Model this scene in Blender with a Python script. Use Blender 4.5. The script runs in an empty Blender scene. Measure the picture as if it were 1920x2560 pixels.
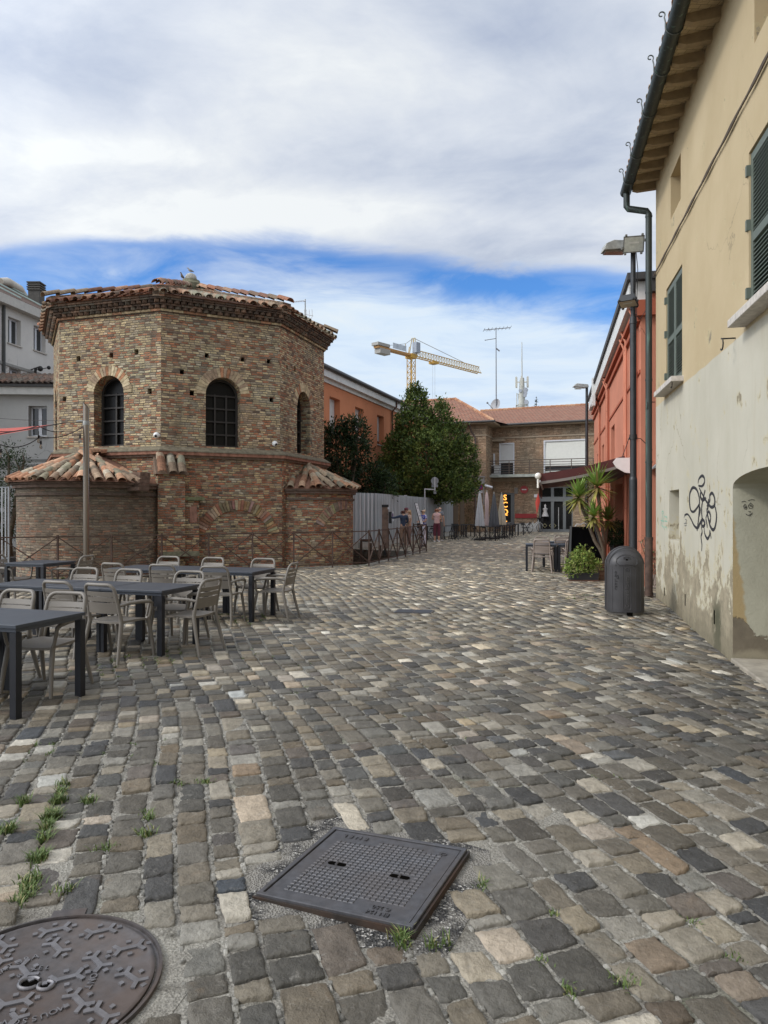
import bpy, bmesh, math, random
import numpy as np
from mathutils import Vector, Matrix
from mathutils.geometry import tessellate_polygon, delaunay_2d_cdt
random.seed(7)
RNG = np.random.default_rng(11)
SC = bpy.context.scene
COL = SC.collection
F = 1772.0
EYE = 1.65
sin, cos, pi, rad = math.sin, math.cos, math.pi, math.radians


def smooth(a, b, x):
    t = min(1.0, max(0.0, (x - a) / (b - a)))
    return t * t * (3 - 2 * t)


def gz(x, y):
    """height of the ground"""
    h = .15 * smooth(18, 36, y)
    h -= .14 * smooth(2.2, 4.4, x) * (1 - smooth(8.5, 13.2, y)) * smooth(2, 5, y)
    return h


def P(px, py, Y):
    """point seen at photo pixel (px, py) at distance Y"""
    return Vector(((px - 960) / F * Y, Y, EYE - (py - 1280) / F * Y))


# ------------------------------------------------------------------ mesh building
class MB:
    def __init__(s):
        s.v = []; s.f = []; s.c = []; s.uv = []; s.col = (1, 1, 1); s.has_uv = False

    def add(s, vs, fs, uvs=None):
        n = len(s.v)
        s.v += [tuple(p) for p in vs]
        s.c += [s.col] * len(vs)
        if uvs:
            s.has_uv = True
            s.uv += [tuple(u) for u in uvs]
        else:
            s.uv += [(0, 0)] * len(vs)
        s.f += [tuple(i + n for i in f) for f in fs]

    def box(s, c, size, rz=0.0, rx=0.0, ry=0.0):
        hx, hy, hz = size[0] / 2, size[1] / 2, size[2] / 2
        M = Matrix.Translation(Vector(c)) @ Matrix.Rotation(rz, 4, 'Z') @ Matrix.Rotation(ry, 4, 'Y') @ Matrix.Rotation(rx, 4, 'X')
        vs = [M @ Vector((x * hx, y * hy, z * hz)) for x in (-1, 1) for y in (-1, 1) for z in (-1, 1)]
        s.add(vs, [(0, 1, 3, 2), (4, 6, 7, 5), (0, 4, 5, 1), (2, 3, 7, 6), (0, 2, 6, 4), (1, 5, 7, 3)])

    def obox(s, o, a, b, c):
        """box from corner o along three edge vectors"""
        o, a, b, c = Vector(o), Vector(a), Vector(b), Vector(c)
        vs = [o + i * a + j * b + k * c for i in (0, 1) for j in (0, 1) for k in (0, 1)]
        s.add(vs, [(0, 1, 3, 2), (4, 6, 7, 5), (0, 4, 5, 1), (2, 3, 7, 6), (0, 2, 6, 4), (1, 5, 7, 3)])

    def bar(s, p, q, w, h=None, up=(0, 0, 1)):
        """rectangular bar between two points"""
        p, q = Vector(p), Vector(q); d = q - p
        if d.length < 1e-6: return
        h = h or w
        u = Vector(up)
        if abs(d.normalized().dot(u)) > .99: u = Vector((0, 1, 0))
        x = d.cross(u).normalized() * w; y = x.cross(d).normalized() * h
        s.obox(p - x / 2 - y / 2, d, x, y)

    def tube(s, pts, r, n=8, caps=True):
        pts = [Vector(p) for p in pts]
        rs = r if isinstance(r, (list, tuple)) else [r] * len(pts)
        rings = []; last = None
        for i, p in enumerate(pts):
            d = (pts[min(i + 1, len(pts) - 1)] - pts[max(i - 1, 0)])
            d = d.normalized() if d.length > 1e-9 else Vector((0, 0, 1))
            if last is None:
                a = Vector((0, 0, 1)) if abs(d.z) < .9 else Vector((1, 0, 0))
            else:
                a = last
            x = (a - d * a.dot(d))
            x = x.normalized() if x.length > 1e-6 else d.orthogonal().normalized()
            last = x
            y = d.cross(x)
            rings.append([p + (x * cos(t) + y * sin(t)) * rs[i] for t in [2 * pi * k / n for k in range(n)]])
        vs = [v for r_ in rings for v in r_]
        fs = [(i * n + k, i * n + (k + 1) % n, (i + 1) * n + (k + 1) % n, (i + 1) * n + k) for i in range(len(pts) - 1) for k in range(n)]
        if caps:
            fs += [tuple(range(n))[::-1], tuple(range((len(pts) - 1) * n, len(pts) * n))]
        s.add(vs, fs)

    def lathe(s, o, prof, n=16, a0=0, a1=2 * pi, sx=1.0, sy=1.0):
        o = Vector(o); full = abs(a1 - a0 - 2 * pi) < 1e-6
        m = n if full else n + 1
        vs = []; uvs = []
        for r, z in prof:
            for k in range(m):
                t = a0 + (a1 - a0) * k / n
                vs.append(o + Vector((r * cos(t) * sx, r * sin(t) * sy, z))); uvs.append((t * max(r, .01), z))
        fs = []
        for i in range(len(prof) - 1):
            for k in range(n):
                k2 = (k + 1) % m
                fs.append((i * m + k, i * m + k2, (i + 1) * m + k2, (i + 1) * m + k))
        s.add(vs, fs)

    def prism(s, pts, h):
        """polygon (3D points, planar) swept by vector h"""
        n = len(pts); h = Vector(h)
        vs = [Vector(p) for p in pts] + [Vector(p) + h for p in pts]
        s.add(vs, [tuple(range(n))[::-1], tuple(range(n, 2 * n))] + [(i, (i + 1) % n, n + (i + 1) % n, n + i) for i in range(n)])

    def quad(s, a, b, c, d, uvs=None):
        s.add([a, b, c, d], [(0, 1, 2, 3)], uvs)

    def ball(s, c, r, n=10, m=6, sz=1.0):
        prof = [(r * sin(pi * i / m) + 1e-5, -r * cos(pi * i / m) * sz) for i in range(m + 1)]
        s.lathe(c, prof, n)

    def panel(s, O, U, nrm, outer, holes=(), uv0=0.0):
        """wall panel in the plane (U, z): outer loop, holes = [(loop, depth, back?)]; reveals run inwards along -nrm"""
        O, U, nrm = Vector(O), Vector(U).normalized(), Vector(nrm).normalized()
        Z = Vector((0, 0, 1))
        loops = [outer] + [h[0] for h in holes]
        tess = tessellate_polygon([[Vector((a, b, 0)) for a, b in L] for L in loops])
        flat = [p for L in loops for p in L]
        s.add([O + U * a + Z * b for a, b in flat], tess, [(a + uv0, b) for a, b in flat])
        for h in holes:
            L, d = h[0], h[1]
            n = len(L)
            for i in range(n):
                a, b = L[i], L[(i + 1) % n]
                pa, pb = O + U * a[0] + Z * a[1], O + U * b[0] + Z * b[1]
                off = -nrm * d
                if abs(a[0] - b[0]) < abs(a[1] - b[1]):
                    uv = [(a[0] + uv0, a[1]), (b[0] + uv0, b[1]), (b[0] + uv0 + d, b[1]), (a[0] + uv0 + d, a[1])]
                else:
                    uv = [(a[0] + uv0, a[1]), (b[0] + uv0, b[1]), (b[0] + uv0, b[1] + d), (a[0] + uv0, a[1] + d)]
                s.quad(pa, pb, pb + off, pa + off, uv)
            if len(h) > 2 and h[2]:
                t2 = tessellate_polygon([[Vector((a, b, 0)) for a, b in L]])
                s.add([O + U * a + Z * b - nrm * d for a, b in L], t2, [(a + uv0, b) for a, b in L])

    def build(s, name, mat=None, parent=None, smooth_angle=None, loc=None):
        me = bpy.data.meshes.new(name)
        me.from_pydata(s.v, [], s.f)
        if any(c != (1, 1, 1) for c in s.c):
            at = me.attributes.new('col', 'FLOAT_COLOR', 'POINT')
            at.data.foreach_set('color', np.hstack([np.array(s.c, dtype=np.float32), np.ones((len(s.c), 1), np.float32)]).ravel())
        if s.has_uv:
            lay = me.uv_layers.new(name='UVMap')
            idx = np.empty(len(me.loops), dtype=np.int32); me.loops.foreach_get('vertex_index', idx)
            lay.data.foreach_set('uv', np.array(s.uv, dtype=np.float32)[idx].ravel())
        return link(name, me, mat, parent, smooth_angle, loc)


def link(name, me, mat=None, parent=None, smooth_angle=None, loc=None):
    me.update()
    if smooth_angle is not None:
        me.polygons.foreach_set('use_smooth', [True] * len(me.polygons))
        if smooth_angle < 180: me.set_sharp_from_angle(angle=rad(smooth_angle))
    if mat: me.materials.append(mat)
    o = bpy.data.objects.new(name, me)
    COL.objects.link(o)
    if loc is not None: o.location = loc
    if parent:
        o.parent = parent
        if loc is None and parent.get('_abs'):
            pass
    return o


def tag(o, label=None, cat=None, group=None, kind=None):
    if label: o['label'] = label
    if cat: o['category'] = cat
    if group: o['group'] = group
    if kind: o['kind'] = kind
    return o


def thing(name, label, cat, loc=(0, 0, 0), rz=0.0, group=None):
    o = bpy.data.objects.new(name, None); COL.objects.link(o)
    o.empty_display_size = .2
    o.location = loc; o.rotation_euler = (0, 0, rz)
    return tag(o, label, cat, group)


class World:
    """build parts in world coordinates and parent them under an Empty that stands at loc"""
    def __init__(s, root):
        s.root = root
        s.M = (Matrix.Translation(root.location) @ root.rotation_euler.to_matrix().to_4x4()).inverted()

    def part(s, name, mb, mat, smooth_angle=None, parent=None, label=None):
        mb.v = [tuple(s.M @ Vector(p)) for p in mb.v]
        o = mb.build(name, mat, parent or s.root, smooth_angle)
        if label: o['label'] = label
        return o


def copy_tree(o, parent=None):
    c = o.copy(); COL.objects.link(c)
    if parent: c.parent = parent
    for ch in list(o.children): copy_tree(ch, c)
    return c


def bevel(o, w=.004, seg=2):
    m = o.modifiers.new('edge', 'BEVEL'); m.width = w; m.segments = seg; m.limit_method = 'ANGLE'
    return o


def text_mesh(body, size, depth, align='CENTER', bold=False):
    cu = bpy.data.curves.new('lettering', 'FONT')
    cu.body = body; cu.size = size; cu.extrude = depth; cu.align_x = align; cu.align_y = 'CENTER'
    cu.resolution_u = 3
    if bold: cu.offset = size * .02
    o = bpy.data.objects.new('lettering', cu); COL.objects.link(o)
    dg = bpy.context.evaluated_depsgraph_get()
    me = bpy.data.meshes.new_from_object(o.evaluated_get(dg))
    bpy.data.objects.remove(o); bpy.data.curves.remove(cu)
    return me


# ------------------------------------------------------------------ materials
class NT:
    def __init__(s, name):
        s.m = bpy.data.materials.new(name); s.m.use_nodes = True
        s.t = s.m.node_tree; s.N = s.t.nodes; s.L = s.t.links
        s.b = s.N['Principled BSDF']

    def n(s, typ, ins=None, **props):
        nd = s.N.new('ShaderNode' + typ)
        for k, v in props.items(): setattr(nd, k, v)
        for k, v in (ins or {}).items(): s.set(nd.inputs[k], v)
        return nd

    def set(s, sock, v):
        if isinstance(v, bpy.types.NodeSocket): s.L.new(v, sock)
        elif isinstance(v, bpy.types.Node): s.L.new(v.outputs[0], sock)
        else:
            if hasattr(sock, 'default_value') and sock.type == 'RGBA' and len(v) == 3: v = (*v, 1)
            sock.default_value = v

    def math(s, op, a, b=0.0, c=None, clamp=False):
        nd = s.n('Math', {0: a, 1: b}, operation=op, use_clamp=clamp)
        if c is not None: s.set(nd.inputs[2], c)
        return nd.outputs[0]

    def coord(s, which='Object'):
        return s.n('TexCoord').outputs[which]

    def noise(s, scale, vec=None, detail=4, rough=.55, dist=0.0, out='Fac'):
        nd = s.n('TexNoise', {'Scale': scale, 'Detail': detail, 'Roughness': rough, 'Distortion': dist})
        s.set(nd.inputs['Vector'], vec if vec is not None else s.coord())
        return nd.outputs[out]

    def ramp(s, fac, stops, interp='LINEAR'):
        nd = s.n('ValToRGB'); r = nd.color_ramp; r.interpolation = interp
        while len(r.elements) < len(stops): r.elements.new(.5)
        for e, (p, c) in zip(r.elements, stops):
            e.position = p; e.color = (*c, 1) if len(c) == 3 else c
        s.set(nd.inputs[0], fac)
        return nd.outputs[0]

    def mix(s, fac, a, b, blend='MIX'):
        nd = s.n('Mix', data_type='RGBA', blend_type=blend)
        s.set(nd.inputs[0], fac); s.set(nd.inputs[6], a); s.set(nd.inputs[7], b)
        return nd.outputs[2]

    def mapr(s, v, a, b, c=0.0, d=1.0):
        nd = s.n('MapRange', {'Value': v, 'From Min': a, 'From Max': b, 'To Min': c, 'To Max': d})
        return nd.outputs[0]

    def sstep(s, v, a, b):
        nd = s.n('MapRange', {'Value': v, 'From Min': a, 'From Max': b}, interpolation_type='SMOOTHSTEP')
        return nd.outputs[0]

    def bump(s, h, strength=.5, dist=.01, normal=None):
        nd = s.n('Bump', {'Height': h, 'Strength': strength, 'Distance': dist})
        if normal: s.set(nd.inputs['Normal'], normal)
        return nd.outputs[0]

    def out(s, color=None, rough=None, metal=None, normal=None, spec=None):
        for k, v in (('Base Color', color), ('Roughness', rough), ('Metallic', metal), ('Normal', normal), ('Specular IOR Level', spec)):
            if v is not None: s.set(s.b.inputs[k], v)
        return s.m


def plain(name, c, rough=.6, metal=0.0, var=.12, scale=6.0, bump=.0, bscale=60, spec=None):
    t = NT(name)
    n = t.noise(scale)
    col = t.mix(t.mapr(n, .3, .7), tuple(x * (1 - var) for x in c), tuple(min(1, x * (1 + var)) for x in c))
    nor = t.bump(t.noise(bscale), bump, .005) if bump else None
    return t.out(col, t.mapr(n, 0, 1, max(0, rough - .08), min(1, rough + .08)), metal, nor, spec)


def attr_mat(name, rough=.8, var=.25, scale=14, bump=.3, bscale=60, bdist=.004, spec=None):
    t = NT(name)
    a = t.n('Attribute', attribute_name='col').outputs['Color']
    n = t.noise(scale, detail=6)
    v = t.mapr(n, .3, .7, 1 - var, 1 + var)
    col = t.mix(1.0, a, t.n('CombineColor', {0: v, 1: v, 2: v}).outputs[0], 'MULTIPLY')
    nor = t.bump(t.noise(bscale, detail=5), bump, bdist) if bump else None
    return t.out(col, rough, 0.0, nor, spec)


def brick_mat(name, stops, mortar, bw=.18, bh=.066, gap=.011, wob=.034, dark=None, bump=.85, rowmix=None):
    """bricks laid in (u, z) of the UV map; colour of each brick drawn from the ramp"""
    t = NT(name)
    uv = t.n('UVMap').outputs[0]
    w = t.n('VectorMath', {0: t.noise(2.2, uv, 2, out='Color'), 1: (.5, .5, .5)}, operation='SUBTRACT').outputs[0]
    w2 = t.n('VectorMath', {0: t.noise(9, uv, 2, out='Color'), 1: (.5, .5, .5)}, operation='SUBTRACT').outputs[0]
    p = t.n('VectorMath', {0: w, 1: (wob * 2, wob * 1.6, 0), 2: uv}, operation='MULTIPLY_ADD').outputs[0]
    p = t.n('VectorMath', {0: w2, 1: (wob * 1.2, wob * .8, 0), 2: p}, operation='MULTIPLY_ADD').outputs[0]
    sp = t.n('SeparateXYZ', {0: p})
    v = t.math('DIVIDE', sp.outputs[1], bh); row = t.math('FLOOR', v)
    fr = t.math('FRACT', v)
    rn = t.n('TexWhiteNoise', {'W': row}, noise_dimensions='1D').outputs['Value']
    blen = t.math('MULTIPLY', bw, t.mapr(rn, 0, 1, .8, 1.25))
    u = t.math('ADD', t.math('DIVIDE', sp.outputs[0], blen), t.math('MULTIPLY', rn, 7.3))
    colm = t.math('FLOOR', u); fu = t.math('FRACT', u)
    cell = t.n('CombineXYZ', {0: colm, 1: row, 2: 0.0}).outputs[0]
    wn = t.n('TexWhiteNoise', {'Vector': cell}, noise_dimensions='3D')
    rnd = wn.outputs['Value']
    du = t.math('MULTIPLY', t.math('MINIMUM', fu, t.math('SUBTRACT', 1.0, fu)), bw)
    dv = t.math('MULTIPLY', t.math('MINIMUM', fr, t.math('SUBTRACT', 1.0, fr)), bh)
    d = t.math('MINIMUM', du, dv)
    n5 = t.noise(30, uv, 4)
    d = t.math('ADD', d, t.math('MULTIPLY', t.math('SUBTRACT', n5, .5), gap * 1.3))
    mask = t.sstep(d, gap * .45, gap * 1.15)
    col = t.ramp(rnd, stops, 'CONSTANT')
    n8 = t.noise(24, uv, 6)
    vv = t.math('MULTIPLY', t.mapr(n8, .25, .75, .6, 1.32), t.mapr(t.n('TexWhiteNoise', {'Vector': cell, 'W': 3.0}, noise_dimensions='4D').outputs['Value'], 0, 1, .72, 1.22))
    col = t.mix(1.0, col, t.n('CombineColor', {0: vv, 1: vv, 2: vv}).outputs[0], 'MULTIPLY')
    mcol = t.mix(t.mapr(t.noise(6, uv, 5), .4, .62), mortar, tuple(x * .32 for x in mortar))  # dark patches paint the shadow of eroded joints into the mortar
    out = t.mix(mask, mcol, col)
    avg = tuple(sum(c[i] for p, c in stops) / len(stops) for i in range(3))
    out = t.mix(.06, out, avg)
    reg = t.noise(.55, uv, 4)
    out = t.mix(1.0, out, t.mix(t.mapr(reg, .35, .65), (1.04, .93, .88), (.93, .99, 1.02)), 'MULTIPLY')
    stk = t.noise(1.0, t.n('Mapping', {'Vector': uv, 'Scale': (2.2, .35, 1)}).outputs[0], 6)
    out = t.mix(t.mapr(stk, .52, .75, 0, .5), out, (.09, .075, .055))
    big = t.noise(.9, uv, 5)
    out = t.mix(t.mapr(big, .5, .78, 0, .4), out, (.13, .11, .08))
    if dark: out = dark(t, uv, out)
    h = t.math('ADD', t.math('MULTIPLY', mask, 1.0), t.math('MULTIPLY', n8, .5))
    h = t.math('ADD', h, t.math('MULTIPLY', wn.outputs['Value'], .35))
    return t.out(out, .9, 0.0, t.bump(h, bump, .03), .2)


def plaster(name, c, var=.1, rough=.9, stain=None, bump=.25):
    t = NT(name)
    o = t.coord()
    n = t.noise(.7, o, 6, .6)
    col = t.mix(t.mapr(n, .3, .7), tuple(x * (1 - var) for x in c), tuple(x * (1 + var) for x in c))
    n2 = t.noise(7, o, 6)
    col = t.mix(t.mapr(n2, .55, .8, 0, .35), col, tuple(x * .8 for x in c))
    # rain streaks
    mp = t.n('Mapping', {'Vector': o, 'Scale': (6, 6, .35)}).outputs[0]
    col = t.mix(t.mapr(t.noise(1.0, mp, 5), .55, .8, 0, .25), col, tuple(x * .72 for x in c))
    cr = t.n('TexVoronoi', {'Vector': t.n('VectorMath', {0: t.noise(3, o, 4, out='Color'), 1: (.35, .35, .35), 2: o}, operation='MULTIPLY_ADD').outputs[0], 'Scale': .55}, feature='DISTANCE_TO_EDGE').outputs['Distance']
    col = t.mix(t.math('MULTIPLY', t.sstep(cr, .006, .002), t.sstep(t.noise(.6, o, 3), .5, .6)), col, tuple(x * .5 for x in c))
    if stain: col = stain(t, o, col)
    return t.out(col, rough, 0.0, t.bump(t.noise(45, o, 5), bump, .006), .2)
# ------------------------------------------------------------------ camera, sun, sky
cam = bpy.data.objects.new('camera', bpy.data.cameras.new('camera')); COL.objects.link(cam)
cam.location = (0, 0, EYE); cam.rotation_euler = (pi / 2, 0, 0)
cam.data.sensor_fit = 'HORIZONTAL'; cam.data.sensor_width = 36; cam.data.lens = 36 * F / 1920
cam.data.clip_end = 3000; cam.data.clip_start = .05
SC.camera = cam
SUN_EL, SUN_AZ = rad(36), rad(-108)          # azimuth from +Y, clockwise: the light comes from the left
sd = Vector((sin(SUN_AZ) * cos(SUN_EL), cos(SUN_AZ) * cos(SUN_EL), sin(SUN_EL)))
sun = bpy.data.objects.new('sun', bpy.data.lights.new('sun', 'SUN')); COL.objects.link(sun)
sun.data.energy = 1.35; sun.data.angle = rad(10); sun.data.color = (1, .95, .87)
sun.rotation_euler = sd.to_track_quat('Z', 'Y').to_euler(); sun.location = (-20, 0, 30)
SC.view_settings.view_transform = 'Standard'; SC.view_settings.look = 'None'
SC.view_settings.exposure = 0.2; SC.view_settings.gamma = 1.0
SC.cycles.use_denoising = True


def make_sky():
    w = bpy.data.worlds.new('World'); SC.world = w; w.use_nodes = True
    t = NT.__new__(NT); t.t = w.node_tree; t.N = t.t.nodes; t.L = t.t.links
    bg = t.N['Background']
    sky = t.n('TexSky', sky_type='NISHITA', sun_disc=False, sun_elevation=SUN_EL, sun_rotation=SUN_AZ, air_density=1.2, dust_density=.4, ozone_density=2.0)
    d = t.n('TexCoord').outputs['Generated']
    sp = t.n('SeparateXYZ', {0: d})
    z = t.math('MAXIMUM', sp.outputs[2], .02)
    px = t.math('DIVIDE', sp.outputs[0], z); py = t.math('DIVIDE', sp.outputs[1], z)
    # clouds live on a plane above the town: p = direction / height
    zz = t.math('ADD', z, .10)
    q = t.n('CombineXYZ', {0: t.math('DIVIDE', sp.outputs[0], zz), 1: t.math('DIVIDE', sp.outputs[1], zz), 2: 0.0}).outputs[0]

    def fb(scale, off, detail=7, rough=.55, dist=.0, sx=1.0, sy=1.0, rot=0.0):
        mp = t.n('Mapping', {'Vector': q, 'Location': off, 'Rotation': (0, 0, rot), 'Scale': (sx, sy, 1)}).outputs[0]
        return t.noise(scale, mp, detail, rough, dist)
    n1 = fb(.95, (3.1, 1.7, 0), 8, .54, .7, 1.0, 1.1, .55)
    n2 = fb(2.6, (0.4, 6.2, 2), 8, .6, .5, .9, 1.3, .5)
    n3 = fb(.55, (8.0, 2.0, 5), 4, .5, .3, 1, 1.4, .3)

    def blob(cx, cy, rx, ry):
        a = t.math('POWER', t.math('DIVIDE', t.math('SUBTRACT', px, cx), rx), 2.0)
        b = t.math('POWER', t.math('DIVIDE', t.math('SUBTRACT', py, cy), ry), 2.0)
        return t.math('POWER', 2.718, t.math('MULTIPLY', t.math('ADD', a, b), -1.0))
    # the grey belly of the deck and the bluish thinner part
    n5 = fb(7.0, (2.4, 1.2, 7), 8, .62, .5, 1.0, 1.1, .5)
    g = t.math('ADD', t.math('ADD', t.math('MULTIPLY', n1, .9), t.math('MULTIPLY', n2, .5)), t.math('ADD', t.math('MULTIPLY', n5, .22), -.035))
    g = t.math('SUBTRACT', g, t.math('MULTIPLY', blob(-.22, 2.02, .42, .2), .24))
    g = t.math('SUBTRACT', g, t.math('MULTIPLY', blob(.35, 1.78, .5, .16), .10))
    g = t.math('SUBTRACT', g, t.math('MULTIPLY', blob(-.85, 1.55, .5, .22), .20))
    g = t.math('SUBTRACT', g, t.math('MULTIPLY', blob(.35, 1.45, .35, .1), .09))
    g = t.math('ADD', g, t.math('MULTIPLY', blob(-.75, 1.98, .45, .13), .18))
    g = t.math('ADD', g, t.math('MULTIPLY', blob(.0, 2.42, 1.4, .16), .15))
    g = t.math('ADD', g, t.math('MULTIPLY', blob(-.12, 1.55, .2, .3), .08))
    deck = t.ramp(t.mapr(g, .45, .95), [(0, (.37, .43, .58)), (.3, (.48, .535, .66)), (.6, (.60, .645, .745)), (.85, (.70, .735, .80)), (1, (.77, .80, .845))])
    # horizon veil
    veil = t.ramp(t.mapr(t.math('ADD', n2, t.math('MULTIPLY', n3, .4)), .45, .95), [(0, (.50, .63, .84)), (.5, (.62, .73, .88)), (1, (.70, .77, .85))])
    low = t.sstep(t.math('ADD', py, t.math('MULTIPLY', t.math('SUBTRACT', n2, .5), .9)), 2.7, 3.4)
    cl = t.mix(low, deck, veil)
    # the cloud is brighter round the veiled sun, behind and left of the camera
    cs = t.n('VectorMath', {0: d, 1: tuple(sd)}, operation='DOT_PRODUCT').outputs['Value']
    gl = t.math('ADD', 1.0, t.math('MULTIPLY', t.math('POWER', t.math('MAXIMUM', cs, 0.0), 3.0), 2.6))
    cl = t.n('VectorMath', {0: cl, 1: t.n('CombineXYZ', {0: gl, 1: gl, 2: t.math('MULTIPLY', gl, .97)}).outputs[0]}, operation='MULTIPLY').outputs[0]
    # the blue gap
    wob = t.math('ADD', t.math('MULTIPLY', t.math('SUBTRACT', n1, .5), .5), t.math('MULTIPLY', t.math('SUBTRACT', n2, .5), .55))
    right = t.math('MAXIMUM', t.math('SUBTRACT', px, .1), 0.0)
    left = t.math('MAXIMUM', t.math('SUBTRACT', -.55 if False else t.math('MULTIPLY', px, -1.0), .75), 0.0)
    top = t.math('ADD', t.math('ADD', py, wob), t.math('MULTIPLY', right, -.28))
    e1 = t.sstep(top, 2.58, 2.8)
    mid = t.math('ADD', 3.06, t.math('ADD', t.math('MULTIPLY', right, .55), t.math('MULTIPLY', left, .6)))
    e2 = t.sstep(t.math('SUBTRACT', t.math('ADD', py, t.math('MULTIPLY', wob, 1.3)), mid), -.25, .55)
    gap = t.math('MULTIPLY', e1, t.math('SUBTRACT', 1.0, e2))
    thin = t.mapr(n2, .42, .75, 1.0, .6)
    gap = t.math('MULTIPLY', gap, thin, clamp=True)
    k = t.n('VectorMath', {0: sky.outputs[0], 1: (.050, .092, .150)}, operation='MULTIPLY').outputs[0]
    cloudy = t.mix(gap, cl, k)
    # below the horizon: the same pale veil
    t.set(bg.inputs['Color'], cloudy); bg.inputs['Strength'].default_value = 1.0
    t.L.new(bg.outputs[0], t.N['World Output'].inputs[0])


make_sky()

# ------------------------------------------------------------------ layout of the large things
CW0 = Vector((5.24, 13.66)); CWD = Vector((-.2044, -.9789)); CWN = Vector((-.9789, .2044))   # cream house wall
MOAT = [(-14, 13.85), (-9.05, 16.75), (-.62, 21.95), (.72, 25.9), (1.05, 27.9), (-1.75, 30.0), (-7, 31.5), (-16, 28)]
SQ = [Vector((-.546, 3.033)), Vector((-.269, 3.725)), Vector((.396, 3.424)), Vector((.124, 2.751))]
SQC = sum(SQ, Vector((0, 0))) / 4
SQA = ((SQ[3] - SQ[0]) + (SQ[2] - SQ[1])).normalized(); SQB = Vector((-SQA.y, SQA.x))
RC = Vector((-1.215, 2.47)); RR = .41
GRC = Vector((.50, 11.75))


def inside(poly, X, Y):
    r = np.zeros(X.shape, bool); n = len(poly)
    for i in range(n):
        x1, y1 = poly[i]; x2, y2 = poly[(i + 1) % n]
        c = ((y1 > Y) != (y2 > Y)) & (X < (x2 - x1) * (Y - y1) / (y2 - y1 + 1e-12) + x1)
        r ^= c
    return r


def npsm(a, b, x):
    t = np.clip((x - a) / (b - a), 0, 1); return t * t * (3 - 2 * t)


def np_gz(x, y):
    return .15 * npsm(18, 36, y) - .14 * npsm(2.2, 4.4, x) * (1 - npsm(8.5, 13.2, y)) * npsm(2, 5, y)


# ---- materials of the ground
def mortar_mat():
    t = NT('cement_joints')
    o = t.coord()
    n = t.noise(3, o, 6)
    g = t.noise(120, o, 4)
    c = t.mix(t.mapr(n, .4, .62), (.30, .283, .245), (.20, .185, .16))
    c = t.mix(t.mapr(t.noise(7, o, 5), .56, .74), c, (.07, .062, .048))
    c = t.mix(t.mapr(t.noise(1.3, o, 5), .58, .72, 0, .55), c, (.06, .075, .025))
    v = t.mapr(g, .3, .7, .6, 1.35)
    c = t.mix(1.0, c, t.n('CombineColor', {0: v, 1: v, 2: v}).outputs[0], 'MULTIPLY')
    vo = t.n('TexVoronoi', {'Vector': o, 'Scale': 55.0}).outputs['Distance']
    h = t.math('ADD', g, t.math('MULTIPLY', vo, .8))
    return t.out(c, .92, 0, t.bump(h, .8, .012), .2)


def stone_mat():
    t = NT('worn_paving_stone')
    o = t.coord()
    a = t.n('Attribute', attribute_name='col').outputs['Color']
    n = t.noise(11, o, 8, .62)
    n2 = t.noise(38, o, 6, .6)
    v = t.mapr(t.math('ADD', t.math('MULTIPLY', n, .65), t.math('MULTIPLY', n2, .35)), .3, .7, .62, 1.36)
    c = t.mix(1.0, a, t.n('CombineColor', {0: v, 1: v, 2: v}).outputs[0], 'MULTIPLY')
    # pale scuffs and rusty veins
    c = t.mix(t.mapr(t.noise(21, o, 8, .7, 1.2), .58, .72, 0, .5), c, (.30, .28, .245))
    c = t.mix(t.mapr(t.noise(5.5, o, 6, .6, .8), .62, .78, 0, .5), c, (.17, .11, .06))
    h = t.math('ADD', t.math('MULTIPLY', n, 1.0), t.math('MULTIPLY', n2, .6))
    h = t.math('ADD', h, t.math('MULTIPLY', t.noise(170, o, 3), .15))
    return t.out(c, t.mapr(n2, .3, .7, .55, .85), 0, t.bump(h, 1.0, .02), .3)


M_MORTAR = mortar_mat(); M_STONE = stone_mat()
M_ASPH = attr_mat('rough_asphalt_patch', .95, .3, 30, .9, 130, .012)


def make_ground():
    pts = []; xs = np.arange(-36, 40, 1.5); ys = np.concatenate([np.arange(-6, 14, .8), np.arange(14, 62, 1.6)])
    X, Y = np.meshgrid(xs, ys)
    m = ~inside(MOAT, X.ravel(), Y.ravel())
    # keep grid points clear of the moat edge
    for x, y in zip(X.ravel()[m], Y.ravel()[m]):
        if not (1.4 < x < 6.2 and 1 < y < 14): pts.append((x, y))
    for x in np.arange(1.5, 6.2, .33):
        for y in np.arange(1.1, 14, .4): pts.append((x, y))
    far = [(-900, -300), (900, -300), (900, 1400), (-900, 1400), (-36, 200), (40, 200), (-200, 60), (200, 60)]
    n0 = len(pts) + len(far)
    allp = pts + far + list(MOAT)
    edges = [(n0 + i, n0 + (i + 1) % len(MOAT)) for i in range(len(MOAT))]
    v, e, f, *_ = delaunay_2d_cdt([Vector(p) for p in allp], edges, [], 0, 1e-5)
    vv = np.array([(p.x, p.y) for p in v])
    cen = np.array([vv[list(t)].mean(0) for t in f])
    ins = inside(MOAT, cen[:, 0], cen[:, 1])
    mb = MB()
    mb.add([(x, y, gz(x, y) - .0085) for x, y in vv], [tuple(t) for t, i in zip(f, ins) if not i])
    tag(mb.build('ground', M_MORTAR, smooth_angle=180), kind='structure')


make_ground()

PAL = np.array([[.060, .060, .062], [.085, .082, .076], [.115, .108, .097], [.150, .140, .122], [.135, .118, .095], [.185, .172, .148],
                [.25, .238, .215], [.36, .345, .315], [.33, .295, .26], [.26, .232, .185], [.185, .15, .118], [.46, .445, .415], [.076, .076, .077], [.10, .09, .084]])
PW = np.array([.11, .16, .18, .16, .09, .11, .075, .035, .025, .02, .02, .008, .03, .06]); PW = PW / PW.sum()


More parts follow.
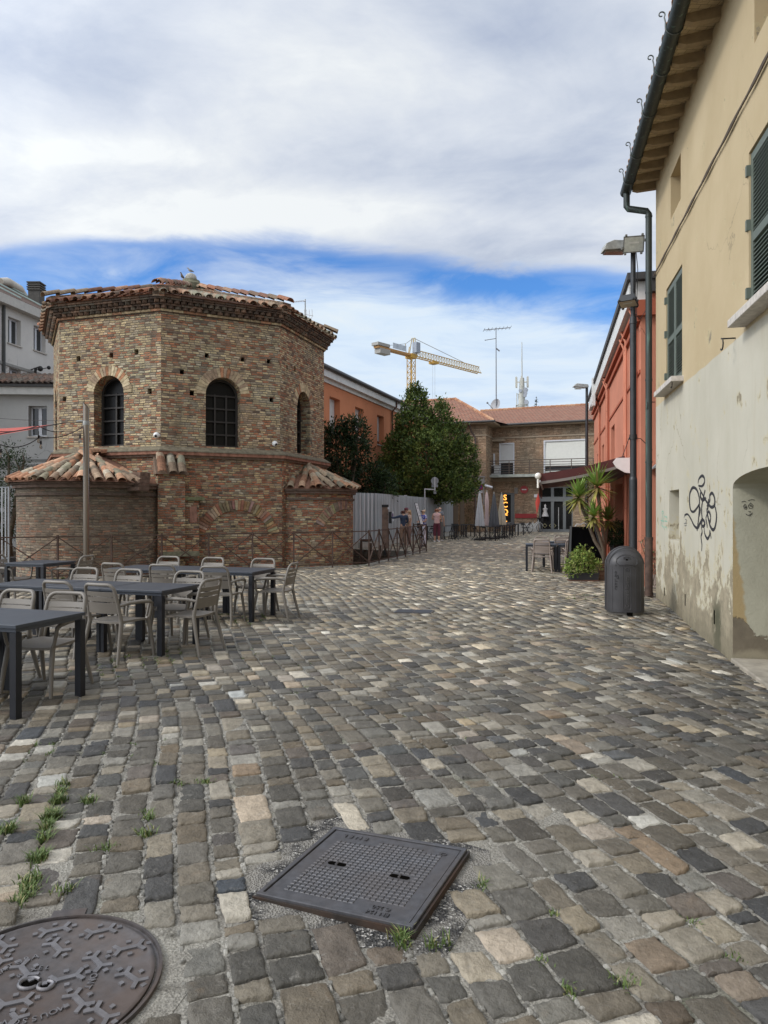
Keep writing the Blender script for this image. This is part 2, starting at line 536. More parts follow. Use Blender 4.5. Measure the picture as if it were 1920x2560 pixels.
def make_paving():
    phi = rad(-16.5)
    D = np.array([sin(phi), cos(phi)]); A = np.array([cos(phi), -sin(phi)])
    cx = []; cy = []; hw = []; hl = []
    a = -34.0
    while a < 34:
        w = RNG.uniform(.128, .205)
        ac = a + w / 2
        nb = 420
        Lm = .108 + .062 * smooth(-2.2, 1.0, ac + 1.0)
        ln = np.clip(RNG.lognormal(math.log(Lm), .33, nb), .075, .36)
        b = np.cumsum(ln) - ln / 2 + RNG.uniform(-.3, 0) - 9
        X = ac * A[0] + b * D[0]; Y = ac * A[1] + b * D[1]
        # the courses sway a little
        sway = .16 * np.sin(b * .42 + ac * .25) + .05 * np.sin(b * 1.3 + ac)
        X = X + sway * A[0]; Y = Y + sway * A[1]
        m = (Y > 1.3) & (Y < 54) & (np.abs(X) < .62 * Y + 2.2)
        cx.append(X[m]); cy.append(Y[m]); hl.append(ln[m] / 2); hw.append(np.full(m.sum(), w / 2))
        a += w
    X = np.concatenate(cx); Y = np.concatenate(cy); HL = np.concatenate(hl); HW = np.concatenate(hw)
    keep = ~inside([(x, y - .16) if y < 23 else (x + .15, y) for x, y in MOAT], X, Y)
    dw = (X - CW0.x) * CWN.x + (Y - CW0.y) * CWN.y
    u = (X - CW0.x) * CWD.x + (Y - CW0.y) * CWD.y
    keep &= ~((dw < -.05) & (u > -.1) & (u < 30))
    keep &= X < 6.0 + .24 * (Y - 15.0)
    sa = (X - SQC.x) * SQA.x + (Y - SQC.y) * SQA.y; sb = (X - SQC.x) * SQB.x + (Y - SQC.y) * SQB.y
    nz = .05 * np.sin(X * 31) * np.cos(Y * 27)
    keep &= (np.maximum(np.abs(sa), np.abs(sb)) > .44 + nz)
    keep &= (np.hypot(X - RC.x, Y - RC.y) > RR + .085 + nz * .4)
    keep &= ~((np.abs(X - GRC.x) < .36) & (np.abs(Y - GRC.y) < .27))
    X, Y, HL, HW = X[keep], Y[keep], HL[keep], HW[keep]
    # chips and pebbles wedged into the joints near the camera
    jm = np.where(Y < 7.5)[0]; jj = RNG.choice(jm, 5200); sgn = RNG.choice([-1, 1], 5200)
    al = RNG.uniform(-1, 1, 5200) * HL[jj]; ac_ = (HW[jj] + RNG.normal(0, .004, 5200)) * sgn
    ex = X[jj] + ac_ * A[0] + al * D[0]; ey = Y[jj] + ac_ * A[1] + al * D[1]
    ok = (np.hypot(ex - RC.x, ey - RC.y) > RR + .03) & (np.maximum(np.abs((ex - SQC.x) * SQA.x + (ey - SQC.y) * SQA.y), np.abs((ex - SQC.x) * SQB.x + (ey - SQC.y) * SQB.y)) > .40)
    n0 = len(X); X = np.concatenate([X, ex[ok]]); Y = np.concatenate([Y, ey[ok]])
    HW = np.concatenate([HW, RNG.uniform(.005, .012, ok.sum())]); HL = np.concatenate([HL, RNG.uniform(.007, .020, ok.sum())])
    n = len(X)
    ci = RNG.choice(len(PAL), n, p=PW)
    col = PAL[ci] * RNG.uniform(.8, 1.22, (n, 1)) * np.array([1.04, .985, .885]) * (1 + RNG.normal(0, 1, (n, 1)) * np.array([.035, .0, -.05]))
    col[n0:] = np.array([.30, .285, .25]) * RNG.uniform(.45, 1.15, (n - n0, 1))
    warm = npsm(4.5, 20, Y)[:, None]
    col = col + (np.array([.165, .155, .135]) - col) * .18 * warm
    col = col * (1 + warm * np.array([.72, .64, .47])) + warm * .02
    lod0 = np.where(Y < 5.2, 8, np.where(Y < 10, 6, np.where(Y < 19, 4, 3)))
    lod = np.where(np.arange(n) >= n0, 6, lod0)
    SG = {8: np.array([-1, -.975, -.91, -.7, -.4, -.13, .13, .4, .7, .91, .975, 1]), 6: np.array([-1, -.94, -.6, .6, .94, 1]), 4: np.array([-1, -.92, .92, 1]), 3: None}
    V = []; Fc = []; C = []; base = 0
    for L in (8, 6, 4, 3):
        idx = np.where(lod == L)[0]
        if not len(idx): continue
        m = len(idx)
        if L == 3:
            s = np.array([-1, -.91, .91, 1.])
        else: s = SG[L]
        S, T = np.meshgrid(s, s, indexing='ij'); S = S.ravel(); T = T.ravel(); g = len(s)
        r = np.maximum(np.abs(S), np.abs(T))
        sh = 1 - .05 * (np.abs(S * T)) ** 4
        S2, T2 = S * sh, T * sh
        rn = np.clip(r, 0, 1.02)
        prof = np.where(rn > .985, -.030, np.where(rn > .95, -.002, .002 + .003 * (1 - rn ** 2)))
        big = (idx < n0)[:, None]
        gap = RNG.uniform(.005, .0135, (m, 1)) * big
        gap2 = RNG.uniform(.003, .009, (m, 1)) * big
        j = .10 * RNG.standard_normal((m, 4)) * .6
        # corner offsets make every outline a slightly different quadrilateral
        bx = (j[:, 0:1] * S * T + j[:, 1:2] * T)[:, :] * HW[idx][:, None] * .8
        by = (j[:, 2:3] * S * T + j[:, 3:4] * S)[:, :] * HL[idx][:, None] * .8
        k1, k2 = RNG.uniform(0, 6.28, (m, 1)), RNG.uniform(0, 6.28, (m, 1))
        wob = np.where(big, .0032 if L >= 6 else .002, .0008)
        lx = S2 * (HW[idx][:, None] - gap) + bx + wob * np.sin(5.2 * T + k1) * np.abs(S)
        ly = T2 * (HL[idx][:, None] - gap2) + by + wob * .7 * np.sin(5.2 * S + k2) * np.abs(T)
        top = np.where(big, RNG.normal(.0, .0045, (m, 1)), RNG.normal(-.006, .002, (m, 1)))
        tx, ty = RNG.normal(0, .022, (m, 1)), RNG.normal(0, .03, (m, 1))
        z = prof[None, :] + top + tx * lx + ty * ly
        if L == 8:
            edge = np.maximum(np.abs(S), np.abs(T)) > .9
            rad_n = 1 + RNG.normal(0, .022, z.shape) * edge * (RNG.random(z.shape) < .6)
            lx = lx * rad_n; ly = ly * rad_n
            k3, k4 = RNG.uniform(0, 6.28, (m, 1)), RNG.uniform(0, 6.28, (m, 1))
            z = z + .0018 * np.sin(lx * 55 + k3) * np.cos(ly * 48 + k4) + RNG.normal(0, .0009, z.shape) + edge * RNG.normal(-.001, .0022, z.shape)
        wx = X[idx][:, None] + lx * A[0] + ly * D[0]
        wy = Y[idx][:, None] + lx * A[1] + ly * D[1]
        z = z + np_gz(wx, wy)
        V.append(np.stack([wx, wy, z], -1).reshape(-1, 3))
        q = np.array([(i * g + k, (i + 1) * g + k, (i + 1) * g + k + 1, i * g + k + 1) for i in range(g - 1) for k in range(g - 1)])
        Fc.append((q[None] + (base + np.arange(m) * g * g)[:, None, None]).reshape(-1, 4))
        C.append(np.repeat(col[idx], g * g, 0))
        base += m * g * g
    V = np.concatenate(V).astype(np.float32); Fc = np.concatenate(Fc).astype(np.int32); C = np.concatenate(C)
    me = bpy.data.meshes.new('paving_stones')
    me.vertices.add(len(V)); me.vertices.foreach_set('co', V.ravel())
    me.loops.add(Fc.size); me.loops.foreach_set('vertex_index', Fc.ravel())
    me.polygons.add(len(Fc)); me.polygons.foreach_set('loop_start', np.arange(0, Fc.size, 4, dtype=np.int32))
    me.polygons.foreach_set('use_smooth', np.ones(len(Fc), bool))
    me.update(calc_edges=True); me.validate()
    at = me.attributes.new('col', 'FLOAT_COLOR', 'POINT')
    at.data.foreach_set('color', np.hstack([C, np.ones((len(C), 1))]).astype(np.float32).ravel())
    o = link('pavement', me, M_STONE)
    tag(o, kind='structure')
    # where joints cross: seeds for tufts
    X, Y, HW, HL = X[:n0], Y[:n0], HW[:n0], HL[:n0]
    return np.stack([X + HW * A[0] + HL * D[0], Y + HW * A[1] + HL * D[1]], -1)


JOINTS = make_paving()


# ---- moat round the sunken baptistery
def make_moat():
    t = brick_mat('damp_moat_brick', [(0, (.13, .085, .06)), (.3, (.17, .13, .09)), (.6, (.10, .085, .07)), (.85, (.2, .17, .12))], (.16, .15, .13))
    mb = MB()
    n = len(MOAT); acc = 0
    for i in range(n):
        a, b = Vector(MOAT[i]), Vector(MOAT[(i + 1) % n]); L = (b - a).length
        za, zb = gz(*a) - .02, gz(*b) - .02
        mb.quad((*a, -2), (*b, -2), (*b, zb), (*a, za), [(acc, -2), (acc + L, -2), (acc + L, zb), (acc, za)])
        acc += L
    tag(mb.build('moat_lining', t), kind='structure')
    mb = MB(); mb.add([(x, y, -2) for x, y in MOAT], [tuple(range(n))])
    tag(mb.build('moat_floor', plain('damp_earth', (.06, .055, .045), .95, var=.3, scale=2, bump=.5)), kind='structure')
    # stone kerb round the edge
    mb = MB()
    for i in (0, 1, 2, 3, 4):
        a, b = Vector(MOAT[i]), Vector(MOAT[i + 1]); d = (b - a); L = d.length; d.normalize(); nn = Vector((d.y, -d.x))
        m_ = max(1, int(L / .9))
        for k in range(m_):
            p = a + d * (L * k / m_ + .006); q = a + d * (L * (k + 1) / m_ - .006)
            g_ = .5 + random.random() * .2
            mb.col = (.36 * g_, .34 * g_, .29 * g_)
            z = gz(*p)
            mb.obox((*p, z - .2), (*(q - p), 0), (*(nn * .3), 0), (0, 0, .205 + random.uniform(0, .02)))
    tag(mb.build('moat_kerb', attr_mat('kerb_stone', .9, .25, 9, .5)), kind='structure')


make_moat()


# ---- rough cement and asphalt patch round the square manhole
def make_patch():
    mb = MB(); n = 40; vs = []
    for k in range(n):
        a = 2 * pi * k / n
        r = .50 / max(abs(cos(a)), abs(sin(a))) ** .8 * (1 + .06 * sin(3 * a + 1) + .05 * sin(7 * a)) + .06 * max(0, cos(a - 3.6)) + .05 * max(0, cos(a + .6))
        p = SQC + SQA * r * cos(a) + SQB * r * sin(a)
        vs.append((p.x, p.y, -.0065))
    mb.col = (.075, .072, .068)
    mb.add(vs, [tuple(range(n))])
    t = NT('broken_asphalt')
    o = t.coord()
    vo = t.n('TexVoronoi', {'Vector': o, 'Scale': 95.0})
    chips = t.ramp(t.n('SeparateColor', {0: vo.outputs['Color']}).outputs[0], [(0, (.045, .044, .043)), (.55, (.09, .085, .08)), (.72, (.2, .19, .175)), (.9, (.42, .4, .37))], 'CONSTANT')
    c = t.mix(t.mapr(t.noise(6, o, 5), .45, .6), chips, (.24, .225, .2))
    m = t.out(c, .95, 0, t.bump(vo.outputs['Distance'], .9, .012), .2)
    tag(mb.build('asphalt_patch', m), kind='structure')
    mb = MB(); vs = []
    for k in range(n):
        a = 2 * pi * k / n
        r = (RR + .11) * (1 + .05 * sin(3 * a + 2) + .03 * sin(8 * a))
        vs.append((RC.x + r * cos(a), RC.y + r * sin(a), -.0065))
    mb.add(vs, [tuple(range(n))])
    tag(mb.build('cement_patch', M_MORTAR), kind='structure')


make_patch()


def make_tufts():
    mb = MB()
    tgt = [(60, 2080, .20, 44, 1.3), (100, 2010, .14, 20, 1.2), (150, 2040, .12, 22, 1.2), (155, 1965, .10, 14, 1.0), (75, 2140, .12, 18, 1.2), (40, 2230, .14, 14, 1.0), (320, 2100, .10, 12, .9), (245, 2010, .10, 9, .9), (395, 2030, .1, 9, .7), (430, 1960, .12, 8, .6),
           (505, 1955, .1, 8, .6), (120, 2290, .12, 12, 1.0), (140, 2190, .1, 8, .8), (1065, 2345, .05, 8, 1.2), (1605, 2470, .06, 5, .8), (1440, 2490, .06, 4, .6), (1210, 2210, .04, 4, .8),
           (600, 1545, .5, 26, .8), (420, 1640, .5, 22, .8), (320, 1660, .4, 14, .7), (900, 1415, .4, 12, .9), (620, 1555, .25, 12, .8), (1470, 1495, .5, 20, .9), (1245, 1340, .8, 14, 1.2),
           (985, 1392, .5, 10, 1.0), (1540, 1960, .2, 4, .5), (840, 1730, .5, 8, .5), (1100, 1800, .5, 7, .5), (240, 1690, .4, 14, .7), (150, 1440, .7, 16, 1.6), (1740, 2330, .2, 5, .6), (1290, 2350, .3, 5, .5),
           (60, 1880, .25, 8, .6), (350, 1880, .3, 8, .5), (700, 1640, .6, 8, .5), (930, 1400, .3, 10, 1.0)]
    for px, py, R, n, s in tgt:
        Y = EYE * F / (py - 1280); c = np.array([(px - 960) / F * Y, Y])
        dd = np.hypot(*(JOINTS - c).T)
        near = np.where(dd < R)[0]
        if not len(near): near = np.argsort(dd)[:2]
        for i in RNG.choice(near, n):
            jx, jy = JOINTS[i] + RNG.normal(0, .018, 2)
            nb = random.randint(9, 20)
            for _ in range(nb):
                a = random.uniform(0, 2 * pi); h = random.uniform(.012, .05) * s; w = .0028 * (1 + Y * .06)
                le = random.uniform(.3, 1.3) * h
                bx, by = jx + random.gauss(0, .012), jy + random.gauss(0, .016)
                z0 = gz(bx, by) - .014
                k = random.random()
                mb.col = (.06 + .06 * k, .10 + .07 * k, .022 + .015 * k) if random.random() > .12 else (.26, .24, .1)
                dx, dy = cos(a), sin(a)
                mb.add([(bx - dy * w, by + dx * w, z0), (bx + dy * w, by - dx * w, z0), (bx + dx * le * .45 + dy * w * .7, by + dy * le * .45 - dx * w * .7, z0 + h * .75),
                        (bx + dx * le * .45 - dy * w * .7, by + dy * le * .45 + dx * w * .7, z0 + h * .75), (bx + dx * le, by + dy * le, z0 + h)], [(0, 1, 2, 3), (3, 2, 4)])
    tag(mb.build('grass', attr_mat('grass_blade', .6, .2, 20, 0)), 'short grass and moss growing in the joints of the paving', 'grass', kind='stuff')


make_tufts()
# ------------------------------------------------------------------ the octagonal brick baptistery
OC = Vector((-6.7, 24.6)); OR_ = 4.6; OA = rad(27.5 - 90)


def octv(i, R=OR_):
    a = OA + rad(-67.5 + 45 * i)
    return Vector((OC.x + R * cos(a), OC.y + R * sin(a)))


def octn(i):
    a = OA + rad(-45 + 45 * i)
    return Vector((cos(a), sin(a)))


def face_uz(i, px, py, off=0.0, R=OR_):
    n = octn(i); v0 = octv(i, R) + n * off
    d = Vector(((px - 960) / F, 1.0))
    Y = v0.dot(n) / d.dot(n)
    u = (d * Y - v0).dot((octv(i + 1) - octv(i)).normalized())
    return u, EYE - (py - 1280) / F * Y


def v3(p, z): return Vector((p[0], p[1], z))


def arch_loop(cu, z0, zs, w, n=14, rise=None):
    r = w / 2; rise = r if rise is None else rise
    L = [(cu - r, z0), (cu + r, z0)]
    L += [(cu + r * cos(pi * k / n), zs + rise * sin(pi * k / n)) for k in range(n + 1)]
    return L


def rect_loop(u0, u1, z0, z1): return [(u0, z0), (u1, z0), (u1, z1), (u0, z1)]


BR_HI = [(0, (.31, .135, .075)), (.10, (.40, .185, .10)), (.20, (.22, .13, .085)), (.29, (.52, .42, .25)), (.47, (.44, .345, .20)), (.63, (.37, .30, .19)), (.75, (.31, .26, .185)), (.86, (.48, .40, .28)), (.95, (.14, .105, .08))]
BR_LO = [(0, (.30, .115, .062)), (.16, (.37, .155, .085)), (.30, (.21, .115, .075)), (.42, (.47, .37, .21)), (.58, (.38, .29, .165)), (.70, (.28, .22, .15)), (.80, (.33, .16, .10)), (.90, (.45, .38, .27)), (.96, (.12, .09, .07))]
BR_DK = [(0, (.23, .125, .08)), (.2, (.27, .15, .095)), (.35, (.19, .145, .105)), (.52, (.27, .215, .145)), (.7, (.21, .17, .125)), (.85, (.33, .27, .19)), (.94, (.11, .09, .07))]


def grime(t, uv, c):
    n = t.noise(1.1, uv, 6, .62)
    sp = t.n('SeparateXYZ', {0: uv})
    z = t.math('ADD', sp.outputs[1], t.math('MULTIPLY', t.math('SUBTRACT', n, .5), 2.6))
    return t.mix(t.mapr(z, .6, 2.2, 0, .7), c, (.105, .088, .066))


M_BHI = brick_mat('old_yellow_red_brick', [(p, tuple(x * 1.04 for x in c)) for p, c in BR_HI], (.29, .25, .19))
M_BLO = brick_mat('old_red_brick', [(p, tuple(x * 1.08 for x in c)) for p, c in BR_LO], (.31, .27, .205))
M_BDK = brick_mat('sooty_old_brick', [(p, tuple(x * 1.2 for x in c)) for p, c in BR_DK], (.30, .255, .2), dark=grime)
M_CORN = attr_mat('weathered_brick_trim', .92, .35, 9, .8, 40, .012, .2)
M_TILE = attr_mat('terracotta_tile', .88, .32, 16, .5, 60, .006, .25)
M_WOODDK = plain('dark_window_wood', (.024, .02, .017), .6, var=.2)


def dark_glass(name='dark_glass', c=(.012, .013, .014), rough=.08, spec=.6):
    t = NT(name)
    n = t.noise(1.4, None, 2)
    return t.out(t.mix(n, c, tuple(x * 1.6 for x in c)), rough, 0, t.bump(n, .08, .02), spec)


M_DGLASS = dark_glass('old_leaded_glass', (.007, .007, .007), .3, .15)
M_HOLE = plain('dark_recess', (.004, .0035, .003), 1.0, spec=0.0)

TCOL = [(.40, .205, .12), (.44, .255, .155), (.33, .165, .098), (.46, .33, .225), (.36, .26, .175), (.27, .19, .13), (.42, .36, .27), (.22, .175, .125), (.48, .29, .185), (.30, .27, .19)]
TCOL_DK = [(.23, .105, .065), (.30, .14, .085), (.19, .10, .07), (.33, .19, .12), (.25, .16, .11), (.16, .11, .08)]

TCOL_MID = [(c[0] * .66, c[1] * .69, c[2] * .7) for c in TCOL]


def tile(mb, p, d, n, L, r0, r1, seg=6, th=.014, arc=pi):
    """one curved clay tile: lower end at p, running up along d, bulging along n"""
    x = d.cross(n).normalized()
    vs = []
    for t_, r in ((0, r0), (1, r1)):
        o = p + d * (L * t_)
        for rr in (r, r - th):
            for k in range(seg + 1):
                a = (pi - arc) / 2 + arc * k / seg
                vs.append(o + x * (rr * cos(a)) + n * (rr * sin(a) * .82))
    m = seg + 1
    fs = []
    for k in range(seg):
        fs.append((k, k + 1, 2 * m + k + 1, 2 * m + k))
        fs.append((m + k, 3 * m + k, 3 * m + k + 1, m + k + 1))
        fs.append((k, m + k, m + k + 1, k + 1))
    fs += [(0, 2 * m, 3 * m, m), (seg, m + seg, 3 * m + seg, 2 * m + seg)]
    mb.add(vs, fs)


def tile_run(mb, p, q, n, r, pal, L=.36, under=True, rtop=None, seg=6):
    """a run of overlapping tiles from eave point p up to q"""
    p, q = Vector(p), Vector(q); d = q - p; T = d.length
    if T < .12: return
    d.normalize(); n = (n - d * n.dot(d)).normalized(); x = d.cross(n)
    rtop = rtop or r
    k = 0; s = 0.0
    while s < T - .05:
        l = min(L * random.uniform(.93, 1.07), T - s + .02)
        c = random.choice(pal); g = random.uniform(.8, 1.15); mb.col = tuple(v * g for v in c)
        f = s / T; rr = r * (1 - f) + rtop * f
        jit = x * random.uniform(-.012, .012) + n * random.uniform(-.004, .01)
        tile(mb, p + d * (s - .03) + n * .035 + jit, (d + x * random.uniform(-.03, .03) + n * .12).normalized(), n, l + .06, rr, rr * .82, seg)
        s += l
    mb.col = (1, 1, 1)


ZV0 = Vector((0, 0, 1))


def hip_tiles(mb, e0, e1, apex, spacing, r, pal, trim=.1, L=.36):
    """tile runs on a triangular roof slope e0-e1-apex"""
    e0, e1, apex = Vector(e0), Vector(e1), Vector(apex)
    E = e1 - e0; W = E.length; ed = E.normalized(); mid = (e0 + e1) / 2
    up = apex - mid; up -= ed * up.dot(ed); H = up.length; up.normalize()
    n = ed.cross(up).normalized()
    if n.z < 0: n = -n
    k = int((W - .15) / spacing)
    for i in range(k):
        s = (i + .5) * W / k
        top = H * (1 - abs(s - W / 2) / (W / 2)) - trim
        p = e0 + ed * s
        tile_run(mb, p, p + up * top, n, r, pal, L)


def arc_wall(mb, c, n, R, a0, a1, z0, z1, straight=0.0, seg=24):
    """curved apse wall: half drum round c facing n with straight flanks"""
    ang = math.atan2(n.y, n.x); pts = []
    if straight: pts.append(c - n * straight + Vector((cos(ang + a0), sin(ang + a0))) * R)
    for k in range(seg + 1):
        a = ang + a0 + (a1 - a0) * k / seg
        pts.append(c + Vector((cos(a), sin(a))) * R)
    if straight: pts.append(c - n * straight + Vector((cos(ang + a1), sin(ang + a1))) * R)
    acc = 0
    vs = []; uv = []
    for i, p in enumerate(pts):
        if i: acc += (p - pts[i - 1]).length
        vs += [v3(p, z0), v3(p, z1)]; uv += [(acc, z0), (acc, z1)]
    mb.add(vs, [(2 * i, 2 * i + 2, 2 * i + 3, 2 * i + 1) for i in range(len(pts) - 1)], uv)
    return pts


def arc_course(mb, pts, off_in, off_out, z0, z1, c):
    """thin projecting course along the plan polyline pts"""
    n = len(pts); vs = []
    for i, p in enumerate(pts):
        t = (pts[min(i + 1, n - 1)] - pts[max(i - 1, 0)]).normalized(); o = Vector((t.y, -t.x))
        a, b = p + o * off_in, p + o * off_out
        vs += [v3(a, z0), v3(b, z0), v3(b, z1), v3(a, z1)]
    fs = []
    for i in range(n - 1):
        for k in range(4):
            fs.append((i * 4 + k, i * 4 + (k + 1) % 4, i * 4 + 4 + (k + 1) % 4, i * 4 + 4 + k))
    fs += [(0, 1, 2, 3), tuple(range(4 * n - 4, 4 * n))]
    mb.col = c; mb.add(vs, fs); mb.col = (1, 1, 1)


def make_baptistery():
    root = thing('baptistery', 'weathered octagonal brick baptistery with arched windows and terracotta tiled apses', 'building', (OC.x, OC.y, -2.0))
    W = World(root)
    put = {0: [(196, 897), (278, 889), (341, 880), (374, 979), (161, 998)], 1: [(517, 889), (607, 899), (672, 904), (679, 1000), (480, 983), (455, 930)],
           2: [(718, 919), (737, 923), (785, 945), (796, 1012)]}
    up, lo, holes = MB(), MB(), []
    wins = []
    for i in range(8):
        a, b = octv(i), octv(i + 1); L = (b - a).length; U = v3((b - a).normalized(), 0); n = v3(octn(i), 0)
        cu = L / 2 + (.02 if i == 1 else 0)
        hl = [(arch_loop(cu, 3.56, 5.08, 1.04), .42, False)]
        wins.append((i, a, U, n, cu))
        for (px, py) in put.get(i, []):
            u, z = face_uz(i, px, py)
            s = random.uniform(.055, .08); hl.append((rect_loop(u - s, u + s, z - s, z + s * 1.2), .2, False))
            hb = MB(); holes.append(hb); hb.add([v3(a, 0) + U * x + Vector((0, 0, zz)) - n * .2 for x, zz in rect_loop(u - s, u + s, z - s, z + s * 1.2)], [(0, 1, 2, 3)])
        up.panel(v3(a, 0), U, n, rect_loop(0, L, 3.3, 7.5), hl, uv0=i * 5.3)
        a, b = octv(i, OR_ + .1), octv(i + 1, OR_ + .1); L = (b - a).length
        lo.panel(v3(a, 0), U, n, rect_loop(0, L, -2, 3.36), [], uv0=i * 4.1)
    W.part('upper_wall', up, M_BHI); W.part('lower_wall', lo, M_BLO); [W.part('putlog_hole', hb, M_HOLE) for hb in holes]
    # windows
    for (i, a, U, n, cu) in wins:
        if i not in (0, 1, 2, 7, 3): continue
        O = v3(a, 0) - n * .36
        fr = MB(); r = .53; z0, zs = 3.56, 5.08
        Z = Vector((0, 0, 1))

        def at(u, z): return O + U * (cu + u) + Z * z
        path = [at(-r + .035, z0), at(-r + .035, zs)] + [at((r - .035) * -cos(pi * k / 12), zs + (r - .035) * sin(pi * k / 12)) for k in range(1, 12)] + [at(r - .035, zs), at(r - .035, z0)]
        for p, q in zip(path, path[1:]): fr.bar(p, q, .08, .07, up=n)
        fr.bar(at(-r, z0 + .04), at(r, z0 + .04), .06, .08, up=n)
        for u in (-.17, .17) if i != 0 else (0.0,):
            fr.bar(at(u, z0), at(u, zs + .06), .05, .06, up=n)
        for k in range(1, 5): fr.bar(at(-r + .04, z0 + .385 * k), at(r - .04, z0 + .385 * k), .045, .055, up=n)
        f = W.part('window', fr, M_WOODDK)
        pn = MB(); L = arch_loop(0, z0, zs, 1.06)
        pn.add([at(u, z) - n * .05 for u, z in L], [tuple(range(len(L)))])
        W.part('pane', pn, M_DGLASS, parent=f)
    # arches of bricks over the windows
    for (i, a, U, n, cu) in wins:
        if i not in (0, 1, 2, 7, 3): continue
        vs_ = MB()
        for k in range(22):
            t0 = pi * (k + .06) / 22; t1 = pi * (k + .94) / 22
            c = random.choice([(.46, .37, .23), (.52, .43, .28), (.36, .18, .10), (.40, .31, .2), (.30, .22, .15)])
            g = random.uniform(.8, 1.15); vs_.col = tuple(x * g for x in c)
            r0, r1 = .525, .525 + random.uniform(.25, .3)
            O = v3(a, 0)
            P4 = [O + U * (cu + r_ * cos(t)) + Vector((0, 0, 5.08 + r_ * sin(t))) - n * .25 for r_, t in ((r0, t0), (r1, t0), (r1, t1), (r0, t1))]
            vs_.prism(P4, n * (.262 + random.uniform(0, .012)))
        W.part('window_arch', vs_, M_CORN)
    # blind arches on the lower wall
    ba = MB()
    i = 1; n = v3(octn(1), 0); a = octv(1, OR_ + .1); U = v3((octv(2) - octv(1)).normalized(), 0)
    cu, _ = face_uz(1, 594, 1300, 0, OR_ + .1)
    for k in range(34):
        t0 = rad(14 + 152 * (k + .08) / 34); t1 = rad(14 + 152 * (k + .92) / 34)
        c = random.choice([(.30, .15, .09), (.38, .28, .17), (.24, .17, .11), (.42, .33, .2), (.2, .12, .08), (.33, .2, .12)])
        ba.col = tuple(x * random.uniform(.75, 1.1) for x in c)
        r0, r1 = 1.0 + random.uniform(-.02, .02), 1.3 + random.uniform(-.04, .03)
        P4 = [v3(a, 0) + U * (cu + r_ * cos(t)) + Vector((0, 0, .72 + r_ * sin(t))) - n * .1 for r_, t in ((r0, t0), (r1, t0), (r1, t1), (r0, t1))]
        ba.prism(P4, n * (.125 + random.uniform(0, .03)))
    W.part('blind_arch', ba, M_CORN); ba = MB()
    # right apse: centre on its face
    mr = (octv(2) + octv(3)) / 2; nr = octn(2); cr = mr + nr * .12; Rr = 1.52; angr = math.atan2(nr.y, nr.x)
    for k in range(17):
        aa = -1.50 + .052 * k
        th = rad(30 + 66 * k / 16)
        r0, r1 = 1.02, 1.30
        c = random.choice([(.24, .17, .12), (.28, .2, .14), (.2, .15, .11), (.34, .27, .18)])
        ba.col = tuple(x * random.uniform(.8, 1.1) for x in c)
        pts = []
        for r_, t in ((r0, th - .03), (r1, th - .03), (r1, th + .03), (r0, th + .03)):
            s_ = -.36 - r_ * cos(t)         # arc length from the front tangent, leftwards
            ang = angr + s_ / Rr
            pts.append(Vector((cr.x + (Rr - .05) * cos(ang), cr.y + (Rr - .05) * sin(ang), .72 + r_ * sin(t))))
        e = Vector((cos(angr - .36 / Rr - .5), sin(angr - .36 / Rr - .5), 0))
        ba.prism(pts, e * .09)
    W.part('blind_arch', ba, M_CORN)
    # corner buttress with its own little roof, ledges
    bt = MB()
    a1 = octv(1, OR_ + .1); U = v3((octv(2) - octv(1)).normalized(), 0); n1 = v3(octn(1), 0); O = v3(a1, 0)
    u0, u1, dp = -.12, .62, .34

    def bpanel(mb, o, uu, nn, w, z0, z1): mb.panel(o, uu, nn, rect_loop(0, w, z0, z1))
    bpanel(bt, O + U * u0 + n1 * dp, U, n1, u1 - u0, -2, 2.75)
    bpanel(bt, O + U * u0 + n1 * -.3, n1, -U, dp + .3, -2, 2.75)
    bpanel(bt, O + U * u1 + n1 * -.01, n1, U, dp + .01, -2, 2.75)
    bpanel(bt, O + U * u1 + n1 * (dp * .6), U, n1, .42, -2, 2.0)
    bpanel(bt, O + U * (u1 + .42) + n1 * -.01, n1, U, dp * .6 + .01, -2, 2.0)
    W.part('buttress', bt, M_BLO)
    lg = MB()
    lg.col = (.15, .155, .085); lg.obox(O + U * (u1 + .003) + Vector((0, 0, 1.98)) - n1 * .01, U * .55, n1 * .3, Vector((0, 0, .1))); W.part('stone_ledge', lg, M_CORN); lg = MB()
    lg.col = (.19, .18, .12); lg.obox(O + U * (u0 + .1) + n1 * (dp + .003) + Vector((0, 0, .42)), U * 1.0, n1 * .2, Vector((0, 0, .13))); W.part('stone_ledge', lg, M_CORN); lg = MB()
    lg.col = (.28, .15, .11); lg.obox(O + U * (u1 + .15) + n1 * (dp * .6 + .003) + Vector((0, 0, 1.35)), U * .2, n1 * .02, Vector((0, 0, .45)))
    W.part('walled_slot', lg, M_CORN)
    br = MB()
    for k in range(3):
        p = O + U * (u0 + .1 + .27 * k) + n1 * (dp + .12) + Vector((0, 0, 2.72))
        q = O + U * (u0 + .1 + .27 * k) + n1 * .02 + Vector((0, 0, 3.22))
        nn = n1 * .7 + Vector((0, 0, .7))
        tile_run(br, p, q, nn, .125, TCOL_MID, .26)
    br.col = (.2, .14, .1)
    br.prism([O + U * (u0 - .06) + n1 * (dp + .08) + Vector((0, 0, 2.70)), O + U * (u0 - .06) + n1 * -.05 + Vector((0, 0, 2.70)), O + U * (u0 - .06) + n1 * -.05 + Vector((0, 0, 3.2))], U * (u1 - u0 + .12))
    W.part('buttress_roof', br, M_TILE)
    # string course
    sc = MB()

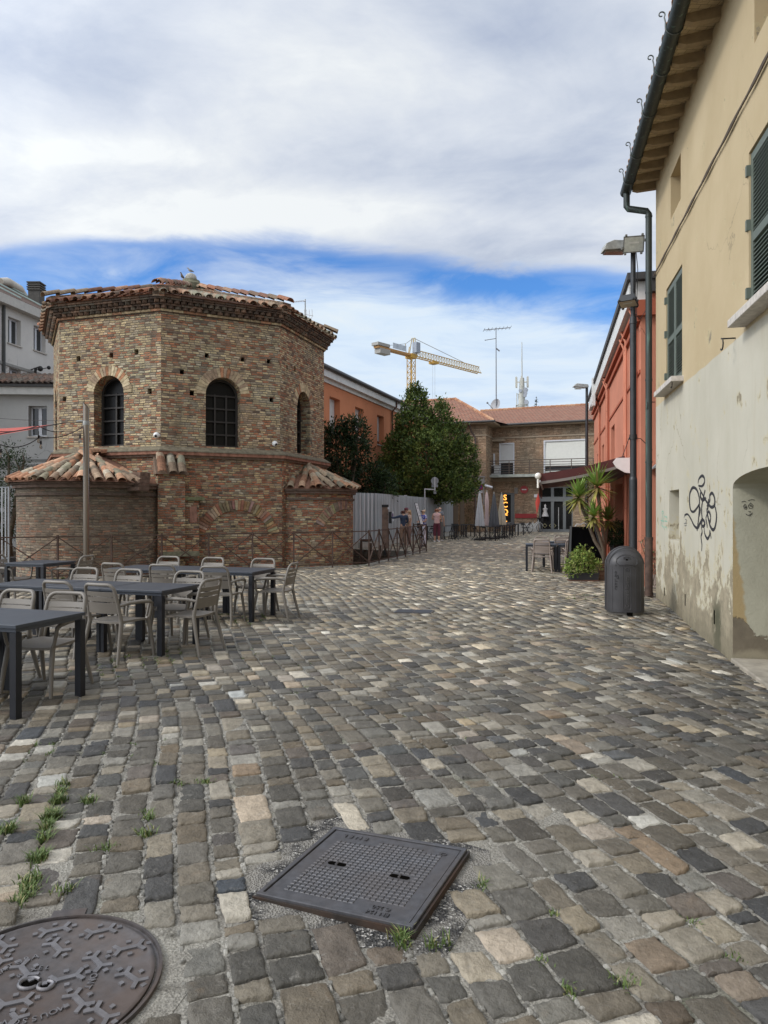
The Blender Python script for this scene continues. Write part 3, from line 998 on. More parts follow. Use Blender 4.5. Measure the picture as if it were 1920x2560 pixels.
    def ring(mb, R0, R1, z0, z1, R1b=None):
        R1b = R1b or R1
        vs = []
        for i in range(8):
            vs += [v3(octv(i, R0), z0), v3(octv(i, R1), z0), v3(octv(i, R1b), z1), v3(octv(i, R0), z1)]
        fs = []
        for i in range(8):
            j = (i + 1) % 8
            for k in range(4): fs.append((i * 4 + k, j * 4 + k, j * 4 + (k + 1) % 4, i * 4 + (k + 1) % 4))
        mb.add(vs, fs)
    sc.col = (.16, .115, .085); ring(sc, OR_ - .05, OR_ + .17, 3.2, 3.27)
    sc.col = (.25, .125, .085); ring(sc, OR_ - .05, OR_ + .24, 3.27, 3.36)
    sc.col = (.14, .12, .085); ring(sc, OR_ - .05, OR_ + .26, 3.36, 3.40, OR_ + .24)
    sc.col = (.17, .145, .10); ring(sc, OR_ - .05, OR_ + .22, 3.40, 3.52, OR_ + .02)
    W.part('string_course', sc, M_CORN)
    # cornice with two saw-tooth rows
    co = MB()

    def blocks(mb, R, z0, z1, w, gap, pal, saw=False, dep=.1):
        for i in range(8):
            a, b = octv(i, R), octv(i + 1, R); L = (b - a).length; d = (b - a) / L; n = octn(i)
            k = int(L / (w + gap))
            for j in range(k):
                s = (j + .5) * L / k
                c = random.choice(pal); g = random.uniform(.7, 1.2); mb.col = tuple(x * g for x in c)
                p = a + d * s
                if saw:
                    mb.box((p.x, p.y, (z0 + z1) / 2), (w * .72, w * .72, z1 - z0), rz=math.atan2(d.y, d.x) + pi / 4)
                else:
                    mb.box((p.x - n.x * dep * .5, p.y - n.y * dep * .5, (z0 + z1) / 2), (L / k - gap, dep, z1 - z0), rz=math.atan2(d.y, d.x))
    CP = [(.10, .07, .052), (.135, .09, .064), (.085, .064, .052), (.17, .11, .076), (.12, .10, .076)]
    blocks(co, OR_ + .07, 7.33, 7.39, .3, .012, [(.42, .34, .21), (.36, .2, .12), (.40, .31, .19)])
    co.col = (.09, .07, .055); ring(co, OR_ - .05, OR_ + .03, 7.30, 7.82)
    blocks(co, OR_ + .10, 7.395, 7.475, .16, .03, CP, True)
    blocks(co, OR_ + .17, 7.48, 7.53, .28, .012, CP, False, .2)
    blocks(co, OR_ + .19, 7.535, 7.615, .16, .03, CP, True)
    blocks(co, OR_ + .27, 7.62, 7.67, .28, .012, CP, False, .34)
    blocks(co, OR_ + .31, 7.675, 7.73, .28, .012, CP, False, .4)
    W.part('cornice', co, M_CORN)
    # roof
    Re = OR_ + .38; ze = 7.735; apex = v3(OC, 9.22)
    rf = MB(); rf.col = (.2, .105, .07)
    rf.add([v3(octv(i, Re), ze) for i in range(8)] + [apex], [(i, (i + 1) % 8, 8) for i in range(8)] + [tuple(range(8))])
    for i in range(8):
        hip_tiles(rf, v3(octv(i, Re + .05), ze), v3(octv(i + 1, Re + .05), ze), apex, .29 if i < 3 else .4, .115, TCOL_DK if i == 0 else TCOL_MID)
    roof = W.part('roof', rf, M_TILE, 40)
    # hip walls with their own tiles
    rb, rt = MB(), MB()
    for i in range(8):
        a, b = v3(octv(i, Re - .25), 0), apex
        t = .25 / (Re)
        p0 = v3(octv(i, Re), ze).lerp(apex, .012); p1 = v3(octv(i, Re), ze).lerp(apex, .9)
        d = p1 - p0; side = Vector((-d.y, d.x, 0)).normalized() * .16; h = Vector((0, 0, .22))
        L = d.length; dh = d.normalized()
        vs = [p0 - side, p0 + side, p0 + side + h, p0 - side + h, p1 - side, p1 + side, p1 + side + h, p1 - side + h]
        vs[0] -= Vector((0, 0, .1)); vs[1] -= Vector((0, 0, .1))
        rb.add(vs, [(0, 1, 2, 3), (0, 4, 5, 1), (1, 5, 6, 2), (2, 6, 7, 3), (3, 7, 4, 0), (4, 7, 6, 5)], [(0, 0), (.32, 0), (.32, .3), (0, .3), (L, 0), (L, 0), (L, .3), (L, .3)])
        nn = side.cross(d).normalized()
        if nn.z < 0: nn = -nn
        tile_run(rt, p0 + h - dh * .12, p1 + h, nn, .15, TCOL_DK + TCOL_MID[3:6], .46, seg=8)
    W.part('roof_rib', rb, M_BDK, parent=roof); W.part('ridge_tile', rt, M_TILE, 40, parent=roof)
    # pedestal and stone ball
    fn = MB(); cx, cy = OC
    fn.col = (.16, .15, .10); fn.lathe((cx, cy, 0), [(.5, 9.0), (.46, 9.52), (.31, 9.62), (.30, 9.68), (.01, 9.69)], 8, OA + pi / 8, OA + pi / 8 + 2 * pi)
    fn.col = (.40, .385, .34); fn.lathe((cx, cy, 0), [(.17, 9.67), (.20, 9.75), (.19, 9.82), (.14, 9.89), (.07, 9.925), (.01, 9.93)], 16)
    W.part('finial', fn, M_CORN, 50)
    # apses
    ml = (octv(0) + octv(1)) / 2; nl = octn(0); cl = ml + nl * .8
    apses = [(cl, nl, 1.82, .85, 2.42, 3.23, 'sooty', TCOL), (cr, nr, Rr, .2, 2.36, 3.08, 'red', [(c[0] * .82, c[1] * .88, c[2] * .88) for c in TCOL])]
    for (c, n, R, st, ze, za, kind, pal) in apses:
        w = MB(); pts = arc_wall(w, c, n, R, -pi / 2, pi / 2, -2, ze, st, 32)
        ap = W.part('apse', w, M_BDK if kind == 'sooty' else M_BLO, 60)
        cs = MB(); pr = pts
        arc_course(cs, pr, -.02, .05, ze - .34, ze - .28, (.10, .075, .06))
        arc_course(cs, pr, -.02, .09, ze - .14, ze - .06, (.13, .09, .07))
        arc_course(cs, pr, -.02, .14, ze - .055, ze, (.12, .085, .065))
        W.part('apse_cornice', cs, M_CORN, parent=ap)
        t = MB(); Re_ = R + (.27 if kind == 'sooty' else .19); ang = math.atan2(n.y, n.x); top = v3(c, za)
        t.col = (.22, .115, .075)
        base = [v3(c + Vector((cos(ang + x), sin(ang + x))) * (Re_ - .03), ze + .005) for x in [-pi / 2 + (pi - (.42 if kind == 'sooty' else 0)) * k / 32 for k in range(33)]]
        if kind == 'sooty': base.append(v3(c + Vector((cos(ang + pi / 2 + .12), sin(ang + pi / 2 + .12))) * (R - .04), ze + .005))
        nb = len(base)
        back = c - n * (st + .25)
        sd_ = Vector((-n.y, n.x)) * (Re_ - .03)
        bl, brr = v3(back - sd_, ze + .005), v3(back + sd_, ze + .005); bt_ = v3(back, za)
        t.add(base + [top, bl, brr, bt_], [(k, k + 1, nb) for k in range(nb - 1)] + [(nb + 1, 0, nb, nb + 3), (nb - 1, nb + 2, nb + 3, nb)])
        t.col = (.05, .04, .035); t.add(base + [bl, brr], [tuple([nb] + list(range(nb)) + [nb + 1])]); t.col = (1, 1, 1)
        nf = 5; a0_, a1_ = -pi / 2, (pi / 2 - .42 if kind == 'sooty' else pi / 2)
        for q_ in range(nf):
            aa, ab = ang + a0_ + (a1_ - a0_) * q_ / nf, ang + a0_ + (a1_ - a0_) * (q_ + 1) / nf
            e0 = v3(c + Vector((cos(aa), sin(aa))) * Re_, ze + .01); e1 = v3(c + Vector((cos(ab), sin(ab))) * Re_, ze + .01)
            hip_tiles(t, e0, e1, top, .235, .115, pal, -.12, .27)
            if q_: tile_run(t, e0 + ZV0 * .03, top + ZV0 * .04, (e0 - top).normalized() * .35 + ZV0, .12, pal, .30)
        if kind == 'sooty': hip_tiles(t, e1, base[-1] + ZV0 * .01, top, .235, .115, pal, -.1, .27)
        e = Vector((n.y, -n.x)); m_ = max(1, int((st + .3) / .235))
        for j in range(m_):
            o = c - n * (.12 + .235 * j)
            tile_run(t, v3(o + e * Re_, ze + .01), v3(o + e * .1, za), v3(e * (za - ze), Re_).normalized(), .115, pal, .27)
            if kind != 'sooty': tile_run(t, v3(o - e * Re_, ze + .01), v3(o - e * .1, za), v3(e * (ze - za), Re_).normalized(), .115, pal, .27)
        tile_run(t, v3(c + n * .1, za + .03), v3(back, za + .05), Vector((0, 0, 1)), .15, pal, .4)
        W.part('apse_roof', t, M_TILE, 40, parent=ap)
    # stepped brick shoulder beside the left apse roof
    sh = MB()
    al_ = math.atan2(nl.y, nl.x)
    for k in range(5):
        g = .8 + .08 * k; sh.col = (.15 * g, .10 * g, .075 * g)
        a_ = al_ + pi / 2 - .25; rr = 1.93 - .07 * k
        sh.box((cl.x + rr * cos(a_) - nl.x * .12 * k, cl.y + rr * sin(a_) - nl.y * .12 * k, 2.26 + .105 * k), (.62 - .05 * k, .36, .095), rz=al_ + pi / 2 - .2)
    W.part('brick_shoulder', sh, M_CORN)
    return root


make_baptistery()


def dome_camera(i, px, py, label):
    u, z = face_uz(i, px, py)
    n = octn(i); a = octv(i); d = (octv(i + 1) - octv(i)).normalized(); p = a + d * u
    r = thing('security_camera', label, 'camera', v3(p + n * .005, z), math.atan2(n.y, n.x), 'dome cameras on the brick wall')
    b = MB(); b.lathe((0, 0, 0), [(.001, 0), (.055, 0), (.055, .05), (.001, .05)], 14)
    b.v = [(z_, x_, y_) for x_, y_, z_ in b.v]
    wh = plain('white_plastic', (.72, .72, .70), .35, var=.03)
    b.build('mount', wh, r, 40)
    h = MB(); h.ball((.11, 0, 0), .085, 16, 10); h.build('housing', wh, r, 180)
    l = MB(); l.ball((.155, .015, -.02), .048, 14, 8); l.build('lens', dark_glass('camera_lens', (.01, .01, .012), .05), r, 180)


dome_camera(0, 397, 1089, 'white dome camera on the brick wall between the left and front arched windows')
dome_camera(1, 684, 1110, 'white dome camera low on the brick wall near the narrow right arched window')


def bird(loc, rz, label, s=1.0, c1=(.32, .32, .33), c2=(.55, .55, .54), upright=.35):
    r = thing('bird', label, 'bird', loc, rz)
    b = MB(); b.col = c1
    k = upright
    pts = [(-.19, 0, .10), (-.13, 0, .115), (-.05, 0, .13 + .02 * k), (.03, 0, .15 + .06 * k), (.08, 0, .19 + .10 * k), (.105, 0, .235 + .10 * k), (.13, 0, .255 + .10 * k), (.165, 0, .25 + .10 * k), (.20, 0, .242 + .10 * k)]
    b.tube(pts, [.012, .03, .062, .066, .046, .032, .034, .02, .004], 12)
    b.col = c2
    for q in (-1, 1):
        b.tube([(.0, .022 * q, .09), (.005, .025 * q, 0), (.035, .025 * q, .003)], [.008, .006, .005], 6)
    b.v = [(x * s, y * s, z * s) for x, y, z in b.v]
    b.build('body', attr_mat('plumage', .8, .2, 30, .2), r, 60)
    w = MB(); w.col = tuple(x * .6 for x in c1)
    for q in (-1, 1):
        w.add([(.04, .062 * q, .19), (-.04, .068 * q, .20), (-.22, .02 * q, .11), (-.10, .058 * q, .115), (.03, .066 * q, .13)], [(0, 1, 2, 3, 4)])
        w.add([(.04, .058 * q, .19), (-.04, .060 * q, .20), (-.22, .014 * q, .11), (-.10, .05 * q, .115), (.03, .058 * q, .13)], [(0, 1, 2, 3, 4)])
    w.v = [(x * s, y * s, z * s) for x, y, z in w.v]
    w.build('wing', attr_mat('plumage_dark', .8, .2, 30, .2), r)


bird((OC.x - .02, OC.y - .02, 9.925), rad(200), 'grey bird perched on top of the round stone finial', .62)
bird((OC.x - .27, OC.y - .12, 9.682), rad(250), 'brownish bird standing beside the stone ball on its pedestal', .62, (.22, .19, .17), (.4, .3, .25), .9)
# ------------------------------------------------------------------ cream house on the right
def cw(u, z, off=0.0):
    p = CW0 + CWD * u + CWN * off
    return Vector((p.x, p.y, z))


def cw_px(px, py, off=0.0):
    """(u, z) of photo pixel on the cream wall"""
    d = Vector(((px - 960) / F, 1.0)); Y = (CW0 + CWN * off).dot(CWN) / d.dot(CWN)
    return (d * Y - CW0).dot(CWD), EYE - (py - 1280) / F * Y


U3 = Vector((CWD.x, CWD.y, 0)); N3 = Vector((CWN.x, CWN.y, 0)); ZV = Vector((0, 0, 1))


def cream_wall_mat():
    t = NT('cream_limewash')
    o = t.coord(); g = t.n('NewGeometry').outputs['Position']
    sp = t.n('SeparateXYZ', {0: g}); z = sp.outputs[2]
    along = t.n('VectorMath', {0: g, 1: (CWD.x, CWD.y, 0)}, operation='DOT_PRODUCT').outputs['Value']
    n = t.noise(.8, g, 6, .6)
    # ochre above, grey white below
    line = t.math('ADD', z, t.math('MULTIPLY', t.math('SUBTRACT', t.noise(2.0, g, 3), .5), .05))
    upm = t.sstep(line, 3.655, 3.675)
    och = t.mix(t.mapr(n, .3, .7), (.425, .335, .20), (.485, .39, .245))
    och = t.mix(t.mapr(t.noise(.45, g, 4), .5, .7, 0, .6), och, (.55, .45, .29))
    wht = t.mix(t.mapr(n, .3, .7), (.43, .405, .325), (.515, .485, .40))
    mp = t.n('Mapping', {'Vector': g, 'Scale': (5, 5, .5)}).outputs[0]
    st = t.noise(1.0, mp, 6, .65)
    wht = t.mix(t.mapr(st, .5, .75, 0, .35), wht, (.40, .37, .27))
    c = t.mix(upm, wht, och)
    c = t.mix(t.mapr(t.noise(1.2, mp, 4), .6, .8, 0, .3), c, (.36, .29, .18))
    cr = t.n('TexVoronoi', {'Vector': t.n('VectorMath', {0: t.noise(2.2, g, 4, out='Color'), 1: (.5, .5, .5), 2: g}, operation='MULTIPLY_ADD').outputs[0], 'Scale': .5}, feature='DISTANCE_TO_EDGE').outputs['Distance']
    c = t.mix(t.math('MULTIPLY', t.sstep(cr, .005, .0015), t.math('MULTIPLY', t.sstep(t.noise(.5, g, 3), .48, .6), .7)), c, (.24, .2, .13))
    # peeling and damp towards the foot of the wall: exposed grey render
    n1 = t.noise(1.9, g, 9, .66); n2 = t.noise(7.0, mp, 7, .65); n4 = t.noise(9.0, g, 6, .6)
    k = t.math('ADD', t.math('MULTIPLY', n1, 1.42), t.math('MULTIPLY', n2, .32))
    k = t.math('ADD', k, t.math('MULTIPLY', t.math('SUBTRACT', n4, .5), .35))
    lim = t.mapr(z, -.1, 1.6, .62, 1.10)
    peel = t.sstep(t.math('SUBTRACT', k, lim), -.015, .02)
    rend = t.mix(t.mapr(t.noise(5, g, 6), .35, .65), (.25, .215, .15), (.36, .31, .22))
    rend = t.mix(t.mapr(t.noise(14, g, 5), .5, .7, 0, .6), rend, (.19, .165, .12))
    c = t.mix(peel, c, rend)
    # yellowish old coat at the edges of the loss
    rim = t.math('MULTIPLY', t.sstep(t.math('SUBTRACT', k, lim), -.10, -.02), t.math('SUBTRACT', 1.0, peel))
    c = t.mix(t.math('MULTIPLY', rim, .5), c, (.50, .43, .26))
    # green black algae under the drain slit
    da = t.math('SUBTRACT', along, (CW0.x * CWD.x + CW0.y * CWD.y) + 4.62)
    al = t.math('ADD', t.math('ABSOLUTE', da), t.math('MULTIPLY', t.math('SUBTRACT', t.noise(6, g, 7, .7), .5), .75))
    am = t.math('MULTIPLY', t.sstep(al, .3, .1), t.sstep(z, .62, .3))
    c = t.mix(t.math('MULTIPLY', am, .85), c, (.055, .06, .035))
    foot = t.math('ADD', z, t.math('MULTIPLY', t.math('SUBTRACT', n2, .5), .5))
    c = t.mix(t.mapr(foot, -.1, .35, .65, 0), c, (.14, .125, .085))
    h = t.math('ADD', t.math('MULTIPLY', peel, -1.4), t.math('MULTIPLY', t.noise(40, g, 5), .35))
    h = t.math('ADD', h, t.math('MULTIPLY', t.noise(3, g, 3), .8))
    return t.out(c, .92, 0, t.bump(h, .45, .012), .2)


def alcove_mat():
    t = NT('alcove_plaster')
    g = t.n('NewGeometry').outputs['Position']; z = t.n('SeparateXYZ', {0: g}).outputs[2]
    n = t.noise(2.2, g, 7, .65)
    c = t.mix(t.mapr(n, .3, .7), (.33, .315, .24), (.42, .40, .31))
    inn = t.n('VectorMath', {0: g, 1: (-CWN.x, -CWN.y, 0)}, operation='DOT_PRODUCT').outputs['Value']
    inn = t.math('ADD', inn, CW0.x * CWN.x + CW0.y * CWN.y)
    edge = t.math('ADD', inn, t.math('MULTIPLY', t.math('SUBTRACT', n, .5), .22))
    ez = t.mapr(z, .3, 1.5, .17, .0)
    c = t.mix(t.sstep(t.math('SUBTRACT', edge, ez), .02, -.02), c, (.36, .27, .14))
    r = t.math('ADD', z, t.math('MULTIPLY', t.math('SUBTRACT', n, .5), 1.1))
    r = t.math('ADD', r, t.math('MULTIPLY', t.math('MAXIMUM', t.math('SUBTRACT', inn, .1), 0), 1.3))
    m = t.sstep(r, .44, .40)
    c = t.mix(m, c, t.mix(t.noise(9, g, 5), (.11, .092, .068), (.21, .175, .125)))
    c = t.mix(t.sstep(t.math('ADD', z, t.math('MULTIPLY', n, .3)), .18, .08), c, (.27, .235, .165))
    h = t.math('SUBTRACT', t.math('MULTIPLY', t.noise(30, g, 5), .5), t.math('MULTIPLY', m, 1.2))
    return t.out(c, .93, 0, t.bump(h, .6, .015), .2)


M_CREAM = cream_wall_mat()
M_SHUT = plain('grey_green_shutter_paint', (.10, .12, .095), .55, var=.1, scale=9)
M_SILL = plain('pale_stone_sill', (.50, .46, .41), .8, var=.2, scale=14, bump=.3)
M_COPPER = None


def copper():
    t = NT('dark_patinated_copper'); o = t.coord()
    c = t.mix(t.noise(3, o, 5), (.022, .03, .028), (.05, .06, .055))
    mp = t.n('Mapping', {'Vector': o, 'Scale': (9, 9, .8)}).outputs[0]
    c = t.mix(t.mapr(t.noise(1.6, mp, 6), .58, .74, 0, .8), c, (.14, .24, .19))
    return t.out(c, .5, .35, t.bump(t.noise(25, o), .2, .004))


M_COPPER = copper()
M_IRON = plain('dark_iron', (.035, .033, .032), .55, .4, var=.25, scale=20)
M_RUST = plain('rusty_brown_iron', (.085, .052, .038), .75, .2, var=.35, scale=12, bump=.3)


def make_cream_house():
    root = thing('cream_house', 'tall ochre and off white stucco house with peeling paint at its foot and green shutters', 'building', (*CW0, 0))
    W = World(root)
    U_END = 16.0
    holes = []
    niche = [(1.49, 2.33, 6.68, 7.42), (6.18, 7.02, 6.68, 7.42)]
    for a, b, c, d in niche: holes.append((rect_loop(a, b, c, d), .55, True))
    holes.append((rect_loop(1.36, 2.2, 1.18, 2.02), .55, True))
    win = [(1.06, 2.44), (5.98, 7.36)]
    for a, b in win: holes.append((rect_loop(a, b, 3.80, 5.6), .14, True))
    al = [(5.34, -.5), (7.9, -.5), (7.9, 1.93)] + [(6.62 + 1.28 * cos(pi * k / 14), 1.95 + .16 * sin(pi * k / 14)) for k in range(1, 14)] + [(5.34, 1.93)]
    wall = MB()
    wall.panel(cw(0, 0), U3, N3, rect_loop(0, U_END, -.6, 8.0), holes + [(al, .002, False)])
    W.part('front_wall', wall, M_CREAM)
    # slits low in the wall
    for px, py, hh in ((1713, 1498, .10), (1786, 1541, .10), (1661, 1478, .08)):
        u, z = cw_px(px, py); m = MB(); m.obox(cw(u - .02, z - hh, -.05), U3 * .045, N3 * .0535, ZV * hh * 1.8)
        W.part('drain_slit', m, M_HOLE)
    side = MB(); side.panel(cw(0, 0), -N3, -U3, rect_loop(0, 9, -.6, 8.0))
    side.panel(cw(U_END, 0), -N3, U3, rect_loop(0, 9, -.6, 8.0))
    side.panel(cw(0, 0, -9), U3, -N3, rect_loop(0, U_END, -.6, 8.0))
    W.part('end_wall', side, M_CREAM)
    a = MB()
    n = len(al)
    a.v = []
    for i in range(n):
        p, q = al[i], al[(i + 1) % n]
        if i == 0: continue
        a.quad(cw(p[0], p[1], -.002), cw(q[0], q[1], -.002), cw(q[0], q[1], -1.3), cw(p[0], p[1], -1.3))
    t2 = tessellate_polygon([[Vector((x, y, 0)) for x, y in al]])
    a.add([cw(x, y, -1.3) for x, y in al], t2)
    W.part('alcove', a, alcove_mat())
    st = MB(); st.obox(cw(5.36, -.3, -1.29), U3 * 2.5, N3 * 1.32, ZV * .22)
    bevel(W.part('threshold', st, plain('worn_threshold_stone', (.30, .265, .21), .85, var=.25, scale=6, bump=.4)), .015)
    # shutters
    for a_, b_ in win:
        w = MB()
        w.obox(cw(a_ + .004, 3.803, -.139), U3 * (b_ - a_ - .008), N3 * .02, ZV * 1.79)
        wn = W.part('window', w, M_HOLE)
        half = (b_ - a_ - .02) / 2
        for k in range(2):
            u0 = a_ + .008 + k * (half + .004)
            m = MB(); z0, z1 = 3.82, 5.58; o = -.085
            for (ua, ub, za, zb) in ((0, .07, z0, z1), (half - .07, half, z0, z1), (.07, half - .07, z0, z0 + .1), (.07, half - .07, z1 - .09, z1), (.07, half - .07, 4.60, 4.70)):
                m.obox(cw(u0 + ua, za, o), U3 * (ub - ua), N3 * .065, ZV * (zb - za))
            zz = z0 + .12
            while zz < z1 - .12:
                if not 4.57 < zz < 4.69:
                    m.prism([cw(u0 + .07, zz + .030, o + .004), cw(u0 + .07, zz + .038, o + .004), cw(u0 + .07, zz + .010, o + .060), cw(u0 + .07, zz, o + .060)][::-1], U3 * (half - .14))
                zz += .046
            W.part('shutter', m, M_SHUT, parent=wn)
        for zz in (4.0, 4.75, 5.35):
            hg = MB(); hg.obox(cw(a_ - .045, zz, -.02), U3 * .05, N3 * .045, ZV * .12)
            W.part('hinge', hg, M_SHUT, parent=wn)
        sl = MB(); sl.obox(cw(a_ - .12, 3.715, -.14), U3 * (b_ - a_ + .24), N3 * .33, ZV * .085)
        bevel(W.part('sill', sl, M_SILL, parent=wn), .008)
    # eaves
    ev = MB()
    ev.add([cw(-.22, 7.99, .46), cw(U_END, 7.99, .46), cw(U_END, 8.06, -.1), cw(-.22, 8.06, -.1), cw(-.22, 8.07, .46), cw(U_END, 8.07, .46), cw(U_END, 8.14, -.1), cw(-.22, 8.14, -.1)],
           [(0, 1, 2, 3), (4, 7, 6, 5), (0, 4, 5, 1), (0, 3, 7, 4), (1, 5, 6, 2)])
    t = NT('tan_soffit_boards'); g = t.coord()
    br = t.n('TexBrick', {'Vector': t.n('Mapping', {'Vector': g, 'Rotation': (0, 0, -math.atan2(CWD.x, CWD.y))}).outputs[0], 'Color1': (.56, .44, .26, 1), 'Color2': (.48, .37, .22, 1), 'Mortar': (.12, .085, .05, 1), 'Scale': 3.4, 'Mortar Size': .012})
    W.part('soffit', ev, t.out(t.mix(t.mapr(t.noise(6, g, 5), .4, .7, 0, .5), br.outputs[0], (.38, .28, .17)), .85, 0, t.bump(br.outputs['Fac'], -.4, .01)))
    mraf = plain('painted_rafter', (.30, .22, .125), .8, var=.2, scale=8)
    k = 0
    while True:
        u = -.12 + .44 * k
        if u > 12: break
        r = MB(); dz = random.uniform(-.004, .004)
        p = [cw(u, 7.905 + dz, -.05), cw(u, 8.052, -.05), cw(u, 7.992, .42), cw(u, 7.91 + dz, .42), cw(u, 7.88 + dz, .33)]
        r.prism(p, U3 * .10)
        W.part('rafter', r, mraf); k += 1
    rt = MB(); rt.col = (.3, .17, .11)
    rt.add([cw(-.26, 8.09, .5), cw(U_END, 8.09, .5), cw(U_END, 10.2, -4.5), cw(-.26, 10.2, -4.5), cw(U_END, 8.15, -9), cw(-.26, 8.15, -9)], [(0, 1, 2, 3), (3, 2, 4, 5)])
    for k in range(70): tile_run(rt, cw(-.16 + .235 * k, 8.12, .50), cw(-.16 + .235 * k, 8.7, -.8), N3 * .4 + ZV, .11, TCOL, .4, seg=5)
    W.part('roof', rt, M_TILE, 40)
    # gutter
    g = MB(); R = .105; go = .52; gzc = 7.985
    prof = [(go + R * cos(t), gzc + R * sin(t)) for t in [pi + pi * k / 10 for k in range(11)]] + [(go + (R - .008) * cos(t), gzc + (R - .008) * sin(t)) for t in [2 * pi - pi * k / 10 for k in range(11)]]
    g.prism([cw(-.30, z, o) for o, z in prof], U3 * (U_END + .3))
    gu = W.part('gutter', g, M_COPPER, 50)
    g = MB(); g.add([cw(-.301, z, o) for o, z in prof[:11]], [tuple(range(11))]); W.part('gutter_end', g, M_COPPER, parent=gu)
    for px, py in ((1556, 485), (1575, 398), (1606, 310), (1637, 205), (1668, 62), (1700, -110)):
        u, _ = cw_px(px + 18, py, .52)
        h = MB(); pts = [cw(u, gzc + (R + .006) * sin(t), go + (R + .006) * cos(t)) for t in [pi * 1.02 + pi * .98 * k / 8 for k in range(9)]][::-1]
        pts += [cw(u, gzc + .05, go - R - .01)] if False else []
        c0 = cw(u, gzc, go + R)
        pts = [cw(u, gzc + (R + .006) * sin(t), go + (R + .006) * cos(t)) for t in [pi + pi * k / 8 for k in range(9)]]
        sc_ = [cw(u, gzc + .02 + .05, go + R + .006), cw(u, gzc + .13, go + R + .02)]
        sp_ = [cw(u, gzc + .17 + .045 * sin(t) * s, go + R + .055 + .045 * cos(t) * s) for t, s in [(pi + .2 - 5.4 * k / 10, 1 - .055 * k) for k in range(11)]]
        h.tube(pts + sc_ + sp_, .009, 6)
        W.part('gutter_hook', h, plain('hook_iron', (.09, .10, .095), .5, .5), 60, parent=gu)
    # downpipe
    dpp = MB(); o1 = .115
    dpp.tube([cw(-.14, 7.9, .52), cw(-.14, 7.64, .52), cw(-.13, 7.59, .49), cw(-.10, 7.50, .15), cw(-.10, 7.44, o1), cw(-.10, 7.2, o1), cw(-.10, 1.15, o1)], .062, 14)
    for zz in (7.38, 5.9, 4.2, 2.6): dpp.tube([cw(-.10, zz, o1), cw(-.10, zz + .035, o1)], .068, 14)
    dp = W.part('downpipe', dpp, M_COPPER, 50)
    ft = MB(); ft.tube([cw(-.10, 1.12, o1), cw(-.10, .03, o1)], .074, 14); ft.tube([cw(-.10, 1.10, o1), cw(-.10, 1.16, o1)], .082, 14); ft.tube([cw(-.10, .02, o1), cw(-.10, .10, o1)], .085, 14)
    W.part('downpipe_foot', ft, M_RUST, 50, parent=dp, label='rusty brown iron foot of the downpipe')
    cb = MB()
    for dz, ph in ((0, 0), (.012, 2)):
        cb.tube([cw(.0 + .3 * k, 6.21 + dz + .012 * sin(k * 1.7 + ph), .03) for k in range(46)], .013, 5)
    W.part('cable', cb, plain('brown_cable', (.10, .075, .055), .7), 60)
    # iron stays under the windows
    for (px, py, fl) in ((1640, 1003, 1), (1707, 945, -1), (1845, 840, 1)):
        u, z = cw_px(px, py); h = MB()
        h.tube([cw(u - .1, z, 0), cw(u - .1, z, .16)], .009, 6)
        h.tube([cw(u - .1, z, .15)] + [cw(u - .1 + .06 * sin(t) + .02, z - .07 + .07 * cos(t), .155) for t in [0, .5, 1, 1.6, 2.2, 2.8, 3.5, 4.0]], .008, 6)
        W.part('shutter_stay', h, M_IRON, 60)
    # graffiti
    gf = MB()

    def stroke(pts, w=.034, off=.0025, mb=gf):
        q = [cw_px(1500 + x * .2713, 1100 + y * .2713) for x, y in pts]
        # Catmull-Rom resample
        out = []
        for i in range(len(q) - 1):
            p0 = q[max(i - 1, 0)]; p1 = q[i]; p2 = q[i + 1]; p3 = q[min(i + 2, len(q) - 1)]
            for k in range(8):
                t = k / 8
                out.append(tuple(.5 * (2 * p1[c] + (p2[c] - p0[c]) * t + (2 * p0[c] - 5 * p1[c] + 4 * p2[c] - p3[c]) * t * t + (3 * p1[c] - p0[c] - 3 * p2[c] + p3[c]) * t ** 3) for c in (0, 1)))
        out.append(q[-1])
        vs = []
        for i, (u, z) in enumerate(out):
            a = out[max(i - 1, 0)]; b = out[min(i + 1, len(out) - 1)]
            d = Vector((b[0] - a[0], b[1] - a[1])); d = d.normalized() if d.length > 1e-6 else Vector((1, 0))
            ww = w * (.55 + .45 * sin(pi * i / max(1, len(out) - 1))) / 2
            vs += [cw(u - d.y * ww, z + d.x * ww, off), cw(u + d.y * ww, z - d.x * ww, off)]
        mb.add(vs, [(2 * i, 2 * i + 2, 2 * i + 3, 2 * i + 1) for i in range(len(out) - 1)])
    S = [[(905, 400), (912, 360), (940, 330), (962, 350), (962, 395), (940, 425), (908, 420)],
         [(893, 835), (908, 720), (915, 600), (912, 520), (890, 455), (855, 440), (828, 490), (824, 570), (835, 640), (860, 662), (890, 630), (915, 590)],
         [(915, 440), (945, 500), (985, 570), (1025, 618), (1055, 600), (1055, 530), (1035, 490), (1012, 510), (1010, 560), (985, 610)],
         [(780, 690), (810, 685), (840, 730), (870, 790), (900, 810), (920, 770), (945, 735), (965, 760), (955, 795), (935, 780), (940, 720), (935, 640), (945, 560), (968, 460)],
         [(930, 470), (925, 520), (950, 555), (975, 530)],
         [(1060, 610), (1073, 690), (1065, 780), (1045, 828), (1020, 800), (1000, 730), (985, 650), (995, 620), (1000, 540)],
         [(905, 600), (925, 640), (910, 720)], [(975, 720), (1000, 660), (1020, 700), (1015, 755), (1000, 720)], [(975, 720), (985, 770), (990, 810)],
         [(935, 800), (942, 850), (932, 890), (940, 960), (938, 1025)], [(960, 790), (965, 860), (990, 910), (1012, 870), (1020, 845), (1024, 905)]]
    S[10] = [(960, 790), (965, 860), (990, 908), (1010, 880), (1014, 840), (1026, 908)]
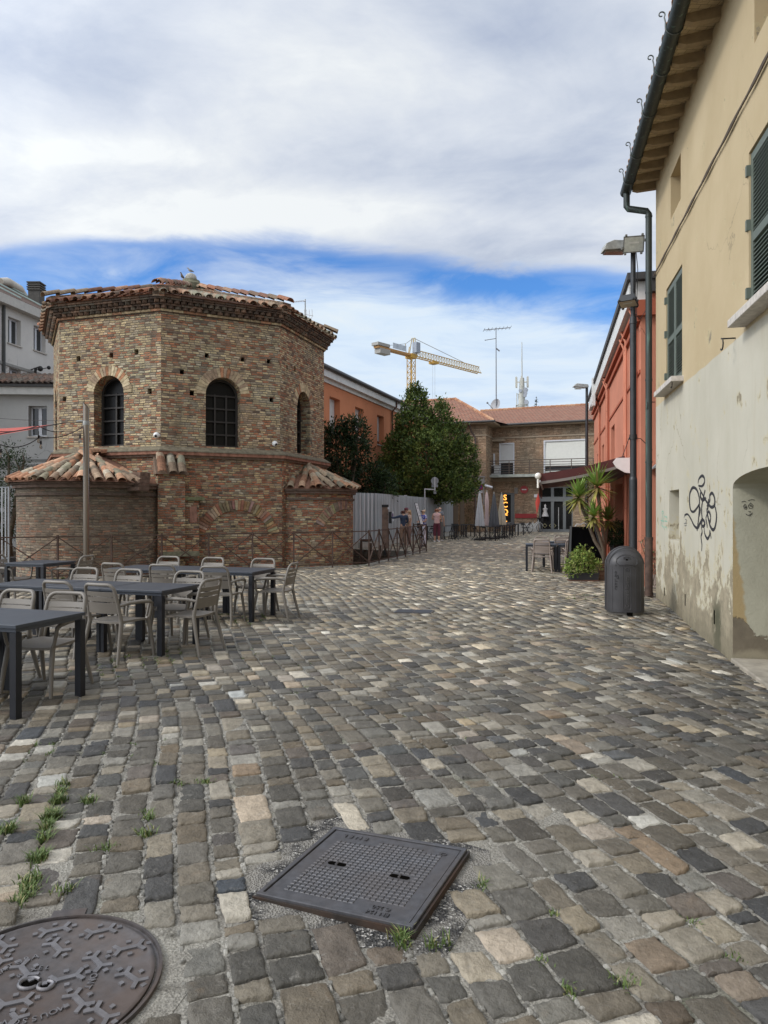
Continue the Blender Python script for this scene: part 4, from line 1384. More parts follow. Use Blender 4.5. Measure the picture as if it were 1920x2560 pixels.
    for s_ in S: stroke(s_, .046)
    for s_ in S[1:6]: stroke([(x + 5, y + 4) for x, y in s_], .022, .003)
    W.part('graffiti', gf, plain('black_spray_paint', (.022, .022, .026), .7, var=.3, scale=30), label='black looping spray paint tag')
    g2 = MB()
    for s_ in [[(575, 680), (570, 665), (580, 655), (586, 670), (577, 690), (572, 740), (562, 790)], [(590, 690), (585, 740), (580, 790)], [(595, 705), (618, 712), (616, 730)], [(595, 745), (620, 750)], [(570, 790), (585, 800), (595, 830)], [(595, 800), (612, 805), (618, 835)], [(560, 740), (590, 750)]]:
        stroke(s_, .022, .0025, g2)
    W.part('graffiti', g2, plain('green_spray_paint', (.20, .42, .31), .7), label='small faint green scrawl')
    g3 = MB()
    for s_ in [[(785, 730), (800, 740), (790, 760)], [(775, 770), (805, 765)], [(780, 790), (800, 785)], [(785, 810), (788, 840)], [(775, 720), (780, 700), (800, 690)]]:
        stroke(s_, .02, .0025, g3)
    W.part('graffiti', g3, plain('grey_pencil', (.16, .155, .14), .8), label='grey scribble beside the low niche')
    # little face drawn on the jamb of the alcove
    fc = MB()

    def jamb(x, y):
        px, py = 1500 + x * .2713, 1100 + y * .2713
        u = 5.34; o = cw(u, 0); n = Vector((CWD.x, CWD.y)); d = Vector(((px - 960) / F, 1.0))
        Y = Vector((o.x, o.y)).dot(n) / d.dot(n)
        return Vector((d.x * Y, Y, EYE - (py - 1280) / F * Y)) + U3 * .003
    for pts in ([(1305, 570), (1325, 563), (1345, 570)], [(1365, 560), (1395, 548), (1425, 555)], [(1320, 610), (1335, 590), (1352, 615), (1345, 640), (1328, 632), (1320, 610)], [(1365, 605), (1385, 578), (1408, 600), (1398, 632), (1375, 630), (1365, 605)],
                [(1368, 655), (1378, 665), (1388, 655)], [(1342, 680), (1365, 695), (1403, 672)], [(1345, 685), (1375, 700), (1398, 680)]):
        fc.tube([jamb(*p) for p in pts], .004, 4)
    for x, y in ((1338, 618), (1387, 603)): fc.tube([jamb(x - 6, y), jamb(x + 6, y)], .01, 6)
    W.part('drawn_face', fc, plain('charcoal_line', (.10, .095, .08), .9))


make_cream_house()

# ------------------------------------------------------------------ red house beyond it
RW0 = Vector((5.65, 15.6)); RWD = Vector((.2297, .9733)); RWN = Vector((-.9733, .2297))


def rw(u, z, off=0.0):
    p = RW0 + RWD * u + RWN * off
    return Vector((p.x, p.y, z))


def rw_px(px, py, off=0.0):
    d = Vector(((px - 960) / F, 1.0)); Y = (RW0 + RWN * off).dot(RWN) / d.dot(RWN)
    return (d * Y - RW0).dot(RWD), EYE - (py - 1280) / F * Y


RU3 = Vector((RWD.x, RWD.y, 0)); RN3 = Vector((RWN.x, RWN.y, 0))
M_RED = plaster('coral_red_plaster', (.52, .21, .135), .12)
M_REDDK = plaster('dark_coral_trim', (.36, .105, .06), .12)
M_WHITE = plain('white_fascia', (.62, .62, .60), .6, var=.12, scale=4)
M_ROOFDK = plain('dark_roof_sheet', (.05, .047, .045), .7, var=.2, scale=5)


def make_red_house():
    root = thing('red_house', 'long low coral red house with white fascia and pilaster strips', 'building', (*RW0, 0))
    W = World(root); L = 17.4
    wall = MB()
    wins = [(6.6, 7.9, 3.2, 4.4), (11.2, 12.2, 3.2, 4.2), (14.3, 15.1, 3.3, 4.1)]
    door = [(4.0, 6.4, 0.0, 2.5), (7.2, 8.4, 0, 2.4)]
    hl = [(rect_loop(*w), .5, True) for w in wins + door]
    wall.panel(rw(0, 0), RU3, RN3, rect_loop(0, L, 0, 6.45), hl)
    wall.panel(rw(0, 0), -RN3, -RU3, rect_loop(0, 8, 0, 6.45), [(rect_loop(.34, 2.2, 3.5, 4.7), .5, True)])
    wall.panel(rw(L, 0), -RN3, RU3, rect_loop(0, 8, 0, 6.45))
    W.part('wall', wall, M_RED)
    for u in (1.2, 3.2, 8.6, 9.6, 13.2): tr = MB(); tr.obox(rw(u, 0, -.02), RU3 * .22, RN3 * .07, ZV * 6.1); W.part('pilaster', tr, M_REDDK)
    bd = MB(); bd.obox(rw(0, 5.86, -.02), RU3 * L, RN3 * .09, ZV * .12); bd.obox(rw(0, 6.10, -.02), RU3 * L, RN3 * .15, ZV * .12)
    bd.obox(rw(.02, 4.72, -.02), RU3 * (L - .1), RN3 * .05, ZV * .07)
    bd.obox(rw(-.13, 5.95, .13), RU3 * .13, -RN3 * 7, ZV * .34)
    W.part('cornice', bd, M_REDDK)
    fa = MB(); fa.obox(rw(-.02, 6.30, -.1), RU3 * L, RN3 * .34, ZV * .42)
    W.part('fascia', fa, M_WHITE)
    rf = MB(); rf.obox(rw(-.2, 6.725, .30), RU3 * (L + .3), -RN3 * 8, ZV * .15); rf.obox(rw(-.16, 6.45, -.12), RU3 * .14, -RN3 * 6, ZV * .27)
    W.part('roof', rf, M_ROOFDK)
    ds = MB(); ds.obox(rw(4.05, 0.02, -.45), RU3 * 2.3, RN3 * .05, ZV * 2.4); ds.obox(rw(7.25, 0.02, -.45), RU3 * 1.1, RN3 * .05, ZV * 2.3)
    W.part('shop_door', ds, dark_glass('shop_glass', (.016, .014, .013)))
    for a, b, c, d in wins:
        m = MB(); m.obox(rw(a + .02, c + .02, -.48), RU3 * (b - a - .04), RN3 * .04, ZV * (d - c - .04)); W.part('window', m, dark_glass('upper_glass', (.03, .03, .03), .3))
    for u, z0, z1, o in ((2.6, .4, 6.3, .06), (3.05, 3.4, 6.2, .05), (8.95, 2.8, 6.3, .06), (9.2, 3.0, 6.2, .05), (13.0, 3, 6.2, .06), (.5, 3.3, 6.3, .07), (.28, .3, 6.0, .07)):
        m = MB(); m.tube([rw(u, z0, o), rw(u, z1 - .3, o), rw(u + .15, z1, o + .1)], .035, 8); W.part('pipe', m, M_RED, 50)
    sg = MB(); sg.obox(rw(-.012, .0, -.1), RU3 * .03, -RN3 * 5, ZV * .28); sg.obox(rw(.03, 0, -.02), RU3 * 3.9, RN3 * .05, ZV * .25)
    W.part('plinth', sg, plain('pinkish_plinth', (.42, .33, .28), .9, var=.15, bump=.3))
    cl = MB(); u, z = rw_px(1503, 975); cl.obox(rw(u, z - .6, .22), RU3 * .5, RN3 * .12, ZV * 1.1)
    W.part('wall_box', cl, M_WHITE)
    # grey hood with an amber lantern on the end wall
    hd = MB()
    e = -RN3
    hd.prism([rw(-.02, 2.55, -.15), rw(-.02, 3.35, -.95), rw(-.02, 2.9, -.95)], RU3 * -.45)
    W.part('hood', hd, plain('grey_sheet', (.25, .25, .25), .6))
    # awning: cassette, cloth, valance, front bar, arms
    aw = thing('awning', 'dark red retractable awning with white end cap over the bar terrace', 'awning', rw(2.0, 2.75, 0))
    V = World(aw)
    n = 16; c0, cl_ = 1.9, 6.2

    def sag(k): return 2.86 - .42 * (k / n) - .05 * sin(pi * k / n)
    cl2 = MB(); vs = []
    for k in range(n + 1):
        for u in (c0, c0 + cl_): vs.append(rw(u, sag(k), .15 + 2.05 * k / n))
    vs2 = [v + Vector((0, 0, .012)) for v in vs]
    cl2.add(vs, [(2 * k, 2 * k + 1, 2 * k + 3, 2 * k + 2) for k in range(n)]); cl2.add(vs2, [(2 * k, 2 * k + 1, 2 * k + 3, 2 * k + 2) for k in range(n)])
    mcl = plain('dark_red_awning_cloth', (.075, .018, .016), .85, var=.15, scale=5, bump=.1)
    V.part('cloth', cl2, mcl, 60)
    va = MB()
    zf = sag(n)
    for k in range(24):
        u0 = c0 + cl_ * k / 24; u1 = c0 + cl_ * (k + 1) / 24; dz = .34 + .03 * sin(k * 1.3)
        va.obox(rw(u0, zf - dz, 2.215), RU3 * (u1 - u0), RN3 * .008, ZV * dz)
    V.part('valance', va, mcl)
    sd = MB()
    for k in range(n):
        a = .15 + 2.05 * k / n; b = .15 + 2.05 * (k + 1) / n
        sd.add([rw(c0 - .004, sag(k) - .02, a), rw(c0 - .004, sag(k + 1) - .02, b), rw(c0 - .004, sag(k + 1) - .09, b), rw(c0 - .004, sag(k) - .09, a)], [(0, 1, 2, 3)])
    V.part('side_frame', sd, plain('grey_brown_bar', (.2, .17, .15), .5))
    sf = MB()
    for k in range(n):
        a = .15 + 2.05 * k / n; b = .15 + 2.05 * (k + 1) / n
        sf.obox(rw(c0 - .002, sag(k) - .02, a), rw(c0 - .002, sag(k + 1) - .02, b) - rw(c0 - .002, sag(k) - .02, a), ZV * .20, RU3 * .012)
    V.part('side_flap', sf, mcl)
    cs = MB()
    pr = [(0, 2.98), (.36, 2.98), (.44, 2.88), (.36, 2.74), (.16, 2.62), (.04, 2.60), (0, 2.66)]
    cs.prism([rw(c0 - .12, z, o) for o, z in pr], RU3 * .1)
    V.part('end_cap', cs, plain('white_cap', (.72, .69, .67), .4, var=.04))
    cs2 = MB(); cs2.prism([rw(c0 - .01, z, o) for o, z in pr], RU3 * (cl_ + .1)); V.part('cassette', cs2, mcl)
    fb = MB(); fb.tube([rw(c0 - .05, zf - .01, 2.21), rw(c0 + cl_, zf - .01, 2.21)], .04, 8); V.part('front_bar', fb, plain('grey_bar', (.3, .28, .27), .5), 50)
    lb = MB(); p = rw(c0 - .03, zf + .12, 2.24); lb.ball(p, .085, 12, 8); lb.tube([p - Vector((0, 0, .3)), p], .03, 8)
    V.part('globe', lb, plain('milk_glass', (.75, .72, .65), .3), 60)
    rg = MB(); p = rw(c0 - .06, zf - .3, 2.24); rg.add([p + RU3 * -.02, p + RN3 * .07 - ZV * .25, p - ZV * .55 + RN3 * .03, p - RN3 * .05 - ZV * .22], [(0, 1, 2, 3)])
    V.part('pennant', rg, plain('red_cloth', (.42, .05, .035), .8))
    lc = thing('wall_lantern', 'amber glass box lantern on the red wall beside the dark green downpipe', 'lamp', rw(-.02, 2.72, -.62))
    V = World(lc); m = MB(); m.obox(rw(-.02, 2.72, -.42), RU3 * -.25, -RN3 * .42, ZV * .19)
    V.part('glass', m, plain('amber_glass', (.42, .19, .05), .25, var=.15))
    m = MB(); m.obox(rw(-.015, 2.62, -.40), RU3 * -.29, -RN3 * .46, ZV * .095); V.part('base', m, M_IRON)


make_red_house()


# ------------------------------------------------------------------ street lamps
M_POLE = plain('dark_grey_painted_steel', (.032, .034, .037), .45, .2, var=.2, scale=8)
M_LUM = plain('weathered_grey_lamp_housing', (.33, .33, .31), .6, .1, var=.3, scale=12)
M_LENS = plain('dull_lamp_glass', (.46, .47, .43), .25, var=.15, scale=14)


def make_lamps():
    Y = 14.2; x = (1583 - 960) / F * Y
    r = thing('street_lamp', 'tall dark street lamp with two floodlights on its pole near the cream house corner', 'street lamp', (x, Y, gz(x, Y)))
    z0 = r.location.z
    b = MB(); b.tube([(0, 0, -.02), (0, 0, 2.3)], .078, 16); b.tube([(0, 0, 2.3), (0, 0, 2.36)], [.078, .06], 16); b.tube([(0, 0, 2.34), (0, 0, 5.55)], .062, 16); b.tube([(0, 0, 5.5), (0, 0, 6.95)], .05, 14)
    b.tube([(0, 0, 5.42), (0, 0, 5.56)], [.075, .066], 14)
    b.build('pole', M_POLE, r, 50)
    h = MB()
    h.prism([(-.62, -.13, 6.86), (-.58, -.13, 6.99), (-.42, -.13, 7.06), (.1, -.13, 7.04), (.14, -.13, 6.93), (.1, -.13, 6.90)], (0, .26, 0))
    hd = h.build('lamp_head', M_LUM, r); bevel(hd, .012)
    g = MB(); g.box((-.38, 0, 6.855), (.40, .2, .05)); g.build('diffuser', M_DGLASS if False else plain('brown_lamp_glass', (.12, .09, .07), .3), hd)

    def flood(name, c, size, rz, rx, mat, lens):
        f = MB(); w, d, hh = size
        M = Matrix.Translation(c) @ Matrix.Rotation(rz, 4, 'Z') @ Matrix.Rotation(rx, 4, 'X')
        vs = [(-w / 2, -d / 2, -hh / 2), (w / 2, -d / 2, -hh / 2), (w / 2, -d / 2, hh / 2), (-w / 2, -d / 2, hh / 2), (-w * .38, d / 2, -hh * .36), (w * .38, d / 2, -hh * .36), (w * .38, d / 2, hh * .36), (-w * .38, d / 2, hh * .36)]
        f.add([M @ Vector(v) for v in vs], [(0, 3, 2, 1), (4, 5, 6, 7), (0, 1, 5, 4), (1, 2, 6, 5), (2, 3, 7, 6), (3, 0, 4, 7)])
        for sx in (-1, 1):
            for sz in (-1, 1): f.box(M @ Vector((sx * w * .38, -d / 2, sz * (hh / 2 + .012))), (.04, .05, .04))
            f.box(M @ Vector((sx * (w / 2 + .012), -d / 2, hh * .2 * sx)), (.04, .05, .05))
        fo = f.build(name, mat, r); bevel(fo, .008)
        l = MB(); l.add([M @ Vector((sx * w * .44, -d / 2 - .004, sz * hh * .42)) for sx, sz in ((-1, -1), (1, -1), (1, 1), (-1, 1))], [(0, 1, 2, 3)])
        l.build('lens', lens, fo)
        l = MB(); l.add([M @ Vector((sx * w * .25, -d / 2 - .007, .03 + sz * hh * .05)) for sx, sz in ((-1, -1), (1, -1), (1, 1), (-1, 1))], [(0, 1, 2, 3)])
        l.build('lamp_tube', plain('lamp_tube_white', (.55, .55, .52), .3), fo)
        return fo
    flood('floodlight', Vector((-.07, -.20, 6.95)), (.40, .17, .32), rad(-12), rad(28), plain('floodlight_housing', (.17, .17, .16), .6, .1, var=.3, scale=12), M_LENS)
    f2 = flood('floodlight', Vector((-.13, -.10, 5.86)), (.36, .16, .26), rad(-35), rad(72), M_POLE, plain('warm_lens', (.40, .33, .24), .3))
    br = MB(); br.bar((0, 0, 5.86), (-.1, -.1, 5.9), .05); br.bar((0, 0, 6.9), (-.05, -.16, 6.95), .05); br.build('bracket', M_IRON, r)
    cb = MB(); cb.tube([(.06, 0, 6.85), (.085, -.02, 6.5), (.075, 0, 6.0), (.07, 0, 5.6)], .008, 5); cb.tube([(-.05, -.03, 5.7), (.12, -.06, 5.5), (.3, .05, 5.75), (.38, .2, 5.9)], .007, 5); cb.build('cable', M_IRON, r)
    cl = MB(); cl.tube([(0, 0, 3.1), (0, 0, 3.2)], .076, 14); cl.tube([(-.25, -.1, 2.75), (-.08, 0, 3.14), (.15, 0, 3.12), (.42, .1, 2.9)], .008, 5); cl.build('clamp', M_IRON, r, 50)
    # second lamp further on
    Y = 29.5; x = (1467 - 960) / F * Y
    r = thing('street_lamp', 'slender street lamp with a flat pale head in front of the brick building', 'street lamp', (x, Y, gz(x, Y)))
    b = MB(); b.tube([(0, 0, -.02), (0, 0, 3), (0, 0, 6.75)], [.075, .07, .055], 12); b.build('pole', M_POLE, r, 50)
    h = MB(); h.prism([(-.58, -.14, 6.75), (-.45, -.14, 6.88), (.02, -.14, 6.84), (.05, -.14, 6.72), (-.1, -.14, 6.70)], (0, .28, 0)); hd = h.build('lamp_head', M_LUM, r); bevel(hd, .012)
    g = MB(); g.box((-.36, 0, 6.70), (.26, .2, .07)); g.build('diffuser', M_LENS, hd)


make_lamps()
# ------------------------------------------------------------------ generic straight facade
class Facade:
    def __init__(s, o, d):
        s.o = Vector(o); s.d = Vector(d).normalized(); s.n = Vector((s.d.y, -s.d.x))
        if s.n.dot(s.o) > 0: s.n = -s.n
        s.U = Vector((s.d.x, s.d.y, 0)); s.N = Vector((s.n.x, s.n.y, 0))

    def p(s, u, z, off=0.0):
        q = s.o + s.d * u + s.n * off
        return Vector((q.x, q.y, z))

    def px(s, px, py, off=0.0):
        d = Vector(((px - 960) / F, 1.0)); Y = (s.o + s.n * off).dot(s.n) / d.dot(s.n)
        return (d * Y - s.o).dot(s.d), EYE - (py - 1280) / F * Y

    def box(s, mb, u0, u1, z0, z1, o0, o1):
        mb.obox(s.p(u0, z0, o0), s.U * (u1 - u0), s.N * (o1 - o0), ZV * (z1 - z0))


M_GLASSW = dark_glass('window_glass', (.03, .033, .036), .05)
M_WFRAME = plain('white_window_frame', (.62, .63, .66), .45, var=.05)
M_SHUTW = plain('white_roller_shutter', (.58, .58, .57), .6, var=.06)


def casement(W, f, u0, u1, z0, z1, dep=.18, sill=True, leaves=2):
    m = MB(); o = -dep
    f.box(m, u0 + .003, u0 + .07, z0 + .003, z1 - .003, o, o + .05); f.box(m, u1 - .07, u1 - .003, z0 + .003, z1 - .003, o, o + .05)
    f.box(m, u0 + .07, u1 - .07, z0 + .003, z0 + .08, o, o + .05); f.box(m, u0 + .07, u1 - .07, z1 - .08, z1 - .003, o, o + .05)
    if leaves == 2: c = (u0 + u1) / 2; f.box(m, c - .07, c + .07, z0 + .08, z1 - .08, o + .002, o + .055)
    w = W.part('window', m, M_WFRAME)
    g = MB(); f.box(g, u0 + .06, u1 - .06, z0 + .07, z1 - .07, o + .005, o + .02); W.part('pane', g, M_GLASSW, parent=w)
    if sill:
        s_ = MB(); f.box(s_, u0 - .06, u1 + .06, z0 - .06, z0 - .002, -dep + .02, .07); W.part('sill', s_, M_SILL, parent=w)


# ------------------------------------------------------------------ pale houses on the far left
def make_left_houses():
    f = Facade((-18.6, 32), (.158, .9874))
    root = thing('pale_house', 'tall pale grey rendered house with dark sloping roof and white casement windows', 'building', f.p(0, 0))
    W = World(root); L = 14
    px = f.px
    wl = []
    for (x0, y0, x1, y1) in ((20, 790, 52, 862), (84, 812, 114, 880), (23, 918, 53, 990), (145, 845, 168, 905), (86, 930, 116, 1000)):
        u0, za = px(x0, y1); u1, _ = px(x1, y1); zt = px(x0, y0)[1]; za = px(x0, y1 - 6)[1]
        wl.append((u0, u1, za, zt))
    m = MB(); m.panel(f.p(-8, 0), f.U, f.N, rect_loop(0, L + 8, 0, 12.0), [(rect_loop(a + 8, b + 8, c, d), .3, False) for a, b, c, d in wl])
    m.panel(f.p(L, 0), -f.N, f.U, rect_loop(0, 9, 0, 12.0))
    W.part('wall', m, plaster('warm_grey_render', (.66, .635, .595), .08))
    for w in wl: casement(W, f, *w, dep=.28)
    c = MB(); f.box(c, -8, L + .3, 11.55, 11.98, .005, .42); W.part('cornice', c, plain('pale_cornice', (.52, .50, .46), .8, var=.1))
    b = MB(); f.box(b, -8, L, 8.72, 8.85, .0, .06); W.part('moulding', b, plain('grey_moulding', (.3, .29, .27), .8))
    t = NT('brown_roof_tiles'); o = t.coord()
    n_ = t.noise(20, t.n('Mapping', {'Vector': o, 'Scale': (1, 1, 4)}).outputs[0], 5)
    mr = t.out(t.mix(t.mapr(n_, .35, .65), (.055, .04, .032), (.16, .085, .055)), .9, 0, t.bump(n_, .5, .03))
    r = MB()
    E0, E1 = f.p(-8, 12.0, .40), f.p(L + .3, 12.0, .40); T0, T1 = f.p(-8, 14.5, -4.2), f.p(L + .3, 14.5, -4.2)
    r.add([E0, E1, T1, T0, E0 + f.N * -9.4, E1 + f.N * -9.4], [(0, 1, 2, 3), (3, 2, 5, 4), (1, 5, 2)])
    ro = W.part('roof', r, mr)
    for (a, b_) in ((.8, 4.2), (4.6, 8.2), (7.6, 11.6), (11.2, 14.6)):
        rb = MB(); p = f.p(a + 2.2, 12.1, .25); q = f.p(a - .3, 14.4, -4.0)
        rb.bar(p + ZV * .08, q + ZV * .1, .09, .07); W.part('roof_rail', rb, plain('pale_green_bar', (.42, .52, .48), .5), parent=ro)
    v = MB(); n = 10
    for u in (0, 3.0, 6.2):
        v.tube([f.p(u + .05, 14.25, -3.4 + .0), f.p(u + .9, 14.5, -3.6), f.p(u + 2.2, 14.5, -3.8), f.p(u + 3.1, 14.2, -4)], [.18, .24, .24, .18], 10)
    W.part('roof_vault', v, plain('cream_vault', (.55, .5, .42), .6), 60, parent=ro)
    ch = MB(); u, z = px(88, 745); cx = f.p(px(91, 740, -1.9)[0], 0, -1.9)
    ch.box((cx.x, cx.y, 13.2), (.62, .62, 1.9))
    for k in range(4): ch.box((cx.x, cx.y, 13.95 + .13 * k), (.72 + .03 * (k % 2), .72, .07))
    W.part('chimney', ch, plain('dark_grey_chimney', (.085, .08, .072), .85, var=.2, bump=.3), parent=ro)
    d = MB(); u, _ = px(6, 800); d.tube([f.p(u, 0, .08), f.p(u, 11.6, .08)], .075, 10); W.part('downpipe', d, plain('dark_pipe', (.05, .05, .048), .5), 50)
    lp = MB(); u, z = px(76, 925); a = f.p(u, z, 0); lp.tube([a, a + f.N * .5 + ZV * .15], .03, 6); lp.ball(a + f.N * .55 + ZV * .05, .14, 8, 6); lp.tube([a + f.N * .3 + ZV * .1, a + f.N * .25 - ZV * .3], .07, 8)
    u, z = px(100, 920); lp.tube([a + f.N * .3, f.p(u, z, .5)], .02, 6); lp.ball(f.p(u, z, .5), .1, 8, 6)
    W.part('wall_lamp', lp, M_IRON, 60)

    # lower wing
    f2 = Facade((-17.2, 30.4), (1, .06))
    r2 = thing('grey_house', 'low pale grey rendered house with shallow dark tiled roof behind the red shade sail', 'building', f2.p(0, 0))
    W = World(r2)
    u0, z0 = f2.px(71, 1091); u1, z1 = f2.px(117, 1015)
    m = MB(); m.panel(f2.p(-6, 0), f2.U, f2.N, rect_loop(0, 14, 0, 7.0), [(rect_loop(u0 + 6, u1 + 6, z0, z1), .35, False)])
    m.panel(f2.p(8, 0), -f2.N, f2.U, rect_loop(0, 5, 0, 7.0))
    W.part('wall', m, plaster('light_grey_render', (.45, .445, .43), .07))
    casement(W, f2, u0, u1, z0, z1, dep=.33)
    c = MB(); f2.box(c, -6, 8.1, 6.66, 6.98, .005, .35); W.part('fascia', c, plain('pale_fascia', (.5, .49, .46), .7, var=.1))
    g = MB(); f2.box(g, -6, 8.1, 6.98, 7.08, .1, .45); W.part('gutter', g, M_ROOFDK)
    rf = MB(); rf.col = (.1, .07, .055); rf.add([f2.p(-6, 7.06, .4), f2.p(8.1, 7.06, .4), f2.p(8.1, 8.0, -3), f2.p(-6, 8.0, -3), f2.p(8.1, 7.06, -6), f2.p(-6, 7.06, -6)], [(0, 1, 2, 3), (3, 2, 4, 5), (1, 4, 2)])
    for k in range(60): tile_run(rf, f2.p(-5.9 + .235 * k, 7.09, .42), f2.p(-5.9 + .235 * k, 8.02, -2.9), f2.N * .28 + ZV, .11, [(.17, .115, .085), (.13, .09, .07), (.20, .12, .085), (.15, .125, .1)], .5, seg=4)
    W.part('roof', rf, M_TILE, 40)
    mo = MB(); f2.box(mo, -6, 8, 3.85, 3.93, 0, .05); f2.box(mo, -6, 8, 3.62, 3.70, 0, .07); W.part('moulding', mo, plain('grey_string_course', (.22, .22, .21), .8))


make_left_houses()


# ------------------------------------------------------------------ orange house behind the baptistery
def make_orange_house():
    f = Facade((-2.98, 35.2), (.3295, .9442))
    root = thing('orange_house', 'long orange plastered house with white eaves fascia and white roller shutters', 'building', f.p(0, 0))
    W = World(root); L = 21
    wl = []
    for (x0, x1, yb, yt) in ((824, 850, 1078, 990), (888, 909, 1090, 1016), (943, 960, 1110, 1036)):
        u0, z0 = f.px(x0, yb); u1 = f.px(x1, yb)[0]; z1 = f.px(x0, yt)[1]
        wl.append((u0, u1, z0, z1))
    wl.append((wl[-1][0] + 4.2, wl[-1][0] + 5.2, wl[-1][2], wl[-1][3]))
    lowr = [(a, b, .9, 3.2) for a, b, c, d in wl]
    m = MB(); m.panel(f.p(-9, 0), f.U, f.N, rect_loop(0, L + 9, 0, 8.6), [(rect_loop(a + 9, b + 9, c, d), .38, False) for a, b, c, d in wl + lowr])
    m.panel(f.p(L, 0), -f.N, f.U, rect_loop(0, 8, 0, 8.6))
    W.part('wall', m, plaster('orange_plaster', (.54, .215, .11), .08))
    for (a, b, c, d) in wl:
        s = MB(); k = 0; zz = c + .28
        f.box(s, a + .004, b - .004, zz, d - .004, -.36, -.33)
        while zz < d - .06:
            f.box(s, a + .02, b - .02, zz + .004, zz + .045, -.335, -.318); zz += .055
        sh = W.part('roller_shutter', s, M_SHUTW)
        g = MB(); f.box(g, a + .004, b - .004, c + .004, c + .27, -.37, -.34); W.part('pane', g, M_GLASSW, parent=sh)
        s_ = MB(); f.box(s_, a - .05, b + .05, c - .06, c - .002, -.36, .06); W.part('sill', s_, M_SILL, parent=sh)
    for (a, b, c, d) in lowr:
        g = MB(); f.box(g, a + .004, b - .004, c, d, -.37, -.34); W.part('shutter', g, M_WOODDK)
    fa = MB(); f.box(fa, -9, L + .2, 8.28, 8.62, .005, .34); f.box(fa, -9, L + .2, 8.10, 8.28, .004, .1); W.part('fascia', fa, M_WHITE)
    gt = MB(); gt.tube([f.p(-9, 8.72, .42), f.p(L + .2, 8.72, .42)], .115, 10); f.box(gt, -9, L + .2, 8.62, 8.80, .02, .4); W.part('gutter', gt, plain('dark_brown_gutter', (.06, .055, .052), .5), 50)
    rf = MB(); rf.add([f.p(-9, 8.8, .3), f.p(L + .3, 8.8, .3), f.p(L + .3, 9.5, -4), f.p(-9, 9.5, -4), f.p(L + .3, 8.8, -8), f.p(-9, 8.8, -8)], [(0, 1, 2, 3), (3, 2, 4, 5), (1, 4, 2)])
    W.part('roof', rf, M_ROOFDK)
    u, _ = f.px(977, 1020)
    d = MB(); d.tube([f.p(u, 8.6, .4), f.p(u, 8.3, .38), f.p(u, 8.0, .1), f.p(u, .2, .1)], .06, 8); W.part('downpipe', d, plain('brown_downpipe', (.1, .05, .035), .5), 50)
    # antenna on this roof
    Y = 37.0; a = P(763, 806, Y); base = 9.3
    an = thing('antenna', 'small white television antenna on a mast beside the baptistery eave', 'antenna', (a.x, a.y, base)); V = World(an)
    s = Y / F; top = P(763, 748, Y).z
    m = MB(); m.tube([(a.x, a.y, base), (a.x, a.y, top)], .03, 6); V.part('mast', m, M_LUM)
    m = MB(); p = P(762, 752, Y); q = P(735, 759, Y) + Vector((0, -.3, 0)); m.tube([p, q], .018, 5)
    for k in range(7):
        c = p.lerp(q, k / 7); m.tube([c + Vector((0, -.16, 0)), c + Vector((0, .16, 0))], .008, 4)
    m.ball(p, .06, 8, 5); V.part('boom_antenna', m, plain('pale_aluminium', (.6, .61, .62), .4, .5))
    m = MB()
    for dx, lean in ((-6, -.1), (-1, -.05), (6, .1), (13, .2)):
        p0 = P(763 + dx, 800, Y); p1 = P(763 + dx + 3, 772, Y); m.tube([p0 + Vector((0, .15, 0)), p0.lerp(p1, .5) + Vector((.05, .2, 0)), p1 + Vector((0, .15, 0))], .016, 5)
    m.tube([P(760, 785, Y), P(783, 790, Y)], .02, 5); V.part('panel_antenna', m, plain('white_antenna', (.7, .7, .7), .4))


make_orange_house()


# ------------------------------------------------------------------ far brick building with shop, balcony and tiled roof
BR_FAR = [(0, (.37, .265, .175)), (.35, (.41, .30, .20)), (.65, (.33, .235, .155)), (.88, (.45, .34, .235))]
M_BFAR = brick_mat('tan_facing_brick', BR_FAR, (.24, .19, .14), bw=.3, bh=.095, gap=.014, wob=.003, bump=.5)


def far_roof_mat():
    t = NT('orange_roof_tiles'); uv = t.n('UVMap').outputs[0]
    b = t.n('TexBrick', {'Vector': uv, 'Color1': (.29, .125, .078, 1), 'Color2': (.225, .098, .062, 1), 'Mortar': (.13, .06, .04, 1), 'Scale': 1.0, 'Brick Width': .27, 'Row Height': .36, 'Mortar Size': .035})
    c = t.mix(t.mapr(t.noise(2.2, uv, 6), .4, .7, 0, .5), b.outputs[0], (.25, .165, .115))
    return t.out(c, .9, 0, t.bump(b.outputs['Fac'], -.6, .04))


M_FROOF = far_roof_mat()


